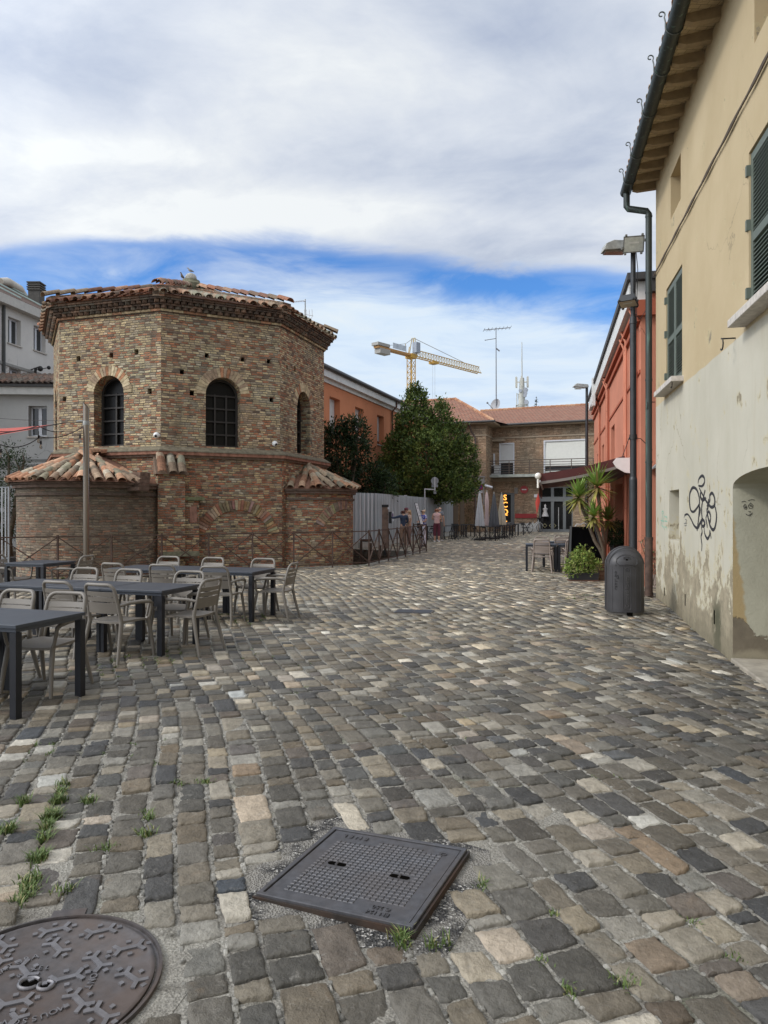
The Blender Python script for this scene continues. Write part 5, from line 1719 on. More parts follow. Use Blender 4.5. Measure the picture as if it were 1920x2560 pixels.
def make_brick_building():
    gzf = .15
    A = Vector((8.51, 55.4)); f = Facade(A, (.9135, -.4067))
    wf = Facade((7.63, 53.0), (-.939, .342)); rt = Facade((7.63, 53.0), (.344, .939))
    rt.n = Vector((.939, -.344)); rt.N = Vector((.939, -.344, 0))
    root = thing('brick_building', 'two storey tan brick building with balcony, shop doors and an orange tiled roof', 'building', (*A, gzf))
    W = World(root); L = 11.5
    ZE = 8.35
    px = f.px
    d1u0, d1u1 = px(1248, 1150)[0], px(1286, 1150)[0]; dz0 = px(1248, 1188)[1]; dz1 = px(1248, 1108)[1]
    b0, b1 = px(1359, 1150)[0], px(1466, 1150)[0]; bz1 = px(1359, 1101)[1]
    s0, s1 = px(1249, 1250)[0], px(1286, 1250)[0]; sz1 = px(1260, 1232)[1]
    e0, e1 = px(1347, 1270)[0], px(1432, 1270)[0]; ez1 = px(1347, 1217)[1]
    hl = [(rect_loop(d1u0, d1u1, dz0, dz1), .2, False), (rect_loop(b0, b1, dz0 + .03, bz1), .2, False), (rect_loop(s0, s1, .75, sz1), .25, False), (rect_loop(e0, e1, gzf - .1, ez1), .3, False)]
    m = MB(); m.panel(f.p(0, 0), f.U, f.N, rect_loop(0, L, -.1, 8.2), hl)
    m.panel(wf.p(0, 0), wf.U, wf.N, rect_loop(0, 9, -.1, 8.2), [(rect_loop(2.95, 3.95, .2, 3.35), .3, False)], uv0=30)
    m.panel(rt.p(0, 0), rt.U, rt.N, rect_loop(0, 2.6, -.1, 8.2), uv0=50)
    m.panel(f.p(L, 0), -f.N, f.U, rect_loop(0, 7, -.1, 8.2), uv0=60)
    W.part('wall', m, M_BFAR)
    fr = MB(); f.box(fr, 0, L, 7.35, 7.45, .0, .06); f.box(fr, 0, L, 4.0, 4.25, .0, .05); wf.box(fr, -.06, 9, 7.35, 7.45, 0, .06); rt.box(fr, .0, 2.6, 7.35, 7.45, 0, .06)
    f.box(fr, 0, 1.0, 7.12, 7.28, .0, .5)
    W.part('string_course', fr, plain('tan_concrete', (.36, .29, .21), .85))
    # eaves and roof
    ev = MB()

    def slab(P4, z0, z1): ev.prism([Vector((p.x, p.y, z0)) for p in P4], ZV * (z1 - z0))
    slab([f.p(-1.0, 0, .75), f.p(L + .75, 0, .75), f.p(L + .75, 0, -8), f.p(-1, 0, -8)], 8.2, ZE)
    slab([wf.p(-.75, 0, .75), wf.p(9.5, 0, .75), wf.p(9.5, 0, -8), wf.p(-.75, 0, -8)], 8.204, ZE - .004)
    W.part('soffit', ev, plain('tan_soffit_paint', (.33, .26, .18), .85))  # one even tan paint on the eaves slabs
    gt = MB(); gt.tube([f.p(.05, 8.33, .80), f.p(L + .8, 8.33, .80)], .085, 8); gt.tube([wf.p(-.78, 8.33, .8), wf.p(9.5, 8.33, .8)], .085, 8); gt.tube([wf.p(-.78, 8.33, .8), f.p(.05, 8.33, .80)], .085, 8)
    W.part('gutter', gt, plain('dark_gutter', (.05, .047, .045), .5), 50)
    rf = MB()

    def slope(p, q, r, s):
        p, q, r, s = map(Vector, (p, q, r, s)); U = (q - p).normalized(); Vv = (s - p); Vv -= U * Vv.dot(U); Vv.normalize()
        rf.add([p, q, r, s], [(0, 1, 2, 3)], [((x - p).dot(U), (x - p).dot(Vv)) for x in (p, q, r, s)])
    rg0, rg1 = f.p(-2.5, 10.35, -5.2), f.p(L - 3.6, 10.35, -5.2)
    slope(f.p(-1.2, ZE, .75), f.p(L + .75, ZE, .75), rg1, rg0)
    slope(f.p(L + .75, ZE, .75), f.p(L + .75, ZE, -9), rg1 + f.N * -.5, rg1)
    w0 = wf.p(-.75, ZE, .75); w1 = wf.p(9.5, ZE, .75)
    wr0, wr1 = wf.p(3.4, 10.9, -4.2), wf.p(9.5, 10.9, -4.2)
    slope(w1, w0, wr0, wr1)
    slope(w0, f.p(2.5, ZE, .70) + f.N * -6, wr0 + wf.N * -5 + ZV * -.2, wr0)
    ro = W.part('roof', rf, M_FROOF)
    for a, b in ((rg0, rg1), (rg1, f.p(L + .75, ZE, .75)), (wr0, w0), (wr0, wr1)):
        n_ = int((b - a).length / .4); rd = MB()
        for k in range(n_):
            c = random.choice(TCOL[:3]); rd.col = c
            p, q = a.lerp(b, k / n_), a.lerp(b, (k + 1.05) / n_)
            rd.tube([p + ZV * .02, q + ZV * .02], [.13, .10], 6)
        W.part('ridge_tile', rd, M_TILE, 40, parent=ro)
    # upper windows with lowered shades
    for (a, b, z1, nm) in ((d1u0, d1u1, dz1, 'narrow'), (b0, b1, bz1, 'wide')):
        m = MB(); f.box(m, a + .004, a + .09, dz0 + .03, z1 - .004, -.19, .02); f.box(m, b - .09, b - .004, dz0 + .03, z1 - .004, -.19, .02); f.box(m, a + .09, b - .09, z1 - .1, z1 - .004, -.19, .02)
        w = W.part('window', m, M_WFRAME)
        low = .95 if nm == 'narrow' else .62
        g = MB(); f.box(g, a + .08, b - .08, dz0 + .03, z1 - .05, -.19, -.17); W.part('pane', g, M_GLASSW, parent=w)
        s = MB(); nn = 12
        for k in range(nn):
            for j in range(6):
                pass
        vs = []; cols = 16; rows = 10
        for i in range(rows + 1):
            for j in range(cols + 1):
                u = a + .09 + (b - a - .18) * j / cols; z = dz0 + low + (z1 - .1 - dz0 - low) * i / rows
                o = -.06 + (.03 * sin(j / cols * pi) * sin(i / rows * pi) + .02 * sin(3 * j / cols + 4 * i / rows)) * (1 if nm == 'wide' else .2)
                vs.append(f.p(u, z, o))
        s.add(vs, [(i * (cols + 1) + j, i * (cols + 1) + j + 1, (i + 1) * (cols + 1) + j + 1, (i + 1) * (cols + 1) + j) for i in range(rows) for j in range(cols)])
        if nm == 'wide': f.box(s, a + .09, b - .09, dz0 + .05, dz0 + .25, -.1, -.07)
        W.part('roller_shade', s, plain('pale_shade_cloth', (.55, .55, .54) if nm == 'narrow' else (.66, .66, .61), .8, var=.04), 60, parent=w)
    # balcony
    bl = MB(); f.box(bl, -.02, 9.4, dz0 - .22, dz0 - .02, .01, 1.25); W.part('balcony_slab', bl, plain('stained_concrete_slab', (.30, .32, .29), .85, var=.35, scale=3))
    rl = MB(); zt = dz0 + 1.02
    for k in range(6):
        z = dz0 + .1 + k * .184; rl.tube([f.p(.02, z, 1.18), f.p(9.3, z, 1.18)], .02 if k < 5 else .03, 6); rl.tube([f.p(.02, z, .02), f.p(.02, z, 1.18)], .02, 6)
    for k in range(7): rl.bar(f.p(.04 + 1.54 * k, dz0 - .02, 1.18), f.p(.04 + 1.54 * k, zt, 1.18), .05)
    W.part('railing', rl, plain('brown_iron_railing', (.10, .075, .06), .6, .2))
    # shop window and glass doors
    sw = MB(); M_ALU = plain('grey_aluminium', (.17, .18, .185), .4, .3, var=.06)
    for (u0, u1, z0, z1) in ((s0 + .004, s0 + .12, .75, sz1), (s1 - .3, s1 - .004, .75, sz1), (s0 + .12, s1 - .3, sz1 - .14, sz1 - .004), (s0 + .12, s1 - .3, .75, .87)): f.box(sw, u0, u1, z0, z1, -.2, -.08)
    w = W.part('shop_window', sw, M_ALU)
    g = MB(); f.box(g, s0 + .1, s1 - .28, .8, sz1 - .1, -.2, -.17); W.part('pane', g, dark_glass('shop_pane', (.02, .022, .022), .06), parent=w)
    z = sz1 - .32; uu = px(1261.5, 1240)[0]
    for ch in 'SCQLI':
        me = text_mesh(ch, .60, .015, bold=True); o = link('neon_letter', me, None, w)
        R = Matrix(((f.U.x, 0, f.N.x, 0), (f.U.y, 0, f.N.y, 0), (0, 1, 0, 0), (0, 0, 0, 1)))
        p = f.p(uu, z - .06, -.15); me.transform(W.M @ Matrix.Translation(p) @ R); me.materials.append(bpy.data.materials.get('amber_neon') or neon())
        z -= .56
    dr = MB()
    cols_ = [e0, px(1380, 1280)[0], px(1410, 1280)[0], e1]
    for u in cols_: f.box(dr, u + .004 if u == e0 else u - .1, u + .12 if u < e1 else u - .004, gzf, ez1 - .004, -.25, -.12)
    f.box(dr, e0 + .004, e1 - .004, ez1 - .1, ez1 - .006, -.248, -.118); f.box(dr, e0 + .004, e1 - .004, 2.45, 2.8, -.248, -.1); f.box(dr, e0 + .004, e1 - .004, gzf, gzf + .2, -.248, -.118)
    w = W.part('glass_door', dr, M_ALU)
    g = MB(); f.box(g, e0 + .1, e1 - .1, gzf + .1, ez1 - .06, -.22, -.19); W.part('pane', g, dark_glass('door_pane', (.012, .012, .012), .05), parent=w)
    for px_ in (1396, 1439):
        h = MB(); u = px(px_, 1290)[0]
        h.tube([f.p(u, .3, -.06), f.p(u, 2.0, -.06)], .03, 8); W.part('handle', h, plain('steel_handle', (.6, .6, .6), .3, .6), 50, parent=w)
    mq = MB(); u = px(1362, 1270)[0]
    mq.col = (.5, .48, .47); mq.tube([f.p(u, 1.32, -.16), f.p(u, 1.45, -.16), f.p(u, 1.72, -.16), f.p(u, 1.9, -.16), f.p(u, 1.98, -.16), f.p(u, 2.15, -.16), f.p(u, 2.25, -.16)], [.28, .22, .13, .2, .06, .09, .02], 10)
    W.part('mannequin', mq, attr_mat('pale_garment', .8), 60)
    dc = MB()
    for px_ in (1361, 1377, 1384):
        u = px(px_, 1310)[0]
        for k in range(4): dc.bar(f.p(u + .15 * cos(k * pi / 2), .62 + .15 * sin(k * pi / 2), -.18), f.p(u + .15 * cos((k + 1) * pi / 2), .62 + .15 * sin((k + 1) * pi / 2), -.18), .05, .02)
    W.part('door_sticker', dc, plain('cream_sticker', (.45, .40, .22), .6))
    bs = MB(); f.box(bs, px(1288, 1300)[0], e0 - .03, -.05, .78, 0, .12); W.part('plinth', bs, plain('pale_plinth', (.48, .46, .42), .85))
    rb = MB(); f.box(rb, px(1288, 1300)[0], px(1342, 1300)[0], 1.18, 1.52, .003, .05); W.part('red_panel', rb, plain('dull_red_panel', (.33, .035, .035), .6, var=.2, scale=2))
    ac = MB(); u = px(1231, 1180)[0]; f.box(ac, u - .1, u + .65, dz0 + .02, dz0 + .75, .3, .62); a = W.part('air_conditioner', ac, plain('ac_white', (.55, .55, .54), .5)); 
    a2 = MB(); p = f.p(u + .2, dz0 + .38, .625); 
    f.box(a2, u - .02, u + .3, dz0 + .1, dz0 + .66, .618, .632); W.part('fan_grille', a2, M_IRON, parent=a)
    # alarm, cameras, plate, pipes on the wing
    al = MB(); u, z = px(1311, 1224); p = f.p(u, z, 0); al.tube([p + f.N * .01, p + f.N * .1], .3, 16); W.part('alarm_bell', al, plain('alarm_red', (.36, .05, .05), .5), 40)
    al = MB(); f.box(al, u - .17, u + .17, z - .04, z + .04, .101, .112); W.part('alarm_mark', al, plain('alarm_white', (.6, .6, .6), .5))
    al = MB(); f.box(al, u - .75, u - .5, z - .3, z + .15, .0, .12); W.part('junction_box', al, plain('dim_grey_box', (.22, .2, .18), .6))
    al = MB(); u, z = px(1340, 1239.5); f.box(al, u - .14, u + .14, z - .11, z + .11, .0, .04); W.part('number_plate', al, M_WFRAME)
    pp = MB(); wp = wf.px(1189, 1150)[0]
    pp.tube([wf.p(wp + .35, 8.3, .75), wf.p(wp + .3, 7.7, .12), wf.p(wp, 7.2, .1), wf.p(wp, .2, .1)], .07, 8); W.part('downpipe', pp, plain('brown_far_pipe', (.085, .06, .05), .5), 50)
    pp = MB(); u, z = px(1236, 1130); f.box(pp, .06, .18, dz0, 6.2, .01, .1); W.part('conduit', pp, M_WFRAME)
    wb = MB()
    for k in (0, 1):
        u, z = wf.px(1194 + 12 * k, 1204); wb.tube([wf.p(u, z, .02), wf.p(u, z, .14)], .2, 12)
    wf.box(wb, .05, 1.45, 4.25, 4.33, .01, .1); wf.box(wb, .12, .2, 2.2, 4.3, .01, .09); wf.box(wb, .5, .58, 3.2, 4.3, .01, .09)
    W.part('cable_box', wb, plain('grey_cable_box', (.25, .235, .22), .6), 40)
    ca = MB(); p = wf.p(.02, 3.62, .25); ca.tube([p, p + f.U * .55 - ZV * .16], .1, 10); ca.bar(wf.p(.02, 3.5, 0), p, .06); W.part('security_camera', ca, M_WFRAME, 50)
    dd = MB(); wf.box(dd, 2.95, 3.95, .2, 3.35, -.29, -.26); wd = W.part('door', dd, M_IRON)
    dd = MB(); wf.box(dd, 2.87, 2.945, .15, 3.4, -.02, .05); wf.box(dd, 2.87, 3.95, 3.355, 3.43, -.02, .05); W.part('door_frame', dd, M_WFRAME, parent=wd)
    # parking sign on the wing
    sg = thing('no_parking_sign', 'round no parking sign with a white plate on the brick corner above the parasols', 'sign', wf.p(.9, 2.7, 0)); V = World(sg)
    u, z = wf.px(1201, 1218)
    c = wf.p(u, z, .06)

    def disc(r, off, mat, name, par=None):
        m = MB(); R = [c + wf.N * off + (wf.U * cos(t) + ZV * sin(t)) * r for t in [2 * pi * k / 28 for k in range(28)]]; m.prism(R, wf.N * .008); return V.part(name, m, mat, parent=par)
    red = plain('sign_red', (.42, .035, .03), .4, var=.05); blue = plain('sign_blue', (.02, .035, .22), .4, var=.05)
    disc(.19 * 1.0, 0, red, 'disc'); disc(.145, .009, blue, 'blue_field')
    m = MB(); d_ = (wf.U * -.7071 + ZV * -.7071); e_ = (wf.U * -.7071 + ZV * .7071)
    m.prism([c + wf.N * .018 + d_ * a + e_ * b for a, b in ((-.15, -.02), (.15, -.02), (.15, .02), (-.15, .02))], wf.N * .004); V.part('slash', m, red)
    m = MB(); wf.box(m, u - .17, u + .17, z - .43, z - .25, .05, .065); pl = V.part('plate', m, M_WFRAME)
    me = text_mesh('0-24', .13, .003); R = Matrix(((-wf.U.x, 0, wf.N.x, 0), (-wf.U.y, 0, wf.N.y, 0), (0, 1, 0, 0), (0, 0, 0, 1)))
    me.transform(V.M @ Matrix.Translation(wf.p(u, z - .34, .068)) @ R); link('lettering', me, M_IRON, pl)
    # climbing plant on trellis at the corner
    tr = thing('climbing_plant', 'green climber on a wooden trellis at the corner of the brick building', 'plant', wf.p(1.6, gzf, .3)); V = World(tr)
    m = MB()
    for k in range(9):
        m.bar(wf.p(1.05 + .16 * k, .2, .12), wf.p(1.05 + .16 * k, 2.3, .12), .03); m.bar(wf.p(1.0, .3 + .24 * k, .14), wf.p(2.4, .3 + .24 * k, .14), .03)
    V.part('trellis', m, plain('tan_trellis', (.30, .20, .11), .8))
    LF = []
    for k in range(900):
        a = random.random(); u = .75 + random.gauss(.55, .28); z = .4 + 2.6 * random.random(); o = .3 + random.gauss(0, .13)
        LF.append((wf.p(u, z, o), .07))
    V.part('foliage', leaf_mb(LF, [(.035, .06, .018), (.05, .085, .025), (.022, .04, .014)]), M_LEAF)
    return f, wf


def neon():
    m = bpy.data.materials.new('amber_neon'); m.use_nodes = True; b = m.node_tree.nodes['Principled BSDF']
    b.inputs['Base Color'].default_value = (.8, .4, .08, 1); b.inputs['Emission Color'].default_value = (1, .42, .07, 1); b.inputs['Emission Strength'].default_value = 1.6
    return m


# ------------------------------------------------------------------ foliage
def leaf_material():
    t = NT('leaf')
    a = t.n('Attribute', attribute_name='col').outputs['Color']
    t.set(t.b.inputs['Base Color'], a); t.b.inputs['Roughness'].default_value = .5
    t.b.inputs['Specular IOR Level'].default_value = .18
    tr = t.n('BsdfTranslucent', {'Color': a})
    mx = t.n('MixShader', {0: .22}); t.L.new(t.b.outputs[0], mx.inputs[1]); t.L.new(tr.outputs[0], mx.inputs[2])
    t.L.new(mx.outputs[0], t.N['Material Output'].inputs[0])
    return t.m


M_LEAF = leaf_material()
M_BARK = plain('grey_brown_bark', (.11, .085, .06), .9, var=.3, scale=10, bump=.6)


def leaf_mb(items, pal, asp=.5, droop=0.0):
    mb = MB()
    for p, s in items:
        d = Vector((random.gauss(0, 1), random.gauss(0, 1), random.gauss(.1, .7) - droop)).normalized()
        n = Vector((random.gauss(0, .6), random.gauss(0, .6), 1)).normalized()
        x = d.cross(n)
        if x.length < 1e-3: continue
        x.normalize(); l = s * random.uniform(.7, 1.3); w = l * asp
        up = x.cross(d)
        c = random.choice(pal); g = random.uniform(.7, 1.3); mb.col = tuple(v * g for v in c)
        mb.add([p, p + d * l * .45 + x * w * .5 + up * l * .06, p + d * l, p + d * l * .45 - x * w * .5 + up * l * .06], [(0, 1, 2), (0, 2, 3)])
    return mb


def inside_lobes(p, lobes):
    for c, r in lobes:
        if ((p[0] - c[0]) / r[0]) ** 2 + ((p[1] - c[1]) / r[1]) ** 2 + ((p[2] - c[2]) / r[2]) ** 2 < .72: return True
    return False


def lobes_foliage(lobes, n, size, pal, clump=14, asp=.5, upright=0.0, spread=.16):
    """leaf clumps near the surface of a set of ellipsoid lobes, fewer inside"""
    tot = sum(r[0] * r[1] + r[1] * r[2] + r[0] * r[2] for c, r in lobes); items = []; cols = []
    mb = MB()
    for c, r in lobes:
        k = int(n / clump * (r[0] * r[1] + r[1] * r[2] + r[0] * r[2]) / tot)
        for _ in range(k):
            v = Vector((random.gauss(0, 1), random.gauss(0, 1), random.gauss(0, 1))).normalized()
            f = min(1.1, max(.3, random.gauss(.93, .12)))
            p = Vector((c[0] + v.x * r[0] * f, c[1] + v.y * r[1] * f, c[2] + v.z * r[2] * f))
            if inside_lobes(p, [(c2, r2) for c2, r2 in lobes if c2 is not c]) and random.random() < .8: continue
            tone = random.choice(pal); tg = random.uniform(.65, 1.3)
            ax = (v + Vector((0, 0, upright)) + Vector((random.gauss(0, .3), random.gauss(0, .3), random.gauss(0, .3)))).normalized()
            for j in range(clump):
                q = p + ax * random.uniform(-.5, 1) * spread * 1.6 + Vector((random.gauss(0, 1), random.gauss(0, 1), random.gauss(0, 1))) * spread * .55
                d = (ax * 1.1 + Vector((random.gauss(0, .7), random.gauss(0, .7), random.gauss(-.1, .7)))).normalized()
                nn = (v * .6 + Vector((random.gauss(0, .5), random.gauss(0, .5), .6 + random.gauss(0, .4)))).normalized()
                x = d.cross(nn)
                if x.length < 1e-3: continue
                x.normalize(); l = size * random.uniform(.65, 1.3); w = l * asp
                g = tg * random.uniform(.85, 1.15); mb.col = tuple(cc * g for cc in tone)
                mb.add([q, q + d * l * .5 + x * w * .5, q + d * l, q + d * l * .5 - x * w * .5], [(0, 1, 2, 3)])
    return mb


def make_trees():
    Y = 42.0
    s = Y / F

    def L(px, py, rx, rz, dy=0, ry=None):
        p = P(px, py, Y + dy); return ((p.x, p.y, p.z), (rx * s, (ry or rx) * s, rz * s))
    base = P(1066, 1330, 42.3); base.z = .15
    r = thing('hornbeam_tree', 'large dark green flame shaped tree with upright twigs behind the corrugated fence', 'tree', base); W = World(r)
    lobes = [L(1062, 1195, 84, 58, 0, 70), L(1048, 1128, 68, 60, .2), L(1042, 1070, 44, 52, .2), L(1039, 1022, 27, 46, .2), L(1038, 990, 13, 30, .2), L(1108, 1120, 46, 58, -.3), L(1103, 1062, 22, 46, -.2), L(1101, 1028, 10, 26, -.2), L(1148, 1150, 32, 58, -.2), L(1150, 1098, 13, 34, -.2), L(1002, 1155, 40, 62, .2), L(1006, 1085, 15, 40, .2), L(975, 1195, 28, 44, -.2), L(970, 1140, 10, 30, 0), L(1166, 1196, 28, 50, -.3), L(1180, 1150, 10, 30, -.2), L(1125, 1215, 52, 36, -1), L(1012, 1220, 54, 30, -1), L(1065, 1150, 50, 60, -1.5)]
    pal = [(.045, .075, .020), (.030, .055, .016), (.062, .095, .026), (.024, .045, .014), (.085, .115, .032), (.05, .085, .024)]
    fo = lobes_foliage(lobes, 66000, .15, [(c[0] * 1.75, c[1] * 1.52, c[2] * 1.3) for c in pal], 14, .6, .9, .19) if True else lobes_foliage(lobes, 52000, .135, pal, 14, .55, .9, .17)
    # upright leading shoots along the top
    for (px, py, h) in ((1044, 975, 34), (1037, 985, 24), (1052, 990, 26), (1018, 1000, 26), (1060, 1010, 24), (1005, 1020, 24), (1076, 1030, 22), (1100, 1020, 22), (1108, 1030, 20), (1128, 1062, 20), (1150, 1072, 18), (1162, 1085, 22), (990, 1050, 22), (970, 1100, 20), (1186, 1130, 24), (1170, 1098, 20), (1028, 985, 24), (950, 1150, 14)):
        a = P(px, py + 14, Y); top = P(px + random.uniform(-4, 4), py - h * .62, Y)
        for k in range(60):
            f = random.random(); q = a.lerp(top, f) + Vector((random.gauss(0, .10 * (1.1 - f)), random.gauss(0, .1 * (1.1 - f)), 0))
            c = random.choice(pal[2:]); g = random.uniform(.8, 1.3); fo.col = tuple(x * g for x in c)
            d = Vector((random.gauss(0, .6), random.gauss(0, .6), .8)).normalized(); x = d.cross(Vector((random.gauss(0, 1), random.gauss(0, 1), .2))).normalized() * .04
            fo.add([q, q + d * .07 + x, q + d * .14, q + d * .07 - x], [(0, 1, 2, 3)])
    W.part('crown', fo, M_LEAF)
    t = MB(); t.tube([base, base + Vector((.03, 0, 1.2)), base + Vector((0, .05, 2.6))], [.2, .16, .13], 10)
    for c, rr in lobes:
        t.tube([base + Vector((0, 0, 1.6 + random.random())), base.lerp(Vector(c), .5) + Vector((0, 0, .6)), Vector(c), Vector(c) + Vector((0, 0, rr[2] * .8))], [.09, .06, .03, .01], 6)
    W.part('trunk', t, M_BARK, 60)

    def shrub(name, label, Y, lobes_px, n, size, pal, asp, sp):
        s = Y / F
        lob = []
        for px, py, rx, rz, dy in lobes_px:
            p = P(px, py, Y + dy); lob.append(((p.x, p.y, p.z), (rx * s, rx * s * .8, rz * s)))
        b = Vector((lob[0][0][0], lob[0][0][1], .1)); r = thing(name, label, 'tree' if name.endswith('tree') else 'plant', b); W = World(r)
        W.part('crown', lobes_foliage(lob, n, size, pal, 9, asp, .25, sp), M_LEAF)
        t = MB()
        for c, rr in lob: t.tube([b + Vector((random.gauss(0, .05), random.gauss(0, .05), 0)), b.lerp(Vector(c), .55), Vector(c), Vector(c) + Vector((random.gauss(0, .2), 0, rr[2] * .7))], [.09, .06, .035, .012], 6)
        W.part('trunk', t, M_BARK, 60)
    dk = [(.018, .035, .014), (.026, .048, .018), (.012, .024, .010), (.04, .065, .026), (.032, .055, .02)]
    shrub('laurel_tree', 'dark glossy broad leaved small tree beside the right tiled apse', 31.8, [(852, 1150, 44, 62, 0), (840, 1100, 34, 40, 0), (890, 1085, 26, 30, 0), (835, 1190, 34, 44, .2), (895, 1125, 26, 34, -.3), (822, 1130, 22, 60, .3), (870, 1065, 16, 18, 0), (898, 1060, 12, 14, -.1)], 11000, .17, dk, .36, .17)
    shrub('laurel_bush', 'low dark laurel bush between the small tree and the flame shaped tree', 33.5, [(915, 1205, 36, 34, 0), (940, 1190, 26, 30, .2), (880, 1215, 30, 28, 0), (965, 1212, 22, 26, 0)], 6000, .15, dk + [(.055, .09, .03)], .38, .15)
    # bush behind the slatted gate on the left
    s_ = 24 / F
    shrub('oleander_bush', 'tall leafy bush with upright shoots behind the slatted metal gate', 24, [(20, 1200, 38, 60, 0), (48, 1170, 16, 40, 0), (0, 1290, 46, 80, .2), (-50, 1200, 50, 90, 0), (60, 1150, 9, 24, 0), (22, 1140, 10, 26, 0)], 9000, .10, [(.03, .055, .02), (.045, .075, .028), (.018, .034, .014), (.06, .09, .04)], .3, .14)
    # a conifer tip beyond the roof
    p = P(1341, 1019, 70); r = thing('conifer_tree', 'tiny dark conifer tip showing above the tiled roof ridge', 'tree', (p.x, p.y, .2)); W = World(r)
    m = MB()
    for k in range(150):
        f = random.random(); z = p.z + 1.0 - 6 * f; rr = .15 + 1.9 * f; a = random.random() * 6.3
        q = Vector((p.x + rr * .2 * cos(a), p.y + rr * .2 * sin(a), z)); d = Vector((cos(a), sin(a), .25)); x = Vector((-sin(a), cos(a), 0)) * .12
        g = random.uniform(.7, 1.2); m.col = (.03 * g, .045 * g, .025 * g)
        m.add([q - x, q + d * rr * .7, q + x], [(0, 1, 2)])
    W.part('crown', m, M_LEAF); t = MB(); t.tube([(p.x, p.y, .2), (p.x, p.y, p.z + 1.1)], [.2, .02], 6); W.part('trunk', t, M_BARK)


FB, FBW = make_brick_building()
make_trees()


# ------------------------------------------------------------------ masts and crane on the skyline
def make_skyline():
    Y = 62.0; b = P(1241, 1034, Y); zb = 9.2
    r = thing('antenna_mast', 'tall thin aerial mast with a crossbar and satellite dish above the tiled roof', 'antenna', (b.x, b.y, zb)); W = World(r)
    mt = plain('weathered_aluminium', (.20, .205, .22), .5, .3)
    m = MB(); m.tube([(b.x, b.y, zb), P(1240.5, 985, Y), P(1240, 820, Y)], [.06, .05, .035], 8); W.part('mast', m, mt, 50)
    m = MB(); m.tube([P(1210, 825, Y), P(1276, 819, Y)], .035, 6); m.tube([P(1222, 821, Y), P(1223, 828, Y)], .03, 6)
    for k in range(8): 
        c = P(1210 + 9.4 * k, 825 - .86 * k, Y); m.tube([c + Vector((0, -.6, 0)), c + Vector((0, .6, 0))], .018, 5)
    W.part('crossbar', m, mt)
    m = MB(); m.tube([P(1213, 850.5, Y), P(1241, 846, Y)], .03, 6); m.ball(P(1213, 850.5, Y), .05, 8, 5); m.tube([P(1241, 871, Y), P(1249, 878, Y)], .06, 6); W.part('side_arm', m, mt)
    d = MB(); c = P(1238, 1012, Y); ax = Vector((-.75, -.62, .22)).normalized(); x = ax.cross(ZV).normalized(); y = x.cross(ax)
    rr = .55; vs = [c - ax * .12]; fs = []
    for k in range(1, 5):
        for j in range(20): t = 2 * pi * j / 20; q = rr * k / 4; vs.append(c - ax * .12 * (1 - (k / 4) ** 2) + (x * cos(t) + y * sin(t)) * q)
    for j in range(20): fs.append((0, 1 + j, 1 + (j + 1) % 20))
    for k in range(3):
        for j in range(20): fs.append((1 + k * 20 + j, 1 + k * 20 + (j + 1) % 20, 21 + k * 20 + (j + 1) % 20, 21 + k * 20 + j))
    d.add(vs, fs); ds = W.part('dish', d, plain('grey_dish', (.30, .30, .31), .6), 80)
    d = MB(); d.tube([c - y * .5, c + ax * 1.0 - y * .15], .025, 6); d.ball(c + ax * 1.0 - y * .15, .09, 8, 5); d.tube([c - ax * .1, (b.x, b.y, c.z)], .05, 6); W.part('feed_arm', d, mt, parent=ds)
    Y = 105.0; b = P(1305, 1034, Y)
    r = thing('telecom_tower', 'pale phone mast with panel antennas and a round railing beyond the tiled roof', 'antenna', (b.x, b.y, 0)); W = World(r)
    mp = plain('pale_grey_steel', (.42, .42, .38), .6, var=.2, scale=.6)
    m = MB(); m.tube([(b.x, b.y, 0), P(1304.5, 1000, Y), P(1305, 945, Y)], [.75, .5, .32], 12); m.tube([P(1305, 946, Y), P(1304.7, 855, Y)], [.1, .05], 6); W.part('column', m, mp, 50)
    m = MB()
    for k in range(6):
        a = 2 * pi * k / 6 + .3; o = Vector((cos(a), sin(a), 0)) * .95
        c0, c1 = P(1305, 968, Y) + o, P(1305, 943, Y) + o; m.bar(c0, c1, .26, .14); m.bar(P(1305, 955, Y), c0.lerp(c1, .5), .07)
    W.part('panel_antenna', m, plain('pale_antenna_panel', (.55, .53, .46), .5))
    m = MB()
    for (px, py, q) in ((1312, 976, .35), (1311, 984, .3), (1313, 1007, .4), (1299, 978, .25), (1310, 990, .25)):
        c = P(px, py, Y) + Vector((0, -.5, 0)); m.tube([c, c + Vector((.1, .25, 0))], q, 10)
    W.part('microwave_dish', m, plain('blue_grey_drum', (.30, .32, .36), .5), 40)
    m = MB(); c = P(1305, 1016, Y); R_ = 15 * Y / F
    for dz in (0, .6, 1.1): m.tube([(c.x + R_ * cos(t), c.y + R_ * sin(t), c.z + dz - .9) for t in [2 * pi * k / 20 for k in range(21)]], .05, 5)
    for k in range(10): t = 2 * pi * k / 10; m.tube([(c.x + R_ * cos(t), c.y + R_ * sin(t), c.z - 1.6), (c.x + R_ * cos(t), c.y + R_ * sin(t), c.z + .2)], .05, 5)
    m.tube([P(1292, 1030, Y), P(1292, 983, Y)], .07, 6); m.tube([P(1296, 1000, Y), P(1296, 985, Y)], .04, 5); m.tube([P(1292, 985, Y), P(1299, 985, Y)], .04, 5)
    W.part('railing', m, mp, 60)
    # tower crane
    Y = 150.0; b = P(1028, 1280, Y); yel = plain('crane_yellow', (.50, .29, .045), .6, var=.2, scale=.4); gry = plain('crane_grey', (.30, .29, .27), .7)
    r = thing('tower_crane', 'yellow tower crane with a long lattice jib far behind the trees', 'crane', (b.x, b.y, 0)); W = World(r)
    zt = P(1028, 893, Y).z; hw = .62; m = MB()
    jd = Vector((22.7 - 5.76, 19.0)).normalized(); jn = Vector((-jd.y, jd.x))
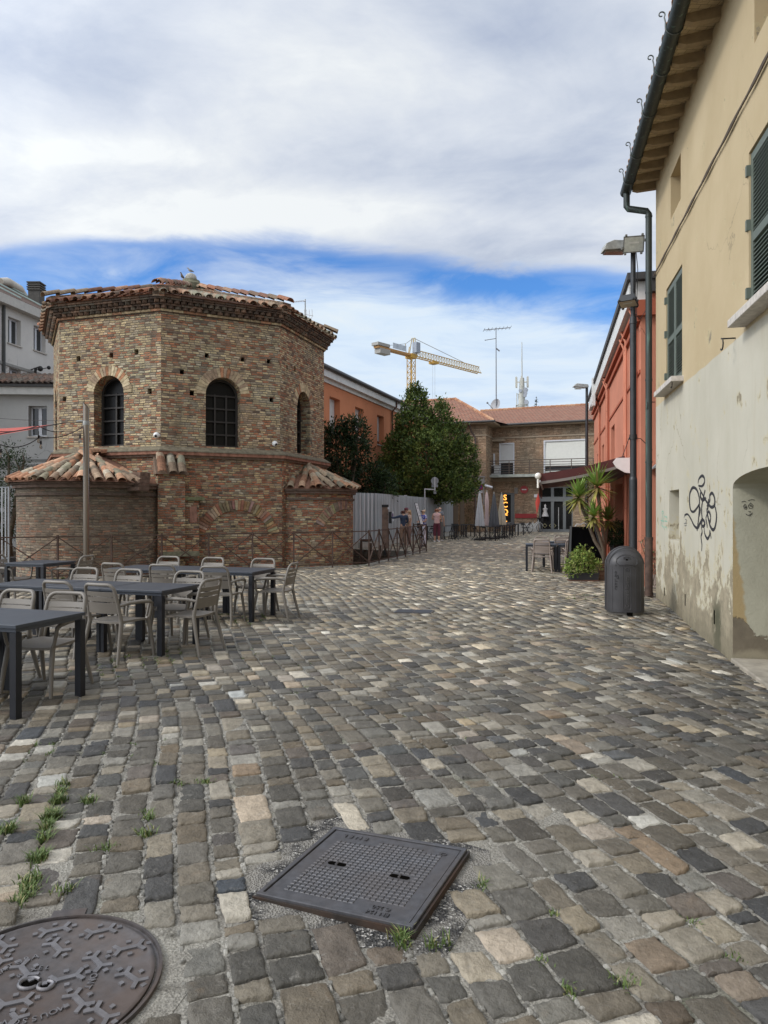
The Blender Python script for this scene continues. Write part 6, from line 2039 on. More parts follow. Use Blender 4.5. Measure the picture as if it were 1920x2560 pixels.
    J = Vector((jd.x, jd.y, 0)); K = Vector((jn.x, jn.y, 0)); O = Vector((b.x, b.y, 0))
    for a in (-1, 1):
        for c in (-1, 1): m.bar(O + J * hw * a + K * hw * c, O + J * hw * a + K * hw * c + ZV * zt, .17)
    z = 0; k = 0
    while z < zt - 1:
        for (p, q) in ((J + K, J - K), (J - K, -J - K), (-J - K, -J + K), (-J + K, J + K)):
            m.bar(O + p * hw + ZV * z, O + q * hw + ZV * (z + 1.3), .08); m.bar(O + p * hw + ZV * z, O + q * hw + ZV * z, .08)
        z += 1.3
    W.part('mast', m, yel)
    m = MB(); m.obox(O - J * .9 - K * .9 + ZV * (zt - .3), J * 1.8, K * 1.8, ZV * .9); W.part('slewing_ring', m, yel)
    Lj = 25.5; m = MB(); z0 = zt + .3
    for c in (-1, 1): m.bar(O + J * .6 + K * .55 * c + ZV * z0, O + J * Lj + K * .55 * c + ZV * z0, .18)
    m.bar(O + J * .6 + ZV * (z0 + 1.5), O + J * Lj + ZV * (z0 + 1.5), .15)
    W.part('jib_chord', m, yel)
    m = MB(); n = 26
    for k in range(n):
        a0 = .6 + (Lj - .6) * k / n; a1 = .6 + (Lj - .6) * (k + 1) / n
        for c in (-1, 1):
            m.bar(O + J * a0 + K * .55 * c + ZV * z0, O + J * (a0 + a1) / 2 + ZV * (z0 + 1.5), .075); m.bar(O + J * a1 + K * .55 * c + ZV * z0, O + J * (a0 + a1) / 2 + ZV * (z0 + 1.5), .075)
        m.bar(O + J * a0 + K * -.55 + ZV * z0, O + J * a0 + K * .55 + ZV * z0, .06)
    W.part('jib_lattice', m, plain('pale_lattice_paint', (.50, .42, .27), .6))
    m = MB(); m.obox(O - J * 11 - K * .7 + ZV * (z0 - .2), J * 11, K * 1.4, ZV * .4); W.part('counter_jib', m, plain('crane_orange', (.42, .22, .07), .6))
    m = MB(); m.obox(O - J * 10.6 - K * .8 + ZV * (z0 - 1.2), J * 3.0, K * 1.6, ZV * 1.0); m.obox(O - J * 11.4 - K * .9 + ZV * (z0 + .25), J * 3.6, K * 1.8, ZV * .6); W.part('counterweight', m, gry)
    m = MB(); m.obox(O - J * 7 + K * -1.0 + ZV * (z0 + .3), J * 4.2, K * .1, ZV * 1.1); W.part('banner', m, plain('pale_blue_banner', (.45, .5, .56), .6, var=.2, scale=1))
    m = MB(); ap = O + ZV * (zt + 4.2)
    for c in (-1, 1): m.bar(O + J * 1.2 + K * .5 * c + ZV * z0, ap + J * 1.0 + K * .3 * c, .15); m.bar(O + J * -.1 + K * .5 * c + ZV * z0, ap + J * .6 + K * .3 * c, .15)
    m.bar(O - J * 1.6 + ZV * z0, O - J * 1.9 + ZV * (z0 + 2.2), .15); m.bar(O - J * 1.0 + ZV * z0, O - J * .6 + ZV * (z0 + 1.8), .15)
    W.part('tower_head', m, plain('crane_head_paint', (.45, .36, .2), .6))
    m = MB()
    for p, q in ((ap + J * .8, O + J * 19 + ZV * (z0 + 1.6)), (ap + J * .8, O - J * 1.9 + ZV * (z0 + 2.2)), (O - J * 1.9 + ZV * (z0 + 2.2), O - J * 9 + ZV * (z0 + .5))): m.bar(p, q, .085)
    W.part('tie_rod', m, gry)
    m = MB(); m.obox(O + J * -.2 + K * -1.6 + ZV * (z0 + .5), J * 1.3, K * 1.1, ZV * 2.2); W.part('cab', m, plain('cab_grey_blue', (.25, .28, .33), .5))
    m = MB(); m.obox(O + J * 7 - K * .8 + ZV * (z0 - .55), J * 1.6, K * 1.6, ZV * .5)
    W.part('trolley', m, yel)
    m = MB(); m.bar(O + J * 7.4 + ZV * (z0 - 24), O + J * 7.4 + ZV * (z0 - .5), .04); m.bar(O + J * 8.2 + ZV * (z0 - 24), O + J * 8.2 + ZV * (z0 - .5), .04); m.obox(O + J * 7.4 - K * .3 + ZV * (z0 - 25), J * .8, K * .6, ZV * 1.0)
    W.part('hoist_rope', m, gry)


make_skyline()


# ------------------------------------------------------------------ corrugated hoarding, iron railing, gate
def make_fences():
    pl = [Vector((-2.6, 30.6)), Vector((-1.75, 30.2)), Vector((-1.1, 30.25)), Vector((-.35, 31.2)), Vector((.35, 33.6)), Vector((1.78, 38.6)), Vector((3.25, 42.6)), Vector((4.45, 46.0))]
    root = thing('corrugated_fence', 'tall grey corrugated metal site fence curving along the lane', 'fence', (*pl[3], .1)); W = World(root)
    pts = []
    for a, b in zip(pl, pl[1:]):
        n = max(2, int((b - a).length / .035))
        for k in range(n): pts.append(a.lerp(b, k / n))
    acc = 0; sheets = [[], []]; last = pts[0]
    for i, p in enumerate(pts):
        acc += (p - last).length; last = p
        t = (pts[min(i + 1, len(pts) - 1)] - pts[max(0, i - 1)]).normalized(); nn = Vector((t.y, -t.x))
        ph = (acc / .26) % 1.0; o = .05 if .25 < ph < .75 else -.05
        sheets[0 if i * .035 < 1e9 and p.y < 37.6 else 1].append((p + nn * o, p))
    t = NT('galvanised_sheet'); g = t.coord()
    mp = t.n('Mapping', {'Vector': g, 'Scale': (4, 4, .6)}).outputs[0]
    n = t.noise(1.2, mp, 6)
    mat = t.out(t.mix(t.mapr(n, .3, .7), (.37, .395, .41), (.52, .545, .56)), .5, 0.0, None)
    for sh in sheets:
        m = MB(); vs = []
        for q, p in sh: vs += [v3(q, gz(*p) + .25), v3(q, gz(*p) * 0 + 2.47)]
        m.add(vs, [(2 * i, 2 * i + 2, 2 * i + 3, 2 * i + 1) for i in range(len(sh) - 1)])
        W.part('metal_sheet', m, mat)
    sm = MB(); dacc = 0.0  # added dark strips stand in for the shadows in the sheet's folds
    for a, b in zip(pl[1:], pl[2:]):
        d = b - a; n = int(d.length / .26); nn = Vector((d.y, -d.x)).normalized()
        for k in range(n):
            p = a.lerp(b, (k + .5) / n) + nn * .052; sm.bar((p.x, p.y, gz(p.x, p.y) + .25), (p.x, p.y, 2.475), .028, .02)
    W.part('fold_shade_strip', sm, plain('fold_shade_grey', (.24, .25, .26), .6))
    ps = MB(); a = P(1013, 1280, 37.7); ps.obox((a.x - .06, a.y - .15, .1), (.16, 0, 0), (0, .1, 0), (0, 0, 2.45)); W.part('gate_post', ps, plain('pale_post', (.5, .51, .52), .5))
    bs = MB()
    for a, b in zip(pl, pl[1:]):
        d = b - a; nn = Vector((d.y, -d.x)).normalized(); bs.obox(v3(a - nn * .08, -.05), v3(d, 0), v3(nn * .2, 0), ZV * .40)
    W.part('concrete_base', bs, plain('pale_concrete', (.36, .35, .32), .9, var=.2, bump=.3))
    br = MB()
    e = pl[-1]
    for k in range(2): br.obox(v3(e + Vector((.08 + .42 * k, .1), ), 0), (.28, 0, 0), (0, .3, 0), (0, 0, 2.65))
    tag(br.build('gate_pillar', M_BFAR), 'pair of slim brick gate piers at the end of the corrugated fence', 'pillar')
    # iron railing with crossed bars
    poly = [Vector((-12.2, 14.72)), Vector((-.46, 21.62)), Vector((1.06, 25.95)), Vector((1.68, 28.1)), Vector((1.2, 28.9))]
    root = thing('iron_railing', 'rusty brown iron railing with crossed bars round the sunken baptistery', 'fence', (*poly[1], 0)); W = World(root)
    rails = MB(); mat = M_RUST; h = 1.05
    for i, (a, b) in enumerate(zip(poly, poly[1:])):
        d = b - a; Ls = d.length; n = max(1, round(Ls / (1.24 if i == 0 else .90))); 
        for k in range(n + (1 if i == 3 else 0)):
            p = a + d * (k / n); z = gz(*p); m = MB(); m.bar((*p, z - .03), (*p, z + h + .04), .042); W.part('post', m, mat)
        for k in range(n):
            p, q = a + d * (k / n), a + d * ((k + 1) / n); zp, zq = gz(*p), gz(*q)
            rails.bar((*p, zp + h), (*q, zq + h), .038, .03); rails.bar((*p, zp + .10), (*q, zq + .10), .03, .025)
            m = MB()
            m.bar((*p, zp + .11), (*q, zq + h - .01), .024 if i < 1 else .034, .024); m.bar((*p, zp + h - .01), (*q, zq + .11), .024 if i < 1 else .034, .024)
            W.part('cross_brace', m, mat)
    W.part('rail', rails, mat)
    # slatted gate far left
    Y = 21.5; root = thing('slatted_gate', 'pale vertical slat metal gate standing left of the left apse', 'gate', P(10, 1280, Y) * Vector((1, 1, 0))); W = World(root)
    m = MB()
    xs = [-4.2 + .115 * k for k in range(16)]
    z0, z1 = .2, P(10, 1218, Y).z
    xr = P(22, 1280, Y).x
    m = MB()
    for k in range(20):
        x = xr - .10 - .105 * k; m.bar((x, Y, z0 - .1), (x, Y, z1), .035, .02)
    W.part('slat', m, plain('pale_grey_slat', (.42, .43, .44), .5, .2))
    m = MB(); m.bar((xr, Y, -.3), (xr, Y, z1 + .02), .05); m.bar((xr - 2.2, Y, z1), (xr, Y, z1), .03); m.bar((xr - 2.2, Y, .25), (xr, Y, .25), .04); W.part('gate_frame', m, plain('grey_gate_frame', (.3, .31, .32), .5, .2))
    wl = MB(); wl.box((xr - 1.2, Y + .45, -.6), (3.8, .5, 1.7)); tag(wl.build('low_wall', plain('dark_stone_wall', (.05, .045, .04), .9, var=.3, bump=.5)), 'low dark wall under the slatted metal gate', 'wall')


make_fences()
# ------------------------------------------------------------------ terrace tables and chairs
M_TOP = plain('blue_grey_table_laminate', (.040, .047, .060), .42, var=.06, scale=3)
M_TLEG = plain('dark_navy_metal', (.012, .013, .017), .5, .2, var=.1)
M_CHAIR = plain('taupe_moulded_plastic', (.172, .152, .128), .5, var=.05, scale=4, bump=.06, bscale=220)
M_CHAIR2 = plain('rosy_taupe_plastic', (.29, .235, .2), .5, var=.06, scale=4)


def make_table(name, L=.86, Wd=.80, H=.75, top=None, leg=None):
    r = thing(name, '', 'table')
    m = MB(); m.box((0, 0, H - .014), (L - .006, Wd, .028)); m.box((0, 0, H - .045), (L - .04, Wd - .04, .034)); bevel(m.build('tabletop', top or M_TOP, r), .003)
    for sx in (-1, 1):
        for sy in (-1, 1):
            m = MB(); m.box((sx * (L / 2 - .036), sy * (Wd / 2 - .034), (H - .063) / 2), (.062, .062, H - .063)); m.build('leg', leg or M_TLEG, r)
    return r


def make_chair(name, mat, slats=4, back=.86, wide=0.0):
    r = thing(name, '', 'chair')
    # seat: shallow dished plate
    m = MB(); nx, ny = 9, 9; vs = []
    for side in (0, 1):
        for i in range(nx):
            for j in range(ny):
                x = -1 + 2 * i / (nx - 1); y = -1 + 2 * j / (ny - 1)
                k = 1 - .06 * abs(x * y) ** 3
                z = .452 - .014 * (1 - x * x) * (1 - .4 * y * y) + .012 * (y if y > 0 else 0) * -1 * abs(y) - side * .022
                vs.append((x * k * (.232 - .012 * y * -1), y * k * .225, z))
    top = [(i * ny + j, (i + 1) * ny + j, (i + 1) * ny + j + 1, i * ny + j + 1) for i in range(nx - 1) for j in range(ny - 1)]
    o = nx * ny; bot = [tuple(o + q for q in f)[::-1] for f in top]
    edge = [(i, 0) for i in range(nx)] + [(nx - 1, j) for j in range(1, ny)] + [(i, ny - 1) for i in range(nx - 2, -1, -1)] + [(0, j) for j in range(ny - 2, 0, -1)]
    rim = []
    for a, b in zip(edge, edge[1:] + edge[:1]):
        A, B = a[0] * ny + a[1], b[0] * ny + b[1]; rim.append((A, A + o, B + o, B))
    m.add(vs, top + bot + rim); m.build('seat', mat, r, 60)
    # back: rounded frame with slats
    m = MB()

    def bp(x, z):      # the back leans and curves
        f = max(0.0, (z - .45) / (back - .45))
        return (x * (1 - .10 * f), -.215 - .095 * f ** 1.25 - .03 * (1 - (x / .23) ** 2), z)
    w = .225; R = .075; path = [bp(-w, .44), bp(-w, .55), bp(-w, .66), bp(-w, back - R - .02)]
    path += [bp(-w + R - R * cos(t), back - R + R * sin(t)) for t in [pi / 8 * k for k in range(1, 5)]]
    path += [bp(x, back) for x in (-.08, 0, .08)]
    path += [bp(w - R + R * sin(t), back - R + R * cos(t)) for t in [pi / 8 * k for k in range(0, 4)]]
    path += [bp(w, back - R - .02), bp(w, .66), bp(w, .55), bp(w, .44)]
    m.tube(path, .019, 8)
    z0 = .575; zs = [z0 + (back - .055 - z0) * k / (slats - .15) for k in range(slats)]
    for q, z in enumerate(zs):
        hh = .038 if q == 0 else (.0245 if slats < 6 else .0165)
        xs = [-w + .01 + 2 * (w - .01) * k / 10 for k in range(11)]; vs = []
        for x in xs:
            for dz, dy in ((-hh, -.007), (-hh, .007), (hh, .007), (hh, -.007)):
                p = bp(x, z + dz); vs.append((p[0], p[1] + dy, p[2]))
        fs = [(k * 4 + j, k * 4 + (j + 1) % 4, k * 4 + 4 + (j + 1) % 4, k * 4 + 4 + j) for k in range(10) for j in range(4)]
        m.add(vs, fs)
    m.build('backrest', mat, r, 60)
    for sx in (-1, 1):
        m = MB(); m.tube([(sx * .268, -.315, 0), (sx * .245, -.262, .22), (sx * .226, -.215, .44), (sx * .222, -.222, .52)], [.0165, .021, .024, .02], 8); m.build('leg', mat, r, 60)
        m = MB(); m.tube([(sx * .262, .262, 0), (sx * .247, .238, .22), (sx * .232, .20, .425), (sx * .226, .17, .446)], [.0165, .021, .024, .02], 8); m.build('leg', mat, r, 60)
        m = MB(); m.tube([(sx * .222, -.235, .625), (sx * .262, -.14, .648), (sx * .285, .03, .650), (sx * .287, .165, .636), (sx * .283, .205, .615), (sx * .272, .205, .56), (sx * .25, .205, .47), (sx * .232, .20, .435)], [.016, .019, .022, .021, .019, .017, .017, .018], 8); m.build('armrest', mat, r, 60)
    return r


TU = Vector((-.956, .292)); TV = Vector((.292, .956)); TANG = math.atan2(TV.y, TV.x) - pi / 2     # row direction / away from the camera
TABLE0 = make_table('terrace_table'); CHAIR0 = make_chair('terrace_chair', M_CHAIR)
used = {'t': False, 'c': False}
ROWS = {'back': (Vector((-1.85, 10.99)), .86, 3), 'mid': (Vector((-2.43, 8.47)), .83, 3), 'front': (Vector((-2.80, 6.00)), .86, 2), 'far': (Vector((-5.80, 12.70)), .86, 1)}


def place(proto, key, loc, rz, label, group):
    o = proto if not used[key] else copy_tree(proto)
    used[key] = True
    o.location = (loc.x, loc.y, gz(loc.x, loc.y)); o.rotation_euler = (0, 0, rz); o['label'] = label; o['group'] = group
    return o


def row_tables(key, labels):
    M, L, n = ROWS[key]
    for k in range(n):
        c = M + TU * (L * (k + .5)); place(TABLE0, 't', c, TANG, labels[k], 'dark square terrace tables')


row_tables('back', ['dark table at the right end of the row nearest the baptistery', 'dark table in the middle of the row nearest the baptistery', 'dark table at the left end of the row nearest the baptistery'])
row_tables('mid', ['dark table at the right end of the middle row', 'dark table in the centre of the middle row', 'dark table at the left end of the middle row'])
row_tables('front', ['dark table at the right of the front row, two legs in full view', 'dark table cut by the left picture edge in the front row'])
row_tables('far', ['lone dark table at far left in front of the steel pole'])


def chair(row, s, t, turn, label):
    M = ROWS[row][0]; c = M + TU * s + TV * t
    place(CHAIR0, 'c', c, TANG + rad(turn), label, 'taupe plastic armchairs round the terrace tables')


# turn 0: faces away from the camera (+v); 180: faces the camera; 90: faces left along the row
chair('back', .40, -.60, 8, 'taupe armchair seen from behind at the right of the back row')
chair('back', 1.30, -.52, 3, 'taupe armchair seen from behind at the middle of the back row')
chair('back', 2.15, -.50, -4, 'taupe armchair seen from behind at the left of the back row')
chair('back', .42, .52, 182, 'taupe armchair on the far side of the back row, rightmost of three')
chair('back', 1.38, .50, 178, 'taupe armchair on the far side of the back row, middle of three')
chair('back', 2.25, .52, 183, 'taupe armchair on the far side of the back row, leftmost of three')
chair('back', -.16, .02, 96, 'taupe armchair at the right end of the back row facing left')
chair('mid', .40, -.60, -6, 'taupe armchair seen from behind in front of the middle row, its whole back in view')
chair('mid', 1.06, -.50, -5, 'taupe armchair seen from behind tucked under the centre of the middle row')
chair('mid', .36, .50, 184, 'taupe armchair on the far side of the middle row near its right end')
chair('mid', 1.36, .54, 178, 'taupe armchair on the far side at the centre of the middle row')
chair('mid', 2.08, .56, 181, 'taupe armchair on the far side at the left of the middle row')
chair('mid', -.13, -.02, 88, 'taupe armchair at the right end of the middle row facing left')
chair('mid', 2.62, .02, -88, 'taupe armchair at the left end of the middle row facing right')
chair('front', .50, .46, 184, 'taupe armchair behind the front table with its seat in full view')
chair('front', 1.16, .50, 178, 'taupe armchair behind the front row beside the left picture edge')
chair('front', .78, -.42, 2, 'taupe armchair tucked under the near side of the front row, cut by the picture edge')
chair('far', -.14, .12, 98, 'taupe armchair at the right end of the lone far left table')
chair('far', .98, -.10, -82, 'taupe armchair at the left end of the lone far left table')

# right hand terrace by the red house: taller slatted chairs
CHAIR1 = make_chair('slatted_chair', M_CHAIR2, 6, .90); used['c2'] = False
RT = Vector((4.42, 19.95)); RU = Vector((.20, .98)); RX = Vector((.98, -.20)); RANG = math.atan2(RU.y, RU.x) - pi / 2
T2 = [(RT, 'dark table nearest the camera beside the red house awning'), (RT + RX * .88, 'dark table behind the black menu board on the right terrace'), (RT + RU * 1.5 + RX * .5, 'dark table under the awning, furthest from the camera')]
for p, lb in T2: place(TABLE0, 't', p, RANG, lb, 'dark square terrace tables')
for dx, dy, turn, lb in ((.02, -.52, -3, 'rosy slatted chair seen from behind in full at the right terrace'), (.86, -.55, -2, 'rosy slatted chair half hidden by the black menu board'), (.05, .66, 182, 'rosy slatted chair on the far side of the nearest right terrace table'),
                         (.62, .95, 0, 'rosy slatted chair between the two rows of the right terrace'), (.66, 2.1, 180, 'rosy slatted chair at the back of the right terrace')):
    c = RT + RX * dx + RU * dy; o = CHAIR1 if not used['c2'] else copy_tree(CHAIR1); used['c2'] = True
    o.location = (c.x, c.y, gz(*c)); o.rotation_euler = (0, 0, RANG + rad(turn)); o['label'] = lb; o['group'] = 'slatted chairs on the right terrace'


# ------------------------------------------------------------------ black folding furniture and closed parasols at the end of the lane
M_BLK = plain('black_painted_metal', (.016, .016, .018), .5, .2)


def make_bistro_table():
    r = thing('bistro_table', '', 'table'); m = MB(); m.box((0, 0, .735), (.68, .68, .03)); m.build('tabletop', plain('dark_slatted_top', (.03, .032, .036), .5), r)
    for sx in (-1, 1):
        for sy in (-1, 1): m = MB(); m.box((sx * .3, sy * .3, .36), (.045, .045, .72)); m.build('leg', M_BLK, r)
    return r


def make_fold_chair():
    r = thing('folding_chair', '', 'chair')
    m = MB()
    for k in range(5): m.box((0, -.17 + .085 * k, .45), (.40, .06, .018))
    m.build('seat', M_BLK, r)
    for sx in (-1, 1):
        m = MB(); m.bar((sx * .2, .24, 0), (sx * .2, -.22, .80), .028, .014); m.build('leg', M_BLK, r)
        m = MB(); m.bar((sx * .18, -.26, 0), (sx * .18, .18, .46), .028, .014); m.build('leg', M_BLK, r)
    m = MB()
    for z, y in ((.76, -.20), (.65, -.135)): m.box((0, y, z), (.40, .016, .07), rx=rad(28))
    m.build('backrest', M_BLK, r)
    m = MB(); m.bar((-.2, .18, .08), (.2, .18, .08), .02); m.bar((-.18, -.2, .08), (.18, -.2, .08), .02); m.build('stretcher', M_BLK, r)
    return r


def put(proto, first, X, Y, rz, label, group):
    o = proto if first else copy_tree(proto)
    o.location = (X, Y, gz(X, Y)); o.rotation_euler = (0, 0, rad(rz)); o['label'] = label; o['group'] = group


BT, FC = make_bistro_table(), make_fold_chair()
GT = 'black bistro tables at the end of the lane'; GC = 'black folding chairs at the end of the lane'


def gx(px, Y): return (px - 960) / F * Y


tabs = [(1219, 37.2, 20, 'black bistro table nearest the camera below the dark grey parasol'), (1243, 39.4, 20, 'second black bistro table from the front in the parasol row'), (1262, 41.6, 20, 'third black bistro table from the front in the parasol row'),
        (1278, 43.8, 20, 'fourth black bistro table from the front in the parasol row'), (1292, 46.0, 20, 'rearmost black bistro table in the parasol row near the red panel'),
        (1150, 41.5, 10, 'black bistro table in front of the brick gate piers'), (1120, 39.2, 10, 'black bistro table beside the man with the backpack'), (1170, 43.5, 15, 'black bistro table below the climbing plant'), (1082, 38.2, 0, 'black bistro table half hidden behind the woman in maroon trousers')]
for i, (px, Y, rz, lb) in enumerate(tabs): put(BT, i == 0, gx(px, Y), Y, rz, lb, GT)
chs = [(1192, 37.0, -70, 'black folding chair left of the nearest bistro table'), (1214, 38.6, -75, 'black folding chair left of the second bistro table'), (1236, 40.8, -75, 'black folding chair left of the third bistro table'), (1258, 43.2, -75, 'black folding chair left of the fourth bistro table'),
       (1236, 36.7, 100, 'black folding chair right of the nearest bistro table'), (1262, 39.0, 100, 'black folding chair right of the second bistro table'), (1280, 41.4, 100, 'black folding chair right of the third bistro table'),
       (1318, 49.0, 60, 'black folding chair standing apart in front of the bicycle'), (1312, 47.6, -60, 'black folding chair just left of the one beside the bicycle'),
       (1104, 38.3, -90, 'black folding chair beside the backpack'), (1134, 38.0, 20, 'black folding chair seen from behind below the corrugated fence end'), (1160, 40.2, 80, 'black folding chair in front of the climbing plant'), (1138, 42.5, 180, 'black folding chair behind the piers table facing the camera'), (1074, 36.4, 60, 'black folding chair between the two standing women')]
for i, (px, Y, rz, lb) in enumerate(chs): put(FC, i == 0, gx(px, Y), Y, rz, lb, GC)


def parasol(px, Y, ytop, ybot, wpx, col, label, folds=8, lean=0.0):
    X = gx(px, Y); z0 = gz(X, Y); zt = EYE - (ytop - 1280) / F * Y; zb = EYE - (ybot - 1280) / F * Y; Rb = wpx / F * Y / 2
    r = thing('parasol', label, 'parasol', (X, Y, z0), 0, 'closed parasols over the bistro tables')
    zt -= z0; zb -= z0
    m = MB(); m.tube([(0, 0, 0), (0, 0, zt + .06)], .025, 8); m.build('pole', M_LUM, r, 50)
    m = MB(); n = folds * 6; prof = [(.05, zt), (.085, zt - .12), (.13, zt - .45 * (zt - zb) * .6), (Rb * .72, zb + .45 * (zt - zb)), (Rb, zb + .06), (Rb * .98, zb)]
    vs = []
    for i, (rr, z) in enumerate(prof):
        for k in range(n):
            a = 2 * pi * k / n; f = .5 + .5 * cos(folds * a); d = .92 - .34 * (1 - f) * min(1, i / 2)
            zz = z + (.16 * (1 - f) * (i == len(prof) - 1)) + (.25 if i == len(prof) - 1 and k % n in range(n * 5 // 8, n * 6 // 8) else 0)
            vs.append((rr * d * cos(a) + lean * (zt - z), rr * d * sin(a), zz))
    m.add(vs, [(i * n + k, i * n + (k + 1) % n, (i + 1) * n + (k + 1) % n, (i + 1) * n + k) for i in range(len(prof) - 1) for k in range(n)] + [tuple(range(n))])
    m.build('canopy', plain(label.split(' parasol')[0].replace(' ', '_') + '_cloth', col, .85, var=.08), r, 60)
    m = MB(); m.ball((0, 0, zt + .07), .04, 8, 5); m.build('cap', M_LUM, r, 60)
    m = MB(); m.box((0, 0, .04), (.55, .55, .08)); m.build('base', M_BLK, r)


parasol(1199.5, 38.0, 1233, 1317, 27, (.42, .43, .44), 'light grey closed parasol at the left of the group')
parasol(1217, 40.0, 1231, 1316, 13, (.55, .42, .40), 'slim pale pink closed parasol behind the light grey one')
parasol(1235, 39.5, 1235, 1318, 30, (.085, .088, .095), 'charcoal closed parasol in the middle of the group')
parasol(1254, 41.5, 1236, 1314, 26, (.46, .40, .30), 'beige closed parasol at the right below the amber letters')


def make_bicycle():
    X, Y = gx(1337, 52.6), 52.6
    r = thing('bicycle', 'white framed bicycle with dark basket parked against the brick wall', 'bicycle', (X, Y, gz(X, Y)), rad(35))
    tyre = plain('tyre_rubber', (.02, .02, .02), .8)
    for sx in (-1, 1):
        cx = sx * .52
        m = MB(); m.tube([(cx + .33 * cos(t), 0, .345 + .33 * sin(t)) for t in [2 * pi * k / 28 for k in range(29)]], .019, 6, False); w = m.build('wheel', tyre, r, 60)
        m = MB(); m.tube([(cx + .305 * cos(t), 0, .345 + .305 * sin(t)) for t in [2 * pi * k / 28 for k in range(29)]], .008, 5, False)
        for k in range(14): t = 2 * pi * k / 14; m.tube([(cx, 0, .345), (cx + .30 * cos(t), 0, .345 + .30 * sin(t))], .004, 4)
        m.build('rim', M_LUM, w)
    wm = plain('white_bike_paint', (.62, .63, .62), .35)
    m = MB()
    for p, q in (((-.52, 0, .345), (-.08, 0, .30)), ((-.08, 0, .30), (-.20, 0, .80)), ((-.52, 0, .345), (-.18, 0, .72)), ((-.08, 0, .30), (.36, 0, .72)), ((-.14, 0, .55), (.36, 0, .80)), ((.52, 0, .345), (.34, 0, .95))): m.tube([p, q], .02, 6)
    m.build('frame', wm, r, 60)
    m = MB(); m.tube([(-.20, 0, .80), (-.21, 0, .9)], .014, 6); m.box((-.22, 0, .92), (.26, .15, .05)); m.build('saddle', M_BLK, r)
    m = MB(); m.tube([(.34, 0, .95), (.34, 0, 1.05)], .014, 6); m.tube([(.2, -.28, 1.06), (.32, -.2, 1.08), (.36, 0, 1.05), (.32, .2, 1.08), (.2, .28, 1.06)], .014, 6); m.build('handlebar', M_BLK, r, 60)
    m = MB(); m.box((.58, 0, .92), (.3, .34, .26)); m.build('basket', M_BLK, r)
    m = MB()
    for sx in (-1, 1): m.tube([(sx * .52 + .36 * cos(t), 0, .345 + .36 * sin(t)) for t in [pi * .1 + pi * .75 * k / 10 for k in range(11)]], .022, 5)
    m.build('mudguard', wm, r, 60)


make_bicycle()


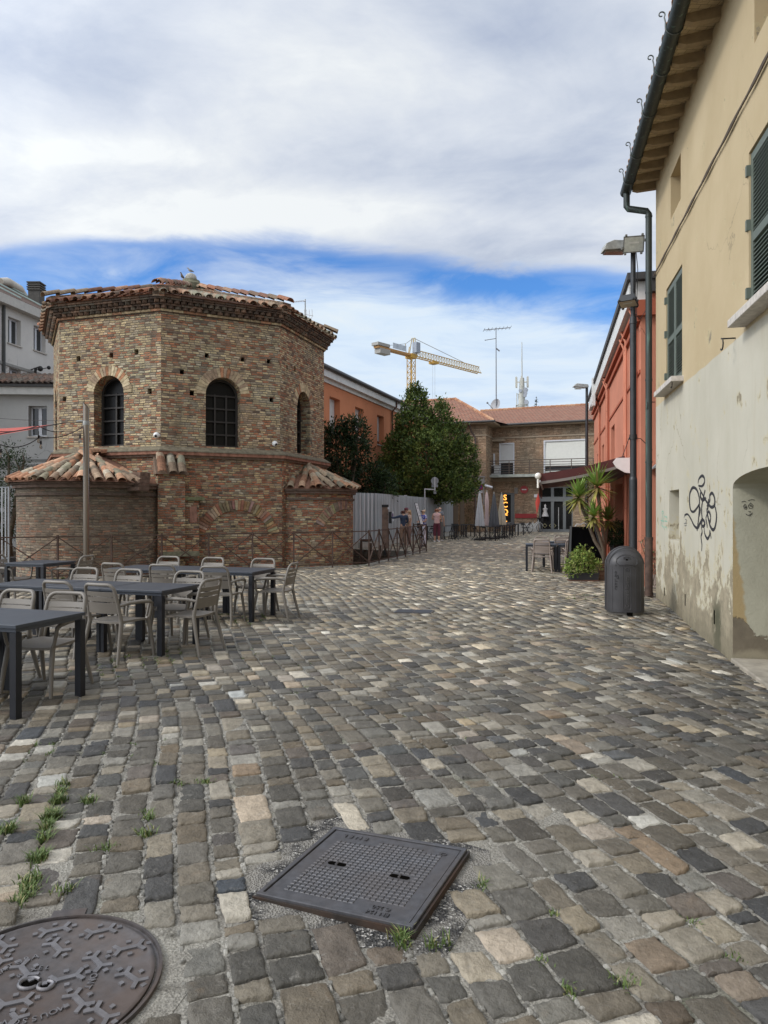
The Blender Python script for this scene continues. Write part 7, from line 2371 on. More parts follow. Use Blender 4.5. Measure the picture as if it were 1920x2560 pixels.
# ------------------------------------------------------------------ litter bin
def make_bin():
    X, Y = gx(1562, 11.72), 11.72
    r = thing('litter_bin', 'dark grey domed cast iron litter bin with raised lettering and a scribbled tag', 'bin', (X, Y, gz(X, Y)), rad(-6))
    mat = plain('dark_bin_plastic', (.042, .040, .042), .48, .0, var=.18, scale=5, bump=.1, bscale=90)
    w, H, dp = .298, 1.10, .25
    m = MB(); nA = 40; nz = 30; vs = []

    def prof(i):
        f = i / nz
        if f < .66: z = .05 + (H - w - .05) * f / .66; k = .985 + .03 * (1 - f / .66)
        else:
            t = (f - .66) / .34 * pi / 2; z = H - w + w * sin(t); k = max(cos(t), .001)
        return z, k
    for i in range(nz + 1):
        z, k = prof(i)
        for j in range(nA):
            a = 2 * pi * j / nA
            ca, sa = cos(a), sin(a)
            x = w * k * (abs(ca) ** .9) * (1 if ca > 0 else -1); y = dp * k * (abs(sa) ** .8) * (1 if sa > 0 else -1) * (1.0 if k > .9 else (.55 + .45 * k))
            vs.append((x, y, z))
    fs = [(i * nA + j, i * nA + (j + 1) % nA, (i + 1) * nA + (j + 1) % nA, (i + 1) * nA + j) for i in range(nz) for j in range(nA)]
    m.add(vs, fs + [tuple(range(nA)), tuple(range(nz * nA, nz * nA + nA))]); m.build('body', mat, r, 45)

    def front(x, z, off=0.0):
        zz = z; k = 1.0
        if zz > H - w: k = math.sqrt(max(0, 1 - ((zz - (H - w)) / w) ** 2))
        else: k = .985 + .03 * (1 - (zz - .05) / (H - w - .05))
        c = max(-1, min(1, x / (w * k))); ca = abs(c) ** (1 / .9); sa = math.sqrt(max(0, 1 - ca * ca)) ** .8
        y = -dp * k * sa * (1 if k > .9 else (.55 + .45 * k))
        return Vector((x, y - off, z))
    # arched rim following the outline
    m = MB()
    path = [(-w - .006, .03, .06), (-w - .008, .03, .4), (-w - .006, .03, H - w)] + [(-(w + .006) * cos(t), .03, H - w + (w + .006) * sin(t)) for t in [pi * k / 24 for k in range(1, 24)]] + [(w + .006, .03, H - w), (w + .008, .03, .4), (w + .006, .03, .06)]
    m.tube(path, .014, 8); m.tube([(x * .93, -.115, z * .985) for x, y, z in path[3:-3]], .007, 6); m.build('rim', mat, r, 60)
    # ashtray panel at the top, lettering panel below
    m = MB(); c = [(x * .165, .885 + y) for x, y in ((-1, -.03), (-.92, .03), (-.6, .075), (-.15, .10), (.3, .095), (.75, .06), (1, .01), (.95, -.05), (.7, -.075), (.3, -.06), (0, -.055), (-.3, -.07), (-.7, -.075))]
    m.tube([front(x - .02, z, .003) for x, z in c + c[:1]], .006, 6); m.build('panel_outline', mat, r, 60)
    m = MB(); m.tube([front(x - .02, .93, .004) + Vector((0, 0, dz)) for x, dz in [(.05 * cos(t), .028 * sin(t)) for t in [2 * pi * k / 14 for k in range(15)]]], .007, 6); m.build('stub_plate', mat, r, 60)
    m = MB(); p = front(-.02, .905, .003); m.prism([p + Vector((.02 * cos(t), 0, .016 * sin(t))) for t in [2 * pi * k / 12 for k in range(12)]], (0, .006, 0)); m.build('stub_hole', M_HOLE, r)
    m = MB(); q = .062
    loop = [(-q, .12), (-q, .76), (-q * .9, .79), (0, .80), (q * .9, .79), (q, .76), (q, .12), (q * .8, .10), (-q * .8, .10), (-q, .12)]
    lp = []
    for a, b in zip(loop, loop[1:]):
        n = 8 if abs(a[1] - b[1]) > .2 else 2
        lp += [front(a[0] + (b[0] - a[0]) * k / n - .02, a[1] + (b[1] - a[1]) * k / n, .001) for k in range(n)]
    m.tube(lp, .005, 6); m.build('lettering_frame', mat, r, 60)
    me = text_mesh('Comune di Ravenna', .082, .008, 'LEFT')
    for v in me.vertices:
        x, y, z = v.co
        s = .135 + x * .76; f = front(-.02 - y, s, 0); v.co = f + Vector((0, -.001 - max(0, z) * 1.1, 0))
    lt = link('lettering', me, plain('bin_lettering', (.085, .082, .082), .4), r)
    m = MB()
    for rr in (.030,): m.tube([front(-.02 + rr * cos(t), .745 + rr * sin(t), .003) for t in [2 * pi * k / 16 for k in range(17)]], .005, 5)
    m.tube([front(-.02 + x, .745 + z, .003) for x, z in ((-.018, -.02), (-.012, .018), (0, .005), (.012, .018), (.018, -.02))], .004, 5)
    m.tube([front(-.02 + x, .745 + z, .003) for x, z in ((0, -.025), (0, .02))], .004, 5); m.build('crest', mat, r, 60)
    for x in (-.235, .12, .20):
        m = MB(); m.tube([front(x, .08 + .68 * k / 10, .001) for k in range(11)], .0035, 5); m.build('rib', mat, r, 60)
    # marker tag
    m = MB()
    for st in ([(-.01, .30)], ):
        pass
    tag_ = [[(0, .10), (.02, .09), (.035, .10), (.02, .12), (0, .11), (.01, .085), (.04, .08)], [(0, .14), (.03, .135), (.05, .15), (.03, .165), (.02, .15), (0, .165)], [(.03, .18), (.045, .19), (.03, .205), (.01, .2), (.0, .215), (.02, .225)],
            [(.05, .235), (0, .24)], [(.0, .26), (.05, .275), (.0, .29), (.02, .275)], [(0, .31), (.05, .31), (.02, .32), (.05, .34), (.02, .32), (0, .345)], [(.06, .14), (.07, .2), (.055, .17)]]
    for st in tag_:
        m.tube([front(-.205 + .8 * x, .80 - z * 1.05, .001) for x, z in st], .0045, 5)
    for z in (.815, .425): m.ball(front(-.19, z, .001), .010, 8, 5)
    m.build('marker_tag', plain('black_marker', (.008, .008, .009), .4), r, 60, )
    m = MB(); m.lathe((0, 0, 0), [(.27, 0), (.285, .02), (.28, .055), (.2, .06)], 30, 0, 2 * pi, 1.0, .84); m.build('base', plain('worn_bin_base', (.13, .12, .105), .8, var=.3), r, 50)
    m = MB(); m.box((.02, -dp + .02, .028), (.09, .06, .05)); m.build('base_slot', M_HOLE, r)


make_bin()


# ------------------------------------------------------------------ plants and menu board by the red house
def blade(mb, o, az, el, L, w, c, bend=.25):
    d = Vector((cos(az) * cos(el), sin(az) * cos(el), sin(el))); s = Vector((-sin(az), cos(az), 0)); pts = []
    n = 4; p = Vector(o); e = el
    ws = [.55, 1.0, .85, .5, .03]; vs = []
    for k in range(n + 1):
        up = s.cross(Vector((cos(az) * cos(e), sin(az) * cos(e), sin(e)))).normalized()
        vs += [p - s * w * ws[k] / 2 - up * w * .12 * ws[k], p + s * w * ws[k] / 2 - up * w * .12 * ws[k]]
        p = p + Vector((cos(az) * cos(e), sin(az) * cos(e), sin(e))) * L / n; e -= bend * (.3 + .7 * k / n) / n * 2
    mb.col = c; mb.add(vs, [(2 * k, 2 * k + 1, 2 * k + 3, 2 * k + 2) for k in range(n)])


def make_yucca():
    Y = 17.4; bx = gx(1512, Y); base = Vector((bx, Y, gz(bx, Y)))
    r = thing('yucca_plant', 'tall multi stemmed yucca with spiky leaf heads behind the litter bin', 'plant', base); W = World(r)
    heads = [((1446, 1243), 46, 0, 62), ((1493, 1216), 54, -.1, 72), ((1484, 1291), 38, -.3, 52), ((1519, 1300), 40, .25, 50)]
    tr, fo = [], []
    for (q, R, dy, n) in heads:
        p = P(*q, Y + dy); s = Y / F
        b0 = base + Vector((random.uniform(-.05, .1), 0, .3))
        k = base.lerp(p, .45); k.x = base.x * .62 + p.x * .38 if q[0] < 1480 else base.x * .8 + p.x * .2
        k.z = base.z + .42 * (p.z - base.z) + .1
        m = MB(); m.tube([b0, b0.lerp(k, .6) + Vector((0, 0, .05)), k, k.lerp(p, .55), p - Vector((0, 0, .03))], [.06, .052, .045, .04, .05], 9); W.part('trunk', m, M_BARK, 60)
        m = MB(); dark = 1 if q[0] != 1519 else .5
        for i in range(int(n * 1.7)):
            az = 2.399 * i + random.uniform(-.2, .2); f = i / (n * 1.7)
            el = math.asin(max(-.92, 1 - 1.75 * f)) + random.uniform(-.15, .15)
            c = (.20, .32, .07) if f < .35 else ((.31, .37, .085) if f < .75 else (.45, .42, .13))
            if random.random() < .12: c = (.42, .33, .14)
            g = random.uniform(.7, 1.2) * dark; c = tuple(x * g for x in c)
            blade(m, p + Vector((0, 0, .05 * (1 - f) - .06 * f)), az, el, R * s * random.uniform(.95, 1.25) * (1.0 if f < .8 else .9), .062, c, .10 + .2 * max(0, f - .5))
        W.part('leaf_head', m, M_LEAF)
    m = MB()
    for k in range(4):
        m.box((bx + .02, Y - .02, base.z + .055 + .1 * k), (.46, .46, .092), 0)
    W.part('planter', m, plain('weathered_planter_boards', (.16, .11, .07), .85, var=.3, scale=4, bump=.3))
    m = MB(); m.box((bx + .02, Y - .02, base.z + .40), (.42, .42, .02)); W.part('soil', m, plain('potting_soil', (.05, .04, .03), .95))
    # menu board
    Yb = 18.0; xl, xr = gx(1419, Yb), gx(1487, Yb)
    r = thing('menu_board', 'large blank black easel board standing behind the small shrub planter', 'sign', ((xl + xr) / 2, Yb, gz(xl, Yb))); W = World(r); z0 = gz(xl, Yb)
    blk = plain('black_chalkboard', (.004, .004, .005), .95, var=.2, spec=.1)
    z1 = EYE - (1317 - 1280) / F * Yb
    m = MB(); w = xr - xl
    q = [Vector((xl - .01, Yb - .20, z0 + .22)), Vector((xr + .30, Yb + .02, z0 + .2)), Vector((xr + .02, Yb + .16, z1)), Vector((xl + .08, Yb - .02, z1))]
    m.prism(q, (.01, .03, 0)); W.part('board', m, blk)
    for p, t_ in ((q[0], q[3]), (q[1], q[2])):
        m = MB(); m.bar(Vector((p.x + (p.x - t_.x) * .22, p.y + (p.y - t_.y) * .25 - .02, z0)), t_ + Vector((0, -.01, .02)), .05, .03); W.part('leg', m, plain('black_wood_leg', (.012, .011, .011), .5))
    for p in (q[2], q[3]):
        m = MB(); m.bar(p + Vector((0, .02, 0)), Vector((p.x + .05, p.y + .7, z0)), .045, .03); W.part('leg', m, plain('brown_wood_leg', (.06, .045, .035), .6))
    m = MB(); a = q[3] + Vector((.1, 0, .01)); m.tube([a, a + Vector((.05, 0, .06)), a + Vector((.16, 0, .05)), a + Vector((.22, 0, .09)), a + Vector((.3, 0, .06))], .012, 6); W.part('clip', m, M_WFRAME, 60)
    # small shrub in trough
    Yp = 17.0; x0, x1 = gx(1422, Yp), gx(1493, Yp); z0 = gz(x0, Yp)
    r = thing('planter_shrub', 'small light green shrub in a long dark plastic trough on the cobbles', 'plant', ((x0 + x1) / 2, Yp, z0)); W = World(r)
    m = MB(); c = (x0 + x1) / 2; hw = (x1 - x0) / 2
    m.add([(c - hw * .94, Yp - .12, z0 + .03), (c + hw * .94, Yp - .12, z0 + .03), (c + hw * .94, Yp + .12, z0 + .03), (c - hw * .94, Yp + .12, z0 + .03), (c - hw, Yp - .14, z0 + .19), (c + hw, Yp - .14, z0 + .19), (c + hw, Yp + .14, z0 + .19), (c - hw, Yp + .14, z0 + .19)],
          [(0, 1, 5, 4), (1, 2, 6, 5), (2, 3, 7, 6), (3, 0, 4, 7), (0, 3, 2, 1)])
    m.box((c, Yp - .145, z0 + .185), (hw * 2.04, .02, .03)); m.box((c, Yp + .145, z0 + .185), (hw * 2.04, .02, .03)); m.box((c, Yp, z0 + .165), (hw * 1.9, .26, .02))
    W.part('trough', m, plain('dark_grey_trough', (.035, .037, .04), .5)); m = MB(); m.box((c, Yp, z0 + .016), (hw * 2.02, .32, .03)); W.part('saucer', m, plain('brown_saucer', (.11, .055, .035), .6))
    s = Yp / F; pal = [(.16, .25, .05), (.22, .31, .07), (.11, .18, .04), (.29, .36, .09), (.36, .38, .13)]
    lob = []
    for px, py, rx, rz in ((1450, 1404, 26, 24), (1434, 1424, 20, 13), (1474, 1416, 20, 14), (1458, 1383, 15, 12), (1484, 1405, 9, 8)):
        p = P(px, py, Yp); lob.append(((p.x, p.y, p.z), (rx * s, rx * s * .8, rz * s)))
    W.part('foliage', lobes_foliage(lob, 2600, .055, pal, 7, .62, .2, .06), M_LEAF)
    m = MB()
    for cc, rr in lob: m.tube([(c - .02 + random.gauss(0, .05), Yp, z0 + .15), Vector((c, Yp, z0 + .3)).lerp(Vector(cc), .5), cc], [.018, .012, .006], 6)
    W.part('stem', m, M_BARK, 60)
    # clipped ball bush in a square pot
    Yt = 19.0; X = gx(1546, Yt); z0 = gz(X, Yt)
    r = thing('topiary_bush', 'clipped dark round bush in a black square pot against the red wall', 'plant', (X, Yt, z0)); W = World(r)
    p = P(1546, 1337, Yt)
    lob = [((p.x, p.y, p.z), (.27, .27, .30))]
    W.part('foliage', lobes_foliage(lob, 4200, .05, [(.022, .04, .016), (.034, .06, .02), (.05, .08, .03), (.015, .028, .012)], 7, .6, .1, .05), M_LEAF)
    m = MB(); m.add([(X - .15, Yt - .15, z0 + .3), (X + .15, Yt - .15, z0 + .3), (X + .15, Yt + .15, z0 + .3), (X - .15, Yt + .15, z0 + .3), (X - .18, Yt - .18, z0 + .82), (X + .18, Yt - .18, z0 + .82), (X + .18, Yt + .18, z0 + .82), (X - .18, Yt + .18, z0 + .82)], [(0, 1, 5, 4), (1, 2, 6, 5), (2, 3, 7, 6), (3, 0, 4, 7), (4, 5, 6, 7), (0, 3, 2, 1)])
    m.box((X, Yt, z0 + .15), (.24, .24, .3)); W.part('pot', m, M_BLK)
    m = MB(); m.tube([(X, Yt, z0 + .8), (X, Yt, p.z - .1)], .02, 6); W.part('stem', m, M_BARK)
    # straggly climber by the downpipe
    q = rw(-.1, .05, -.15); r = thing('wall_climber', 'dry straggling climber with pale leaves between lamp post and downpipe', 'plant', q); W = World(r)
    m = MB(); LF = []
    for k in range(7):
        pts = [q + Vector((random.uniform(-.1, .2), -.05, 0))]
        for j in range(5): pts.append(pts[-1] + Vector((random.uniform(-.12, .12), random.uniform(-.05, .03), random.uniform(.12, .25))))
        m.tube(pts, .007, 5); LF += [(p + Vector((random.gauss(0, .05), random.gauss(0, .05), random.gauss(0, .05))), .07) for p in pts[2:] for _ in range(5)]
    W.part('stem', m, M_BARK, 60); W.part('foliage', leaf_mb(LF, [(.30, .28, .18), (.17, .16, .08), (.12, .15, .06), (.36, .32, .22)], .6), M_LEAF)
    q2 = cw(-.45, 0, .5); r = thing('weed_clump', 'green weed clump at the foot of the rusty downpipe', 'plant', q2); W = World(r)
    m = MB()
    for k in range(70): blade(m, q2 + Vector((random.gauss(0, .06), random.gauss(0, .06), 0)), random.random() * 6.28, rad(random.uniform(40, 85)), random.uniform(.12, .36), .012, random.choice([(.05, .09, .03), (.08, .12, .04), (.04, .07, .03)]), .6)
    W.part('foliage', m, M_LEAF)


make_yucca()


# ------------------------------------------------------------------ steel pole, red shade sail, string lights
def make_sail():
    Y = 15.4; X = gx(215.5, Y)
    r = thing('steel_pole', 'tall polished steel post with a slanted top in front of the left apse', 'pole', (X, Y, 0)); W = World(r)
    zt = EYE + (1280 - 1007) / F * Y; R = .063
    m = MB(); n = 24; vs = [(X + R * cos(2 * pi * k / n), Y + R * sin(2 * pi * k / n), 0) for k in range(n)] + [(X + R * cos(2 * pi * k / n), Y + R * sin(2 * pi * k / n), zt - .06 - .08 * cos(2 * pi * k / n)) for k in range(n)]
    m.add(vs, [(k, (k + 1) % n, n + (k + 1) % n, n + k) for k in range(n)] + [tuple(range(n, 2 * n))])
    t = NT('brushed_steel'); o = t.coord(); mp = t.n('Mapping', {'Vector': o, 'Scale': (40, 40, .6)}).outputs[0]
    W.part('post', m, t.out((.20, .165, .13), t.mapr(t.noise(1, mp, 3), .3, .7, .22, .38), .9), 50)
    zc = EYE + (1280 - 1056) / F * Y; m = MB(); m.tube([(X, Y, zc - .06), (X, Y, zc + .03)], R + .006, 20); m.tube([(X - .06, Y - .03, zc + .03), (X - .2, Y - .03, zc + .02)], .018, 6); W.part('collar', m, M_LUM, 50)
    s = thing('shade_sail', 'coral red triangular shade sail stretched from the steel post over the tables', 'awning', (X - .6, Y, zc)); W = World(s)
    A = P(158, 1058, Y); B = Vector((-7.9, 12.3, 2.80)); C = Vector((-9.6, 17.6, 3.72))
    m = MB(); N = 12; vs = []; idx = {}
    for i in range(N + 1):
        for j in range(N + 1 - i):
            a, b = i / N, j / N; c = 1 - a - b
            p = A * c + B * a + C * b
            p.z -= .10 * (a * b + b * c * .6 + a * c * .9)
            idx[i, j] = len(vs); vs.append(p)
    fs = []
    for i in range(N):
        for j in range(N - i):
            fs.append((idx[i, j], idx[i + 1, j], idx[i, j + 1]))
            if j < N - i - 1: fs.append((idx[i + 1, j], idx[i + 1, j + 1], idx[i, j + 1]))
    m.add(vs, fs); W.part('cloth', m, plain('coral_red_sailcloth', (.40, .065, .045), .75, var=.05, bump=.1, bscale=200), 60)
    m = MB(); m.tube([A, Vector((X, Y, zc))], .008, 5); m.tube([A, B], .012, 5); W.part('rope', m, M_IRON, 60)
    g = thing('string_lights', 'black festoon cable with clear bulbs hanging from the steel post', 'lights', (X, Y, zc)); W = World(g)

    def sagline(a, b, d, n=14): return [a.lerp(b, k / n) - Vector((0, 0, d * 4 * (k / n) * (1 - k / n))) for k in range(n + 1)]
    a = Vector((X - .05, Y - .05, zc - .1)); L1 = P(100, 1092, 15.0); L2 = P(2, 1112, 14.4); L3 = P(-120, 1085, 13.8)
    lines = [sagline(a, L1, .10), sagline(L1, L2, .12), sagline(L2, L3, .1), sagline(P(95, 1064, 15.2), P(160, 1078, 15.8), .06), sagline(P(-60, 1070, 14), P(95, 1064, 15.2), .1)]
    m = MB()
    for l in lines: m.tube(l, .009, 6)
    W.part('cable', m, M_BLK, 60)
    glass = plain('clear_bulb_glass', (.60, .60, .58), .08)
    gl = glass.node_tree.nodes['Principled BSDF']; gl.inputs['Transmission Weight'].default_value = .85; gl.inputs['IOR'].default_value = 1.2
    for p in (L1 + Vector((.02, 0, 0)), L2, P(200, 1078, 15.3), P(97, 1078, 15.2)):
        m = MB(); m.tube([p, p - Vector((0, 0, .10))], .006, 5); m.tube([p - Vector((0, 0, .09)), p - Vector((0, 0, .16))], .022, 8); sk = W.part('socket', m, M_BLK, 50)
        m = MB(); m.lathe(p - Vector((0, 0, .26)), [(.004, 0), (.024, .012), (.034, .035), (.03, .06), (.016, .09), (.014, .10)], 12); W.part('bulb', m, glass, 80, parent=sk)
    wr = MB(); wr.tube([P(-150, 1036, 16), P(60, 1050, 16), Vector((X, Y, zc + .02))], .005, 5); tag(wr.build('guy_wire', M_IRON), 'thin steel guy wire running left from the steel post above the sail', 'wire')


make_sail()


# ------------------------------------------------------------------ covers in the paving
def iron_mat(name, c, rust, amount):
    t = NT(name); o = t.coord()
    n = t.noise(4, o, 6, .6); n2 = t.noise(28, o, 5)
    col = t.mix(t.mapr(n2, .35, .7), tuple(x * .8 for x in c), tuple(x * 1.25 for x in c))
    col = t.mix(t.mapr(n, .42, .62, 0, amount), col, rust)
    return t.out(col, t.mapr(n, .3, .7, .36, .62), .35, t.bump(t.noise(150, o, 3), .25, .003))


def make_covers():
    r = thing('square_manhole_cover', 'square cast iron cover with a grid pattern tilted above the cobbles', 'manhole cover', (SQC.x, SQC.y, 0)); W = World(r)
    mat = iron_mat('worn_iron', (.078, .077, .083), (.10, .08, .07), .3); rust = iron_mat('rusty_frame', (.045, .036, .03), (.075, .042, .026), .9)
    hs = .362
    A3 = Vector((SQA.x, SQA.y, -.045)); B3 = Vector((SQB.x, SQB.y, -.04)); A3 = Vector((SQA.x, SQA.y, .032)).normalized(); B3 = Vector((SQB.x, SQB.y, -.012)).normalized(); Z3 = A3.cross(B3)
    O = Vector((SQC.x, SQC.y, .017))

    def q(a, b, z=0.0): return O + A3 * a + B3 * b + Z3 * z
    fr = MB()
    for (a0, a1, b0, b1) in ((-hs, hs, -hs, -hs + .022), (-hs, hs, hs - .022, hs), (-hs, -hs + .022, -hs + .022, hs - .022), (hs - .022, hs, -hs + .022, hs - .022)):
        fr.obox(q(a0, b0, -.10), A3 * (a1 - a0), B3 * (b1 - b0), Z3 * .104)
    bevel(W.part('frame', fr, mat), .003)
    sk = MB()
    for (a0, a1, b0, b1) in ((-hs - .012, hs + .012, -hs - .012, -hs - .002), (hs + .002, hs + .012, -hs - .002, hs)): sk.obox(q(a0, b0, -.12), A3 * (a1 - a0), B3 * (b1 - b0), Z3 * .112)
    W.part('frame_skirt', sk, rust)
    cv = MB(); h2 = hs - .027
    cv.obox(q(-h2, -h2, -.03), A3 * h2 * 2, B3 * h2 * 2, Z3 * .028); c_ = W.part('cover', cv, mat); bevel(c_, .002)
    gd = MB(); n = 21; st = .026; e = n * st / 2
    slots = ((-.16, .005), (.16, -.005))
    for i in range(n):
        for j in range(n + 1):
            a, b = -e + st * (i + .5), -e - .013 + st * (j + .5)
            if any(abs(a - x) < .055 and abs(b - y) < .03 for x, y in slots): continue
            if i < 8 and j > 19: continue
            if i > 12 and j < 2: continue
            if i > 16 and j > 20: continue
            s = st * .40; h = .0035
            gd.add([q(a - s, b - s, -.002), q(a + s, b - s, -.002), q(a + s, b + s, -.002), q(a - s, b + s, -.002), q(a - s * .8, b - s * .8, h - .002), q(a + s * .8, b - s * .8, h - .002), q(a + s * .8, b + s * .8, h - .002), q(a - s * .8, b + s * .8, h - .002)],
                   [(0, 1, 5, 4), (1, 2, 6, 5), (2, 3, 7, 6), (3, 0, 4, 7), (4, 5, 6, 7)])
    W.part('grid_relief', gd, mat, parent=c_)
    for x, y in slots:
        m = MB(); L = [(x + sx * .034 + .013 * cos(t), y + .013 * sin(t)) for sx, ts in ((1, [-pi / 2 + pi * k / 6 for k in range(7)]), (-1, [pi / 2 + pi * k / 6 for k in range(7)])) for t in ts]
        m.prism([q(a, b, -.0015) for a, b in L], Z3 * .0025); W.part('lifting_slot', m, M_HOLE, parent=c_)
        m = MB(); m.tube([q(x, y - .014, .002), q(x, y + .014, .002)], .006, 6); W.part('lifting_bar', m, mat, parent=c_)
    Rm = Matrix(((A3.x, B3.x, Z3.x, 0), (A3.y, B3.y, Z3.y, 0), (A3.z, B3.z, Z3.z, 0), (0, 0, 0, 1)))
    for tx, a, b, sz, turn in (('E N E L', -.20, .29, .045, pi), ('C 250', .19, -.275, .034, pi), ('EN 124', .19, -.315, .034, pi), ('CE', .27, .27, .034, pi)):
        me = text_mesh(tx, sz, .0022); me.transform(W.M @ Matrix.Translation(q(a, b, .0005)) @ Rm @ Matrix.Rotation(turn, 4, 'Z')); link('lettering', me, mat, c_)
    # round cover
    r = thing('round_manhole_cover', 'round rusty cast iron cover with raised pattern at the lower left', 'manhole cover', (RC.x, RC.y, 0)); W = World(r)
    m2 = iron_mat('rusty_brown_iron_cover', (.085, .076, .075), (.105, .074, .058), .7)
    m3 = iron_mat('polished_relief_iron', (.155, .15, .158), (.13, .11, .10), .3)
    zb = .004; m = MB(); m.lathe((RC.x, RC.y, zb), [(RR + .014, -.05), (RR + .014, .005), (RR + .004, .006), (RR + .002, -.006), (RR - .008, -.008)], 64)
    for aa in (rad(100), rad(-35), rad(-160)):
        m.box((RC.x + (RR + .03) * cos(aa), RC.y + (RR + .03) * sin(aa), zb - .008), (.06, .13, .02), rz=aa)
    W.part('frame', m, m2, 40)
    m = MB(); m.lathe((RC.x, RC.y, zb), [(RR - .012, -.03), (RR - .012, .001), (RR - .018, .004), (RR - .028, .004), (RR - .033, 0), (.001, 0)], 64); cv = W.part('cover', m, m2, 40)
    m = MB()

    def slab2(pts, h=.006): m.prism([Vector((RC.x + x, RC.y + y, zb + .0002)) for x, y in pts], (0, 0, h))

    def seg(p, q_, w):
        d = Vector(q_) - Vector(p)
        if d.length < 1e-6: return
        d.normalize(); nn = Vector((-d.y, d.x)) * w / 2; p = Vector(p); q_ = Vector(q_)
        slab2([p - nn, q_ - nn, q_ + nn, p + nn], .006 + random.uniform(0, .0004))
    spots = [(rr * cos(a0 + 2 * pi * k / n), rr * sin(a0 + 2 * pi * k / n)) for rr, n, a0 in ((.325, 11, .1), (.205, 6, .62), (.10, 3, .3)) for k in range(n)]
    for (x, y) in spots:
        if .1 < math.hypot(x, y) < .28 and random.random() < .0: continue
        a = random.choice((0, 1, 2)) * pi / 3 + .35 + random.uniform(-.1, .1)
        c, s_ = cos(a), sin(a)

        def rt(u, v): return (x + u * c - v * s_, y + u * s_ + v * c)
        seg(rt(-.036, 0), rt(.036, 0), .019)
        for sx in (-1, 1):
            for sy in (-1, 1): seg(rt(sx * .032, 0), rt(sx * .054, sy * .032), .016)
            seg(rt(sx * .070, -.009), rt(sx * .070, .009), .017)
        seg(rt(0, .032), rt(0, .048), .017); seg(rt(0, -.032), rt(0, -.048), .017)
    W.part('relief', m, m3, parent=cv)
    m = MB(); m.tube([(RC.x + .035 * cos(t) - .02, RC.y + .03 * sin(t), zb + .004) for t in [rad(40) + 5 * k / 14 for k in range(15)]], .007, 6); m.tube([(RC.x + .026 * cos(t) + .042, RC.y + .022 * sin(t) - .012, zb + .004) for t in [rad(150) + 5.4 * k / 14 for k in range(15)]], .007, 6); W.part('lifting_eye', m, m3, 60, parent=cv)
    m = MB(); m.lathe((RC.x + .042, RC.y - .012, zb + .0015), [(.02, 0), (.001, .0012)], 12); m.lathe((RC.x - .02, RC.y, zb + .0015), [(.028, 0), (.001, .0012)], 12); W.part('key_hole', m, M_HOLE, parent=cv)
    for tx, rr, a0, sz, flip in (('FOGNATURA', .165, rad(155), .036, 1), ('PONT A MOUSSON', .19, rad(-35), .036, 1), ('REXEL', .085, rad(120), .03, 1)):
        w = .78 * sz / rr
        for k, ch in enumerate(tx):
            if ch == ' ': continue
            a = a0 - (k - (len(tx) - 1) / 2) * w; me = text_mesh(ch, sz, .0022)
            me.transform(W.M @ Matrix.Translation((RC.x + rr * cos(a), RC.y + rr * sin(a), zb + .003)) @ Matrix.Rotation(a - pi / 2, 4, 'Z')); link('lettering', me, m3, cv)
    # far drain cover
    r = thing('drain_cover', 'small dark rectangular drain cover set in the paving beyond the tables', 'manhole cover', (GRC.x, GRC.y, 0), rad(-12))
    m = MB(); m.box((0, 0, -.004), (.62, .40, .02)); fr = m.build('frame', iron_mat('pale_cover_frame', (.09, .085, .08), (.1, .07, .05), .4), r)
    for sx in (-1, 1): m = MB(); m.box((sx * .145, 0, .004), (.27, .36, .012)); m.build('lid', iron_mat('dark_cover_iron', (.04, .042, .05), (.06, .05, .045), .3), r)


make_covers()


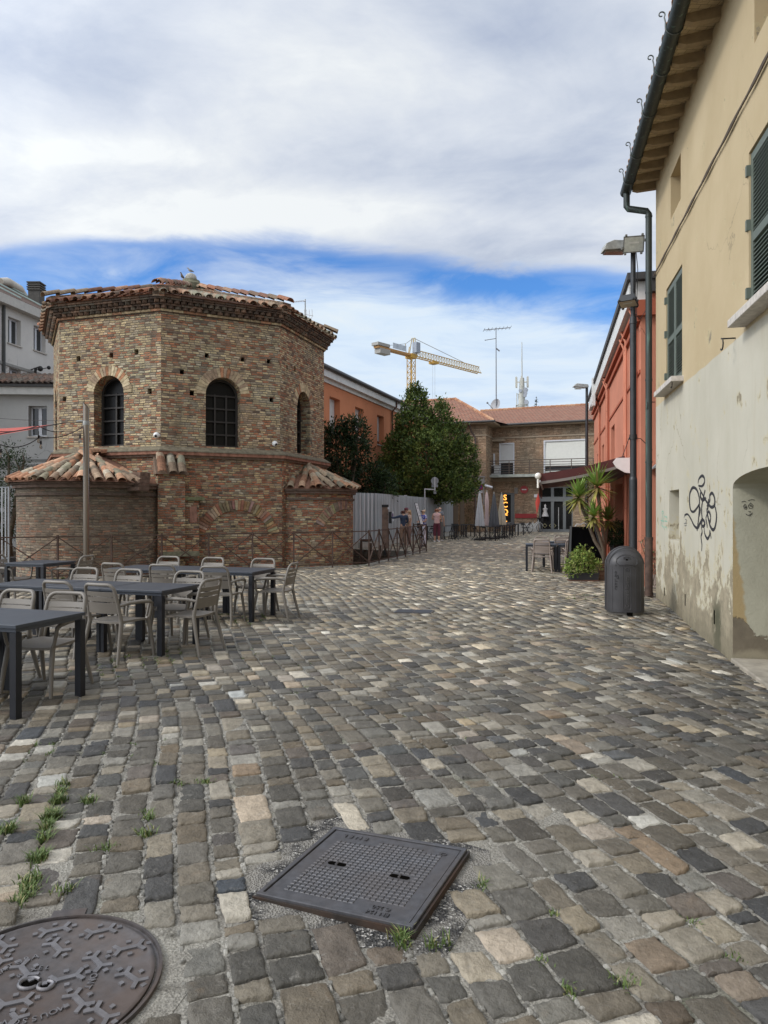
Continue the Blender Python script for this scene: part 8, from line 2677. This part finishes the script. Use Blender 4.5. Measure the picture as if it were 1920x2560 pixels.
# ------------------------------------------------------------------ boards and signs by the fence
def make_boards():
    Y = 28.2; X = gx(963, Y)
    r = thing('info_panel', 'brown information panel with a dark box on its side beside the corrugated fence', 'sign', (X, Y, gz(X, Y))); W = World(r); s = Y / F
    z1 = EYE + (1280 - 1266) * s; m = MB(); m.box((X, Y, (z1 + .15) / 2 + .05), (.25, .1, z1 - .15)); W.part('panel', m, plain('brown_printed_panel', (.17, .11, .08), .5, var=.55, scale=5))
    m = MB(); m.box((X, Y, z1 + .02), (.27, .14, .1)); W.part('cap', m, M_BLK)
    m = MB(); m.box((X + .20, Y + .02, EYE - 14 * s), (.12, .14, .46)); W.part('box', m, M_BLK)
    m = MB(); m.box((X + .14, Y - .06, EYE + 10 * s), (.09, .012, .10)); W.part('notice', m, M_WFRAME)
    m = MB(); m.box((X, Y, .1), (.1, .08, .3)); W.part('foot', m, M_BLK)
    p = P(982, 1284, 31.5)
    r = thing('fence_notice', 'small white notice with a purple oval fixed to the corrugated fence', 'sign', (p.x, p.y, p.z)); W = World(r)
    m = MB(); m.box((p.x, p.y, p.z - .12), (.08, .012, .42)); W.part('sheet', m, M_WFRAME)
    m = MB(); m.prism([(p.x + .03 * cos(t), p.y - .008, p.z - .06 + .09 * sin(t)) for t in [2 * pi * k / 16 for k in range(16)]], (0, -.003, 0)); W.part('oval', m, plain('purple_ink', (.11, .03, .12), .5))
    m = MB(); m.box((p.x, p.y - .008, p.z - .22), (.045, .004, .03)); W.part('mark', m, M_IRON)
    Y = 30.4; a, b = P(1039, 1257, Y), P(1054, 1312, Y - .1)
    r = thing('reading_board', 'tall leaning white notice board in a thin dark frame behind the women', 'sign', (b.x, b.y, gz(b.x, b.y))); W = World(r)
    d = b - a; x = Vector((.15, .55, 0)); m = MB(); m.prism([a - x * .5, a + x * .5, b + x * .5, b - x * .5], Vector((.02, -.012, 0))); W.part('frame', m, M_BLK)
    k = d.normalized() * .03; xx = x * .44; o = Vector((-.004, -.016, 0)); o = x.cross(d).normalized()
    if o.y > 0: o = -o
    m = MB(); m.prism([a - xx + k + o * .02, a + xx + k + o * .02, b + xx - k + o * .02, b - xx - k + o * .02], o * .004); W.part('sheet', m, plain('white_printed_sheet', (.58, .59, .60), .5, var=.08, scale=6))
    m = MB()
    for f, w_, h_ in ((.12, .3, .02), (.25, .25, .05), (.42, .3, .015), (.47, .28, .015), (.6, .3, .05), (.75, .25, .015)):
        c = a.lerp(b, f) + o * .0245; m.prism([c - x * w_ - d * h_ * .5, c + x * w_ - d * h_ * .5, c + x * w_ + d * h_ * .5, c - x * w_ + d * h_ * .5], o * .002)
    W.part('print', m, plain('grey_print', (.22, .23, .25), .6)); m = MB(); m.tube([b, Vector((b.x, b.y, gz(b.x, b.y)))], .03, 8); W.part('post', m, M_BLK)
    Y = 37.0; X = gx(1062, Y); s = Y / F; z0 = gz(X, Y); zp = EYE + (1280 - 1221) * s; X2 = gx(1087, Y); zt = EYE + (1280 - 1193) * s
    r = thing('traffic_sign', 'grey cranked sign post carrying the back of a round road sign', 'sign', (X, Y, z0)); W = World(r); gm = plain('galvanised_post', (.40, .41, .42), .45, .3)
    m = MB(); m.tube([(X, Y, z0), (X, Y, zp)], .035, 10); m.bar((X - .03, Y, zp - .03), (X2, Y, zp - .06), .06); m.bar((X2, Y - .03, zp - .12), (X2, Y - .03, zt), .06); W.part('post', m, gm, 50)
    c = Vector((X2, Y + .05, EYE + (1280 - 1202) * s)); m = MB(); m.prism([c + Vector((.2 * cos(t), 0, .2 * sin(t))) for t in [2 * pi * k / 28 for k in range(28)]], (0, .01, 0)); W.part('disc', m, plain('grey_sign_back', (.20, .205, .21), .5))
    m = MB(); m.box((X2 + .0, Y + .05, EYE + (1280 - 1214.5) * s), (.32, .01, .15)); W.part('plate', m, plain('grey_plate_back', (.20, .21, .22), .5)); m = MB(); m.box((X2 + .01, Y + .05, EYE + (1280 - 1231) * s), (.15, .08, .15)); W.part('plate', m, plain('grey_plate_back', (.17, .18, .19), .5))
    m = MB()
    for k, (dx, dy) in enumerate(((0, 0), (.35, .1), (.7, .9))): m.bar((gx(903, 26.2) + dx, 26.2 + dy, -1.9), (gx(903, 26.2) + dx, 26.2 + dy, .62 - .12 * k), .09)
    m.bar((gx(903, 26.2), 26.2, .6), (gx(903, 26.2) + .36, 26.3, .6), .09)
    tag(m.build('moat_post_rack', M_RUST), 'rusty iron posts with a crossbar rising from the moat beside the right apse', 'posts')


make_boards()
# ------------------------------------------------------------------ people
def skin(name, nodes, edges, mat, parent, sub=1, root=0, label=None):
    """one continuous surface grown round a skeleton: nodes = {key: (pos, rx, ry)}"""
    keys = list(nodes); ix = {k: i for i, k in enumerate(keys)}
    me = bpy.data.meshes.new(name)
    me.from_pydata([nodes[k][0] for k in keys], [(ix[a], ix[b]) for a, b in edges], [])
    if mat: me.materials.append(mat)
    o = bpy.data.objects.new(name, me); COL.objects.link(o)
    if parent: o.parent = parent
    o.modifiers.new('skin', 'SKIN').use_smooth_shade = True
    for i, k in enumerate(keys):
        d = me.skin_vertices[0].data[i]; r = nodes[k][1:]; d.radius = (r[0], r[-1]); d.use_root = (i == root)
    s = o.modifiers.new('smooth', 'SUBSURF'); s.levels = sub; s.render_levels = sub
    if label: o['label'] = label
    return o


M_SKIN = plain('skin', (.50, .30, .21), .5, var=.05)


def person(px, Y, rz, height, label, top, legs, hair, arms, sleeve='short', trouser='long', shoe=(.6, .6, .6), hair_style='bob', face=False, topmat=None, bald=False, extra=None, cap=None, wide=0.0):
    X = gx(px, Y); k = height / 1.66
    r = thing('person', label, 'person', (X, Y, gz(X, Y)), rad(rz))

    def S(p): return (p[0] * k, p[1] * k, p[2] * k)
    J = {'pelvis': ((0, 0, .94), .125, .095), 'waist': ((0, .005, 1.06), .112, .088), 'chest': ((0, 0, 1.24), .125, .095), 'upper': ((0, -.01, 1.36), .095, .075), 'neck': ((0, 0, 1.44), .048, .048), 'skull': ((0, .015, 1.50), .06, .06),
         'head': ((0, .015, 1.565), .078, .088), 'crown': ((0, .005, 1.635), .052, .055), 'nose': ((0, .112, 1.553), .012, .016)}
    E = [('pelvis', 'waist'), ('waist', 'chest'), ('chest', 'upper'), ('upper', 'neck'), ('neck', 'skull'), ('skull', 'head'), ('head', 'crown'), ('head', 'nose')]
    for sd, sx in (('l', -1), ('r', 1)):
        sh, el, wr = Vector((sx * .165, -.01, 1.365)), Vector(arms[sd][0]), Vector(arms[sd][1])
        J['sh' + sd] = (tuple(sh), .055, .055); J['el' + sd] = (tuple(el), .040, .040); J['wr' + sd] = (tuple(wr), .027, .024)
        d = (wr - el).normalized(); pm = wr + d * .065; J['palm' + sd] = (tuple(pm), .036, .018)
        E += [('upper', 'sh' + sd), ('sh' + sd, 'el' + sd), ('el' + sd, 'wr' + sd), ('wr' + sd, 'palm' + sd)]
        side = d.cross(Vector((0, 0, 1)))
        side = side.normalized() if side.length > .1 else Vector((0, 1, 0))
        cu = side.cross(d).normalized() * -.02
        for f, (off, ln) in enumerate(((-.027, .062), (-.009, .074), (.009, .070), (.027, .054))):
            a = pm + side * off + d * .035; b = pm + side * off * 1.15 + d * (.035 + ln) + cu * (1 + .3 * f)
            J['f%s%d' % (sd, f)] = (tuple(a), .009, .009); J['t%s%d' % (sd, f)] = (tuple(b), .007, .007)
            E += [('palm' + sd, 'f%s%d' % (sd, f)), ('f%s%d' % (sd, f), 't%s%d' % (sd, f))]
        a = wr + d * .045 - side * .035; b = a - side * .03 + d * .035
        J['th' + sd] = (tuple(a), .010, .010); J['tt' + sd] = (tuple(b), .008, .008); E += [('palm' + sd, 'th' + sd), ('th' + sd, 'tt' + sd)]
        hp, kn, an, to = (sx * .085, 0, .86), (sx * .095, .02, .48), (sx * .10, -.015, .085), (sx * .115, .13, .03)
        J['hp' + sd] = (hp, .085, .085); J['kn' + sd] = (kn, .054, .056); J['ca' + sd] = ((sx * .098, -.015, .33), .05, .054); J['an' + sd] = (an, .034, .038); J['to' + sd] = (to, .036, .026)
        E += [('pelvis', 'hp' + sd), ('hp' + sd, 'kn' + sd), ('kn' + sd, 'ca' + sd), ('ca' + sd, 'an' + sd), ('an' + sd, 'to' + sd)]
    sc = lambda D: {q: (S(v[0]), v[1] * k, v[2] * k) for q, v in D.items()}
    skin('body', sc(J), E, M_SKIN, r, 2)
    # top
    g = 1.17
    T = {q: (J[q][0], J[q][1] * g + wide, J[q][2] * g + wide) for q in ('waist', 'chest', 'upper')}
    T['hem'] = ((0, 0, .90), .140 + wide * 1.3, .115 + wide * 1.3); T['col'] = ((0, 0, 1.415), .06, .058)
    TE = [('hem', 'waist'), ('waist', 'chest'), ('chest', 'upper'), ('upper', 'col')]
    for sd in 'lr':
        sh, el, wr = [Vector(J[q + sd][0]) for q in ('sh', 'el', 'wr')]
        T['sh' + sd] = (tuple(sh), .068, .066); TE.append(('upper', 'sh' + sd))
        if sleeve != 'none':
            T['el' + sd] = (tuple(sh.lerp(el, .62 if sleeve == 'short' else 1)), .066 if sleeve == 'short' else .052, .062 if sleeve == 'short' else .052); TE.append(('sh' + sd, 'el' + sd))
            if sleeve == 'long': T['wr' + sd] = (tuple(el.lerp(wr, .92)), .040, .038); TE.append(('el' + sd, 'wr' + sd))
    skin('top', sc(T), TE, topmat or plain('top_cloth_%d' % px, top, .8, var=.12, scale=9, bump=.15, bscale=40), r, 2, label=None)
    L = {'pelvis': ((0, 0, .93), .142, .112), 'belt': ((0, 0, 1.0), .128, .10)}; LE = [('belt', 'pelvis')]
    for sd, sx in (('l', -1), ('r', 1)):
        L['hp' + sd] = ((sx * .088, 0, .84), .10, .102); L['kn' + sd] = ((sx * .098, .015, .48), .072 + wide, .075 + wide)
        LE += [('pelvis', 'hp' + sd), ('hp' + sd, 'kn' + sd)]
        if trouser == 'long': L['an' + sd] = ((sx * .105, -.01, .06), .066 + wide * 1.6, .072 + wide * 1.6); LE.append(('kn' + sd, 'an' + sd))
        elif trouser == 'capri': L['an' + sd] = ((sx * .10, .0, .27), .072, .075); LE.append(('kn' + sd, 'an' + sd))
    skin('trousers', sc(L), LE, plain('trouser_cloth_%d' % px, legs, .85, var=.1, scale=9, bump=.15, bscale=40), r, 2)
    for sx in (-1, 1):
        sh_ = {'a': ((sx * .10, -.055, .05), .045, .045), 'b': ((sx * .108, .05, .045), .045, .038), 'c': ((sx * .118, .15, .032), .04, .028)}
        skin('shoe', sc(sh_), [('a', 'b'), ('b', 'c')], plain('shoe_%d' % px, shoe, .6), r, 2)
    hm = plain('hair_%d' % px, hair, .6, var=.25, scale=40, bump=.3, bscale=120)
    if not bald:
        H = {'t': ((0, -.005, 1.615), .088, .095), 'b': ((0, -.04, 1.56), .092, .078), 'n': ((0, -.055, 1.49 if hair_style != 'short' else 1.52), .075, .055)}
        HE = [('t', 'b'), ('b', 'n')]
        for sx in (-1, 1):
            H['s%d' % sx] = ((sx * .078, .01, 1.55), .026, .045); HE.append(('b', 's%d' % sx))
            if hair_style == 'bob': H['e%d' % sx] = ((sx * .082, 0, 1.475), .03, .04); HE.append(('s%d' % sx, 'e%d' % sx))
        if hair_style == 'long': H['l'] = ((0, -.085, 1.36), .045, .035); H['l2'] = ((0.03, -.10, 1.28), .022, .02); HE += [('n', 'l'), ('l', 'l2')]
        skin('hair', sc(H), HE, hm, r, 2)
    else:
        H = {'a': ((-.075, -.02, 1.54), .02, .04), 'b': ((0, -.075, 1.53), .035, .02), 'c': ((.075, -.02, 1.54), .02, .04)}
        skin('hair', sc(H), [('a', 'b'), ('b', 'c')], hm, r, 1, root=1)
    if cap:
        C = {'t': ((0, 0, 1.65), .085, .092), 'b': ((0, .0, 1.60), .098, .104), 'p': ((0, .16, 1.585), .06, .012)}
        skin('cap', sc(C), [('t', 'b'), ('b', 'p')], plain('cap_cloth', cap, .8), r, 2)
    dk = plain('dark_eye', (.02, .015, .012), .3)
    for sx in (-1, 1):
        m = MB(); m.ball(S((sx * .032, .098, 1.572)), .011 * k, 8, 5); m.build('eye', dk, r, 80)
        m = MB(); m.ball(S((sx * .088, .0, 1.555)), .022 * k, 8, 6, 1.4); m.build('ear', M_SKIN, r, 80)
    m = MB(); m.tube([S((-.026, .096, 1.508)), S((0, .104, 1.506)), S((.026, .096, 1.508))], .006 * k, 5); m.build('mouth', plain('lips', (.32, .12, .10), .5), r)
    if face:
        m = MB()
        for sx in (-1, 1): m.box(S((sx * .036, .112, 1.572)), (.055 * k, .01, .036 * k))
        m.bar(S((-.08, .09, 1.578)), S((.08, .09, 1.578)), .008); m.build('sunglasses', dk, r)
    if extra: extra(r, k)
    return r


def print_mat():
    t = NT('blue_white_print'); g = t.coord()
    mp = t.n('Mapping', {'Vector': g, 'Rotation': (0, .78, 0), 'Scale': (11, 11, 11)}).outputs[0]
    v = t.n('TexVoronoi', {'Vector': mp, 'Scale': 1.0, 'Randomness': .25}, distance='CHEBYCHEV').outputs['Distance']
    return t.out(t.ramp(v, [(0, (.03, .05, .36)), (.2, (.62, .63, .68)), (.3, (.62, .63, .68)), (.36, (.025, .04, .32)), (1, (.02, .035, .30))], 'CONSTANT'), .8)


def handbag(r, k):
    m = MB(); m.box((.27 * k, .02, .92 * k), (.09, .26, .22)); m.build('shoulder_bag', M_BLK, r)


def backpack(r, k):
    S = {'t': ((.04 * k, -.17 * k, 1.30 * k), .11, .06), 'm': ((.05 * k, -.20 * k, 1.15 * k), .14, .085), 'b': ((.05 * k, -.19 * k, 1.0 * k), .13, .08)}
    skin('backpack', S, [('t', 'm'), ('m', 'b')], plain('pale_yellow_pack', (.50, .47, .33), .8, var=.1), r, 2)


down = {'l': ((-.215, -.03, 1.10), (-.20, .07, .87)), 'r': ((.215, -.03, 1.10), (.20, .07, .87))}
fold = {'l': ((-.225, .03, 1.12), (-.03, .20, 1.13)), 'r': ((.225, .03, 1.12), (.05, .22, 1.10))}
reach = {'l': ((-.38, .10, 1.30), (-.60, .18, 1.33)), 'r': ((.23, .02, 1.12), (.10, .19, 1.05))}
person(1008, 30.9, 22, 1.63, 'woman in a dark denim jacket seen from behind, left arm stretched out', (.035, .055, .10), (.26, .18, .13), (.085, .028, .022), reach, 'long', 'long', (.3, .25, .2), 'bob')
person(1023, 31.5, 100, 1.62, 'woman with blond ponytail and beige blouse talking at the railing', (.52, .38, .29), (.24, .155, .13), (.42, .29, .15), fold, 'short', 'long', (.5, .45, .4), 'long')
person(1016, 33.0, 165, 1.72, 'person in a burgundy cap standing behind two women', (.42, .36, .32), (.15, .12, .10), (.08, .05, .04), down, 'short', 'long', (.2, .2, .2), 'short', cap=(.12, .018, .035))
person(1059, 31.4, 118, 1.64, 'blond woman in blue and white print blouse and white trousers, arms folded', (.1, .1, .5), (.60, .58, .66), (.47, .36, .22), fold, 'short', 'long', (.03, .03, .05), 'short', True, print_mat(), extra=handbag, wide=.012)
person(1092, 35.2, -8, 1.70, 'woman in a pink top and maroon cropped trousers seen from behind', (.56, .36, .34), (.10, .02, .035), (.26, .11, .06), fold, 'none', 'capri', (.75, .75, .74), 'bob', wide=.018)
person(1099, 36.4, -25, 1.78, 'bald man in a grey shirt with a pale backpack beside the pink top', (.17, .18, .20), (.12, .11, .10), (.35, .33, .31), down, 'short', 'long', (.6, .6, .6), 'short', bald=True, extra=backpack)
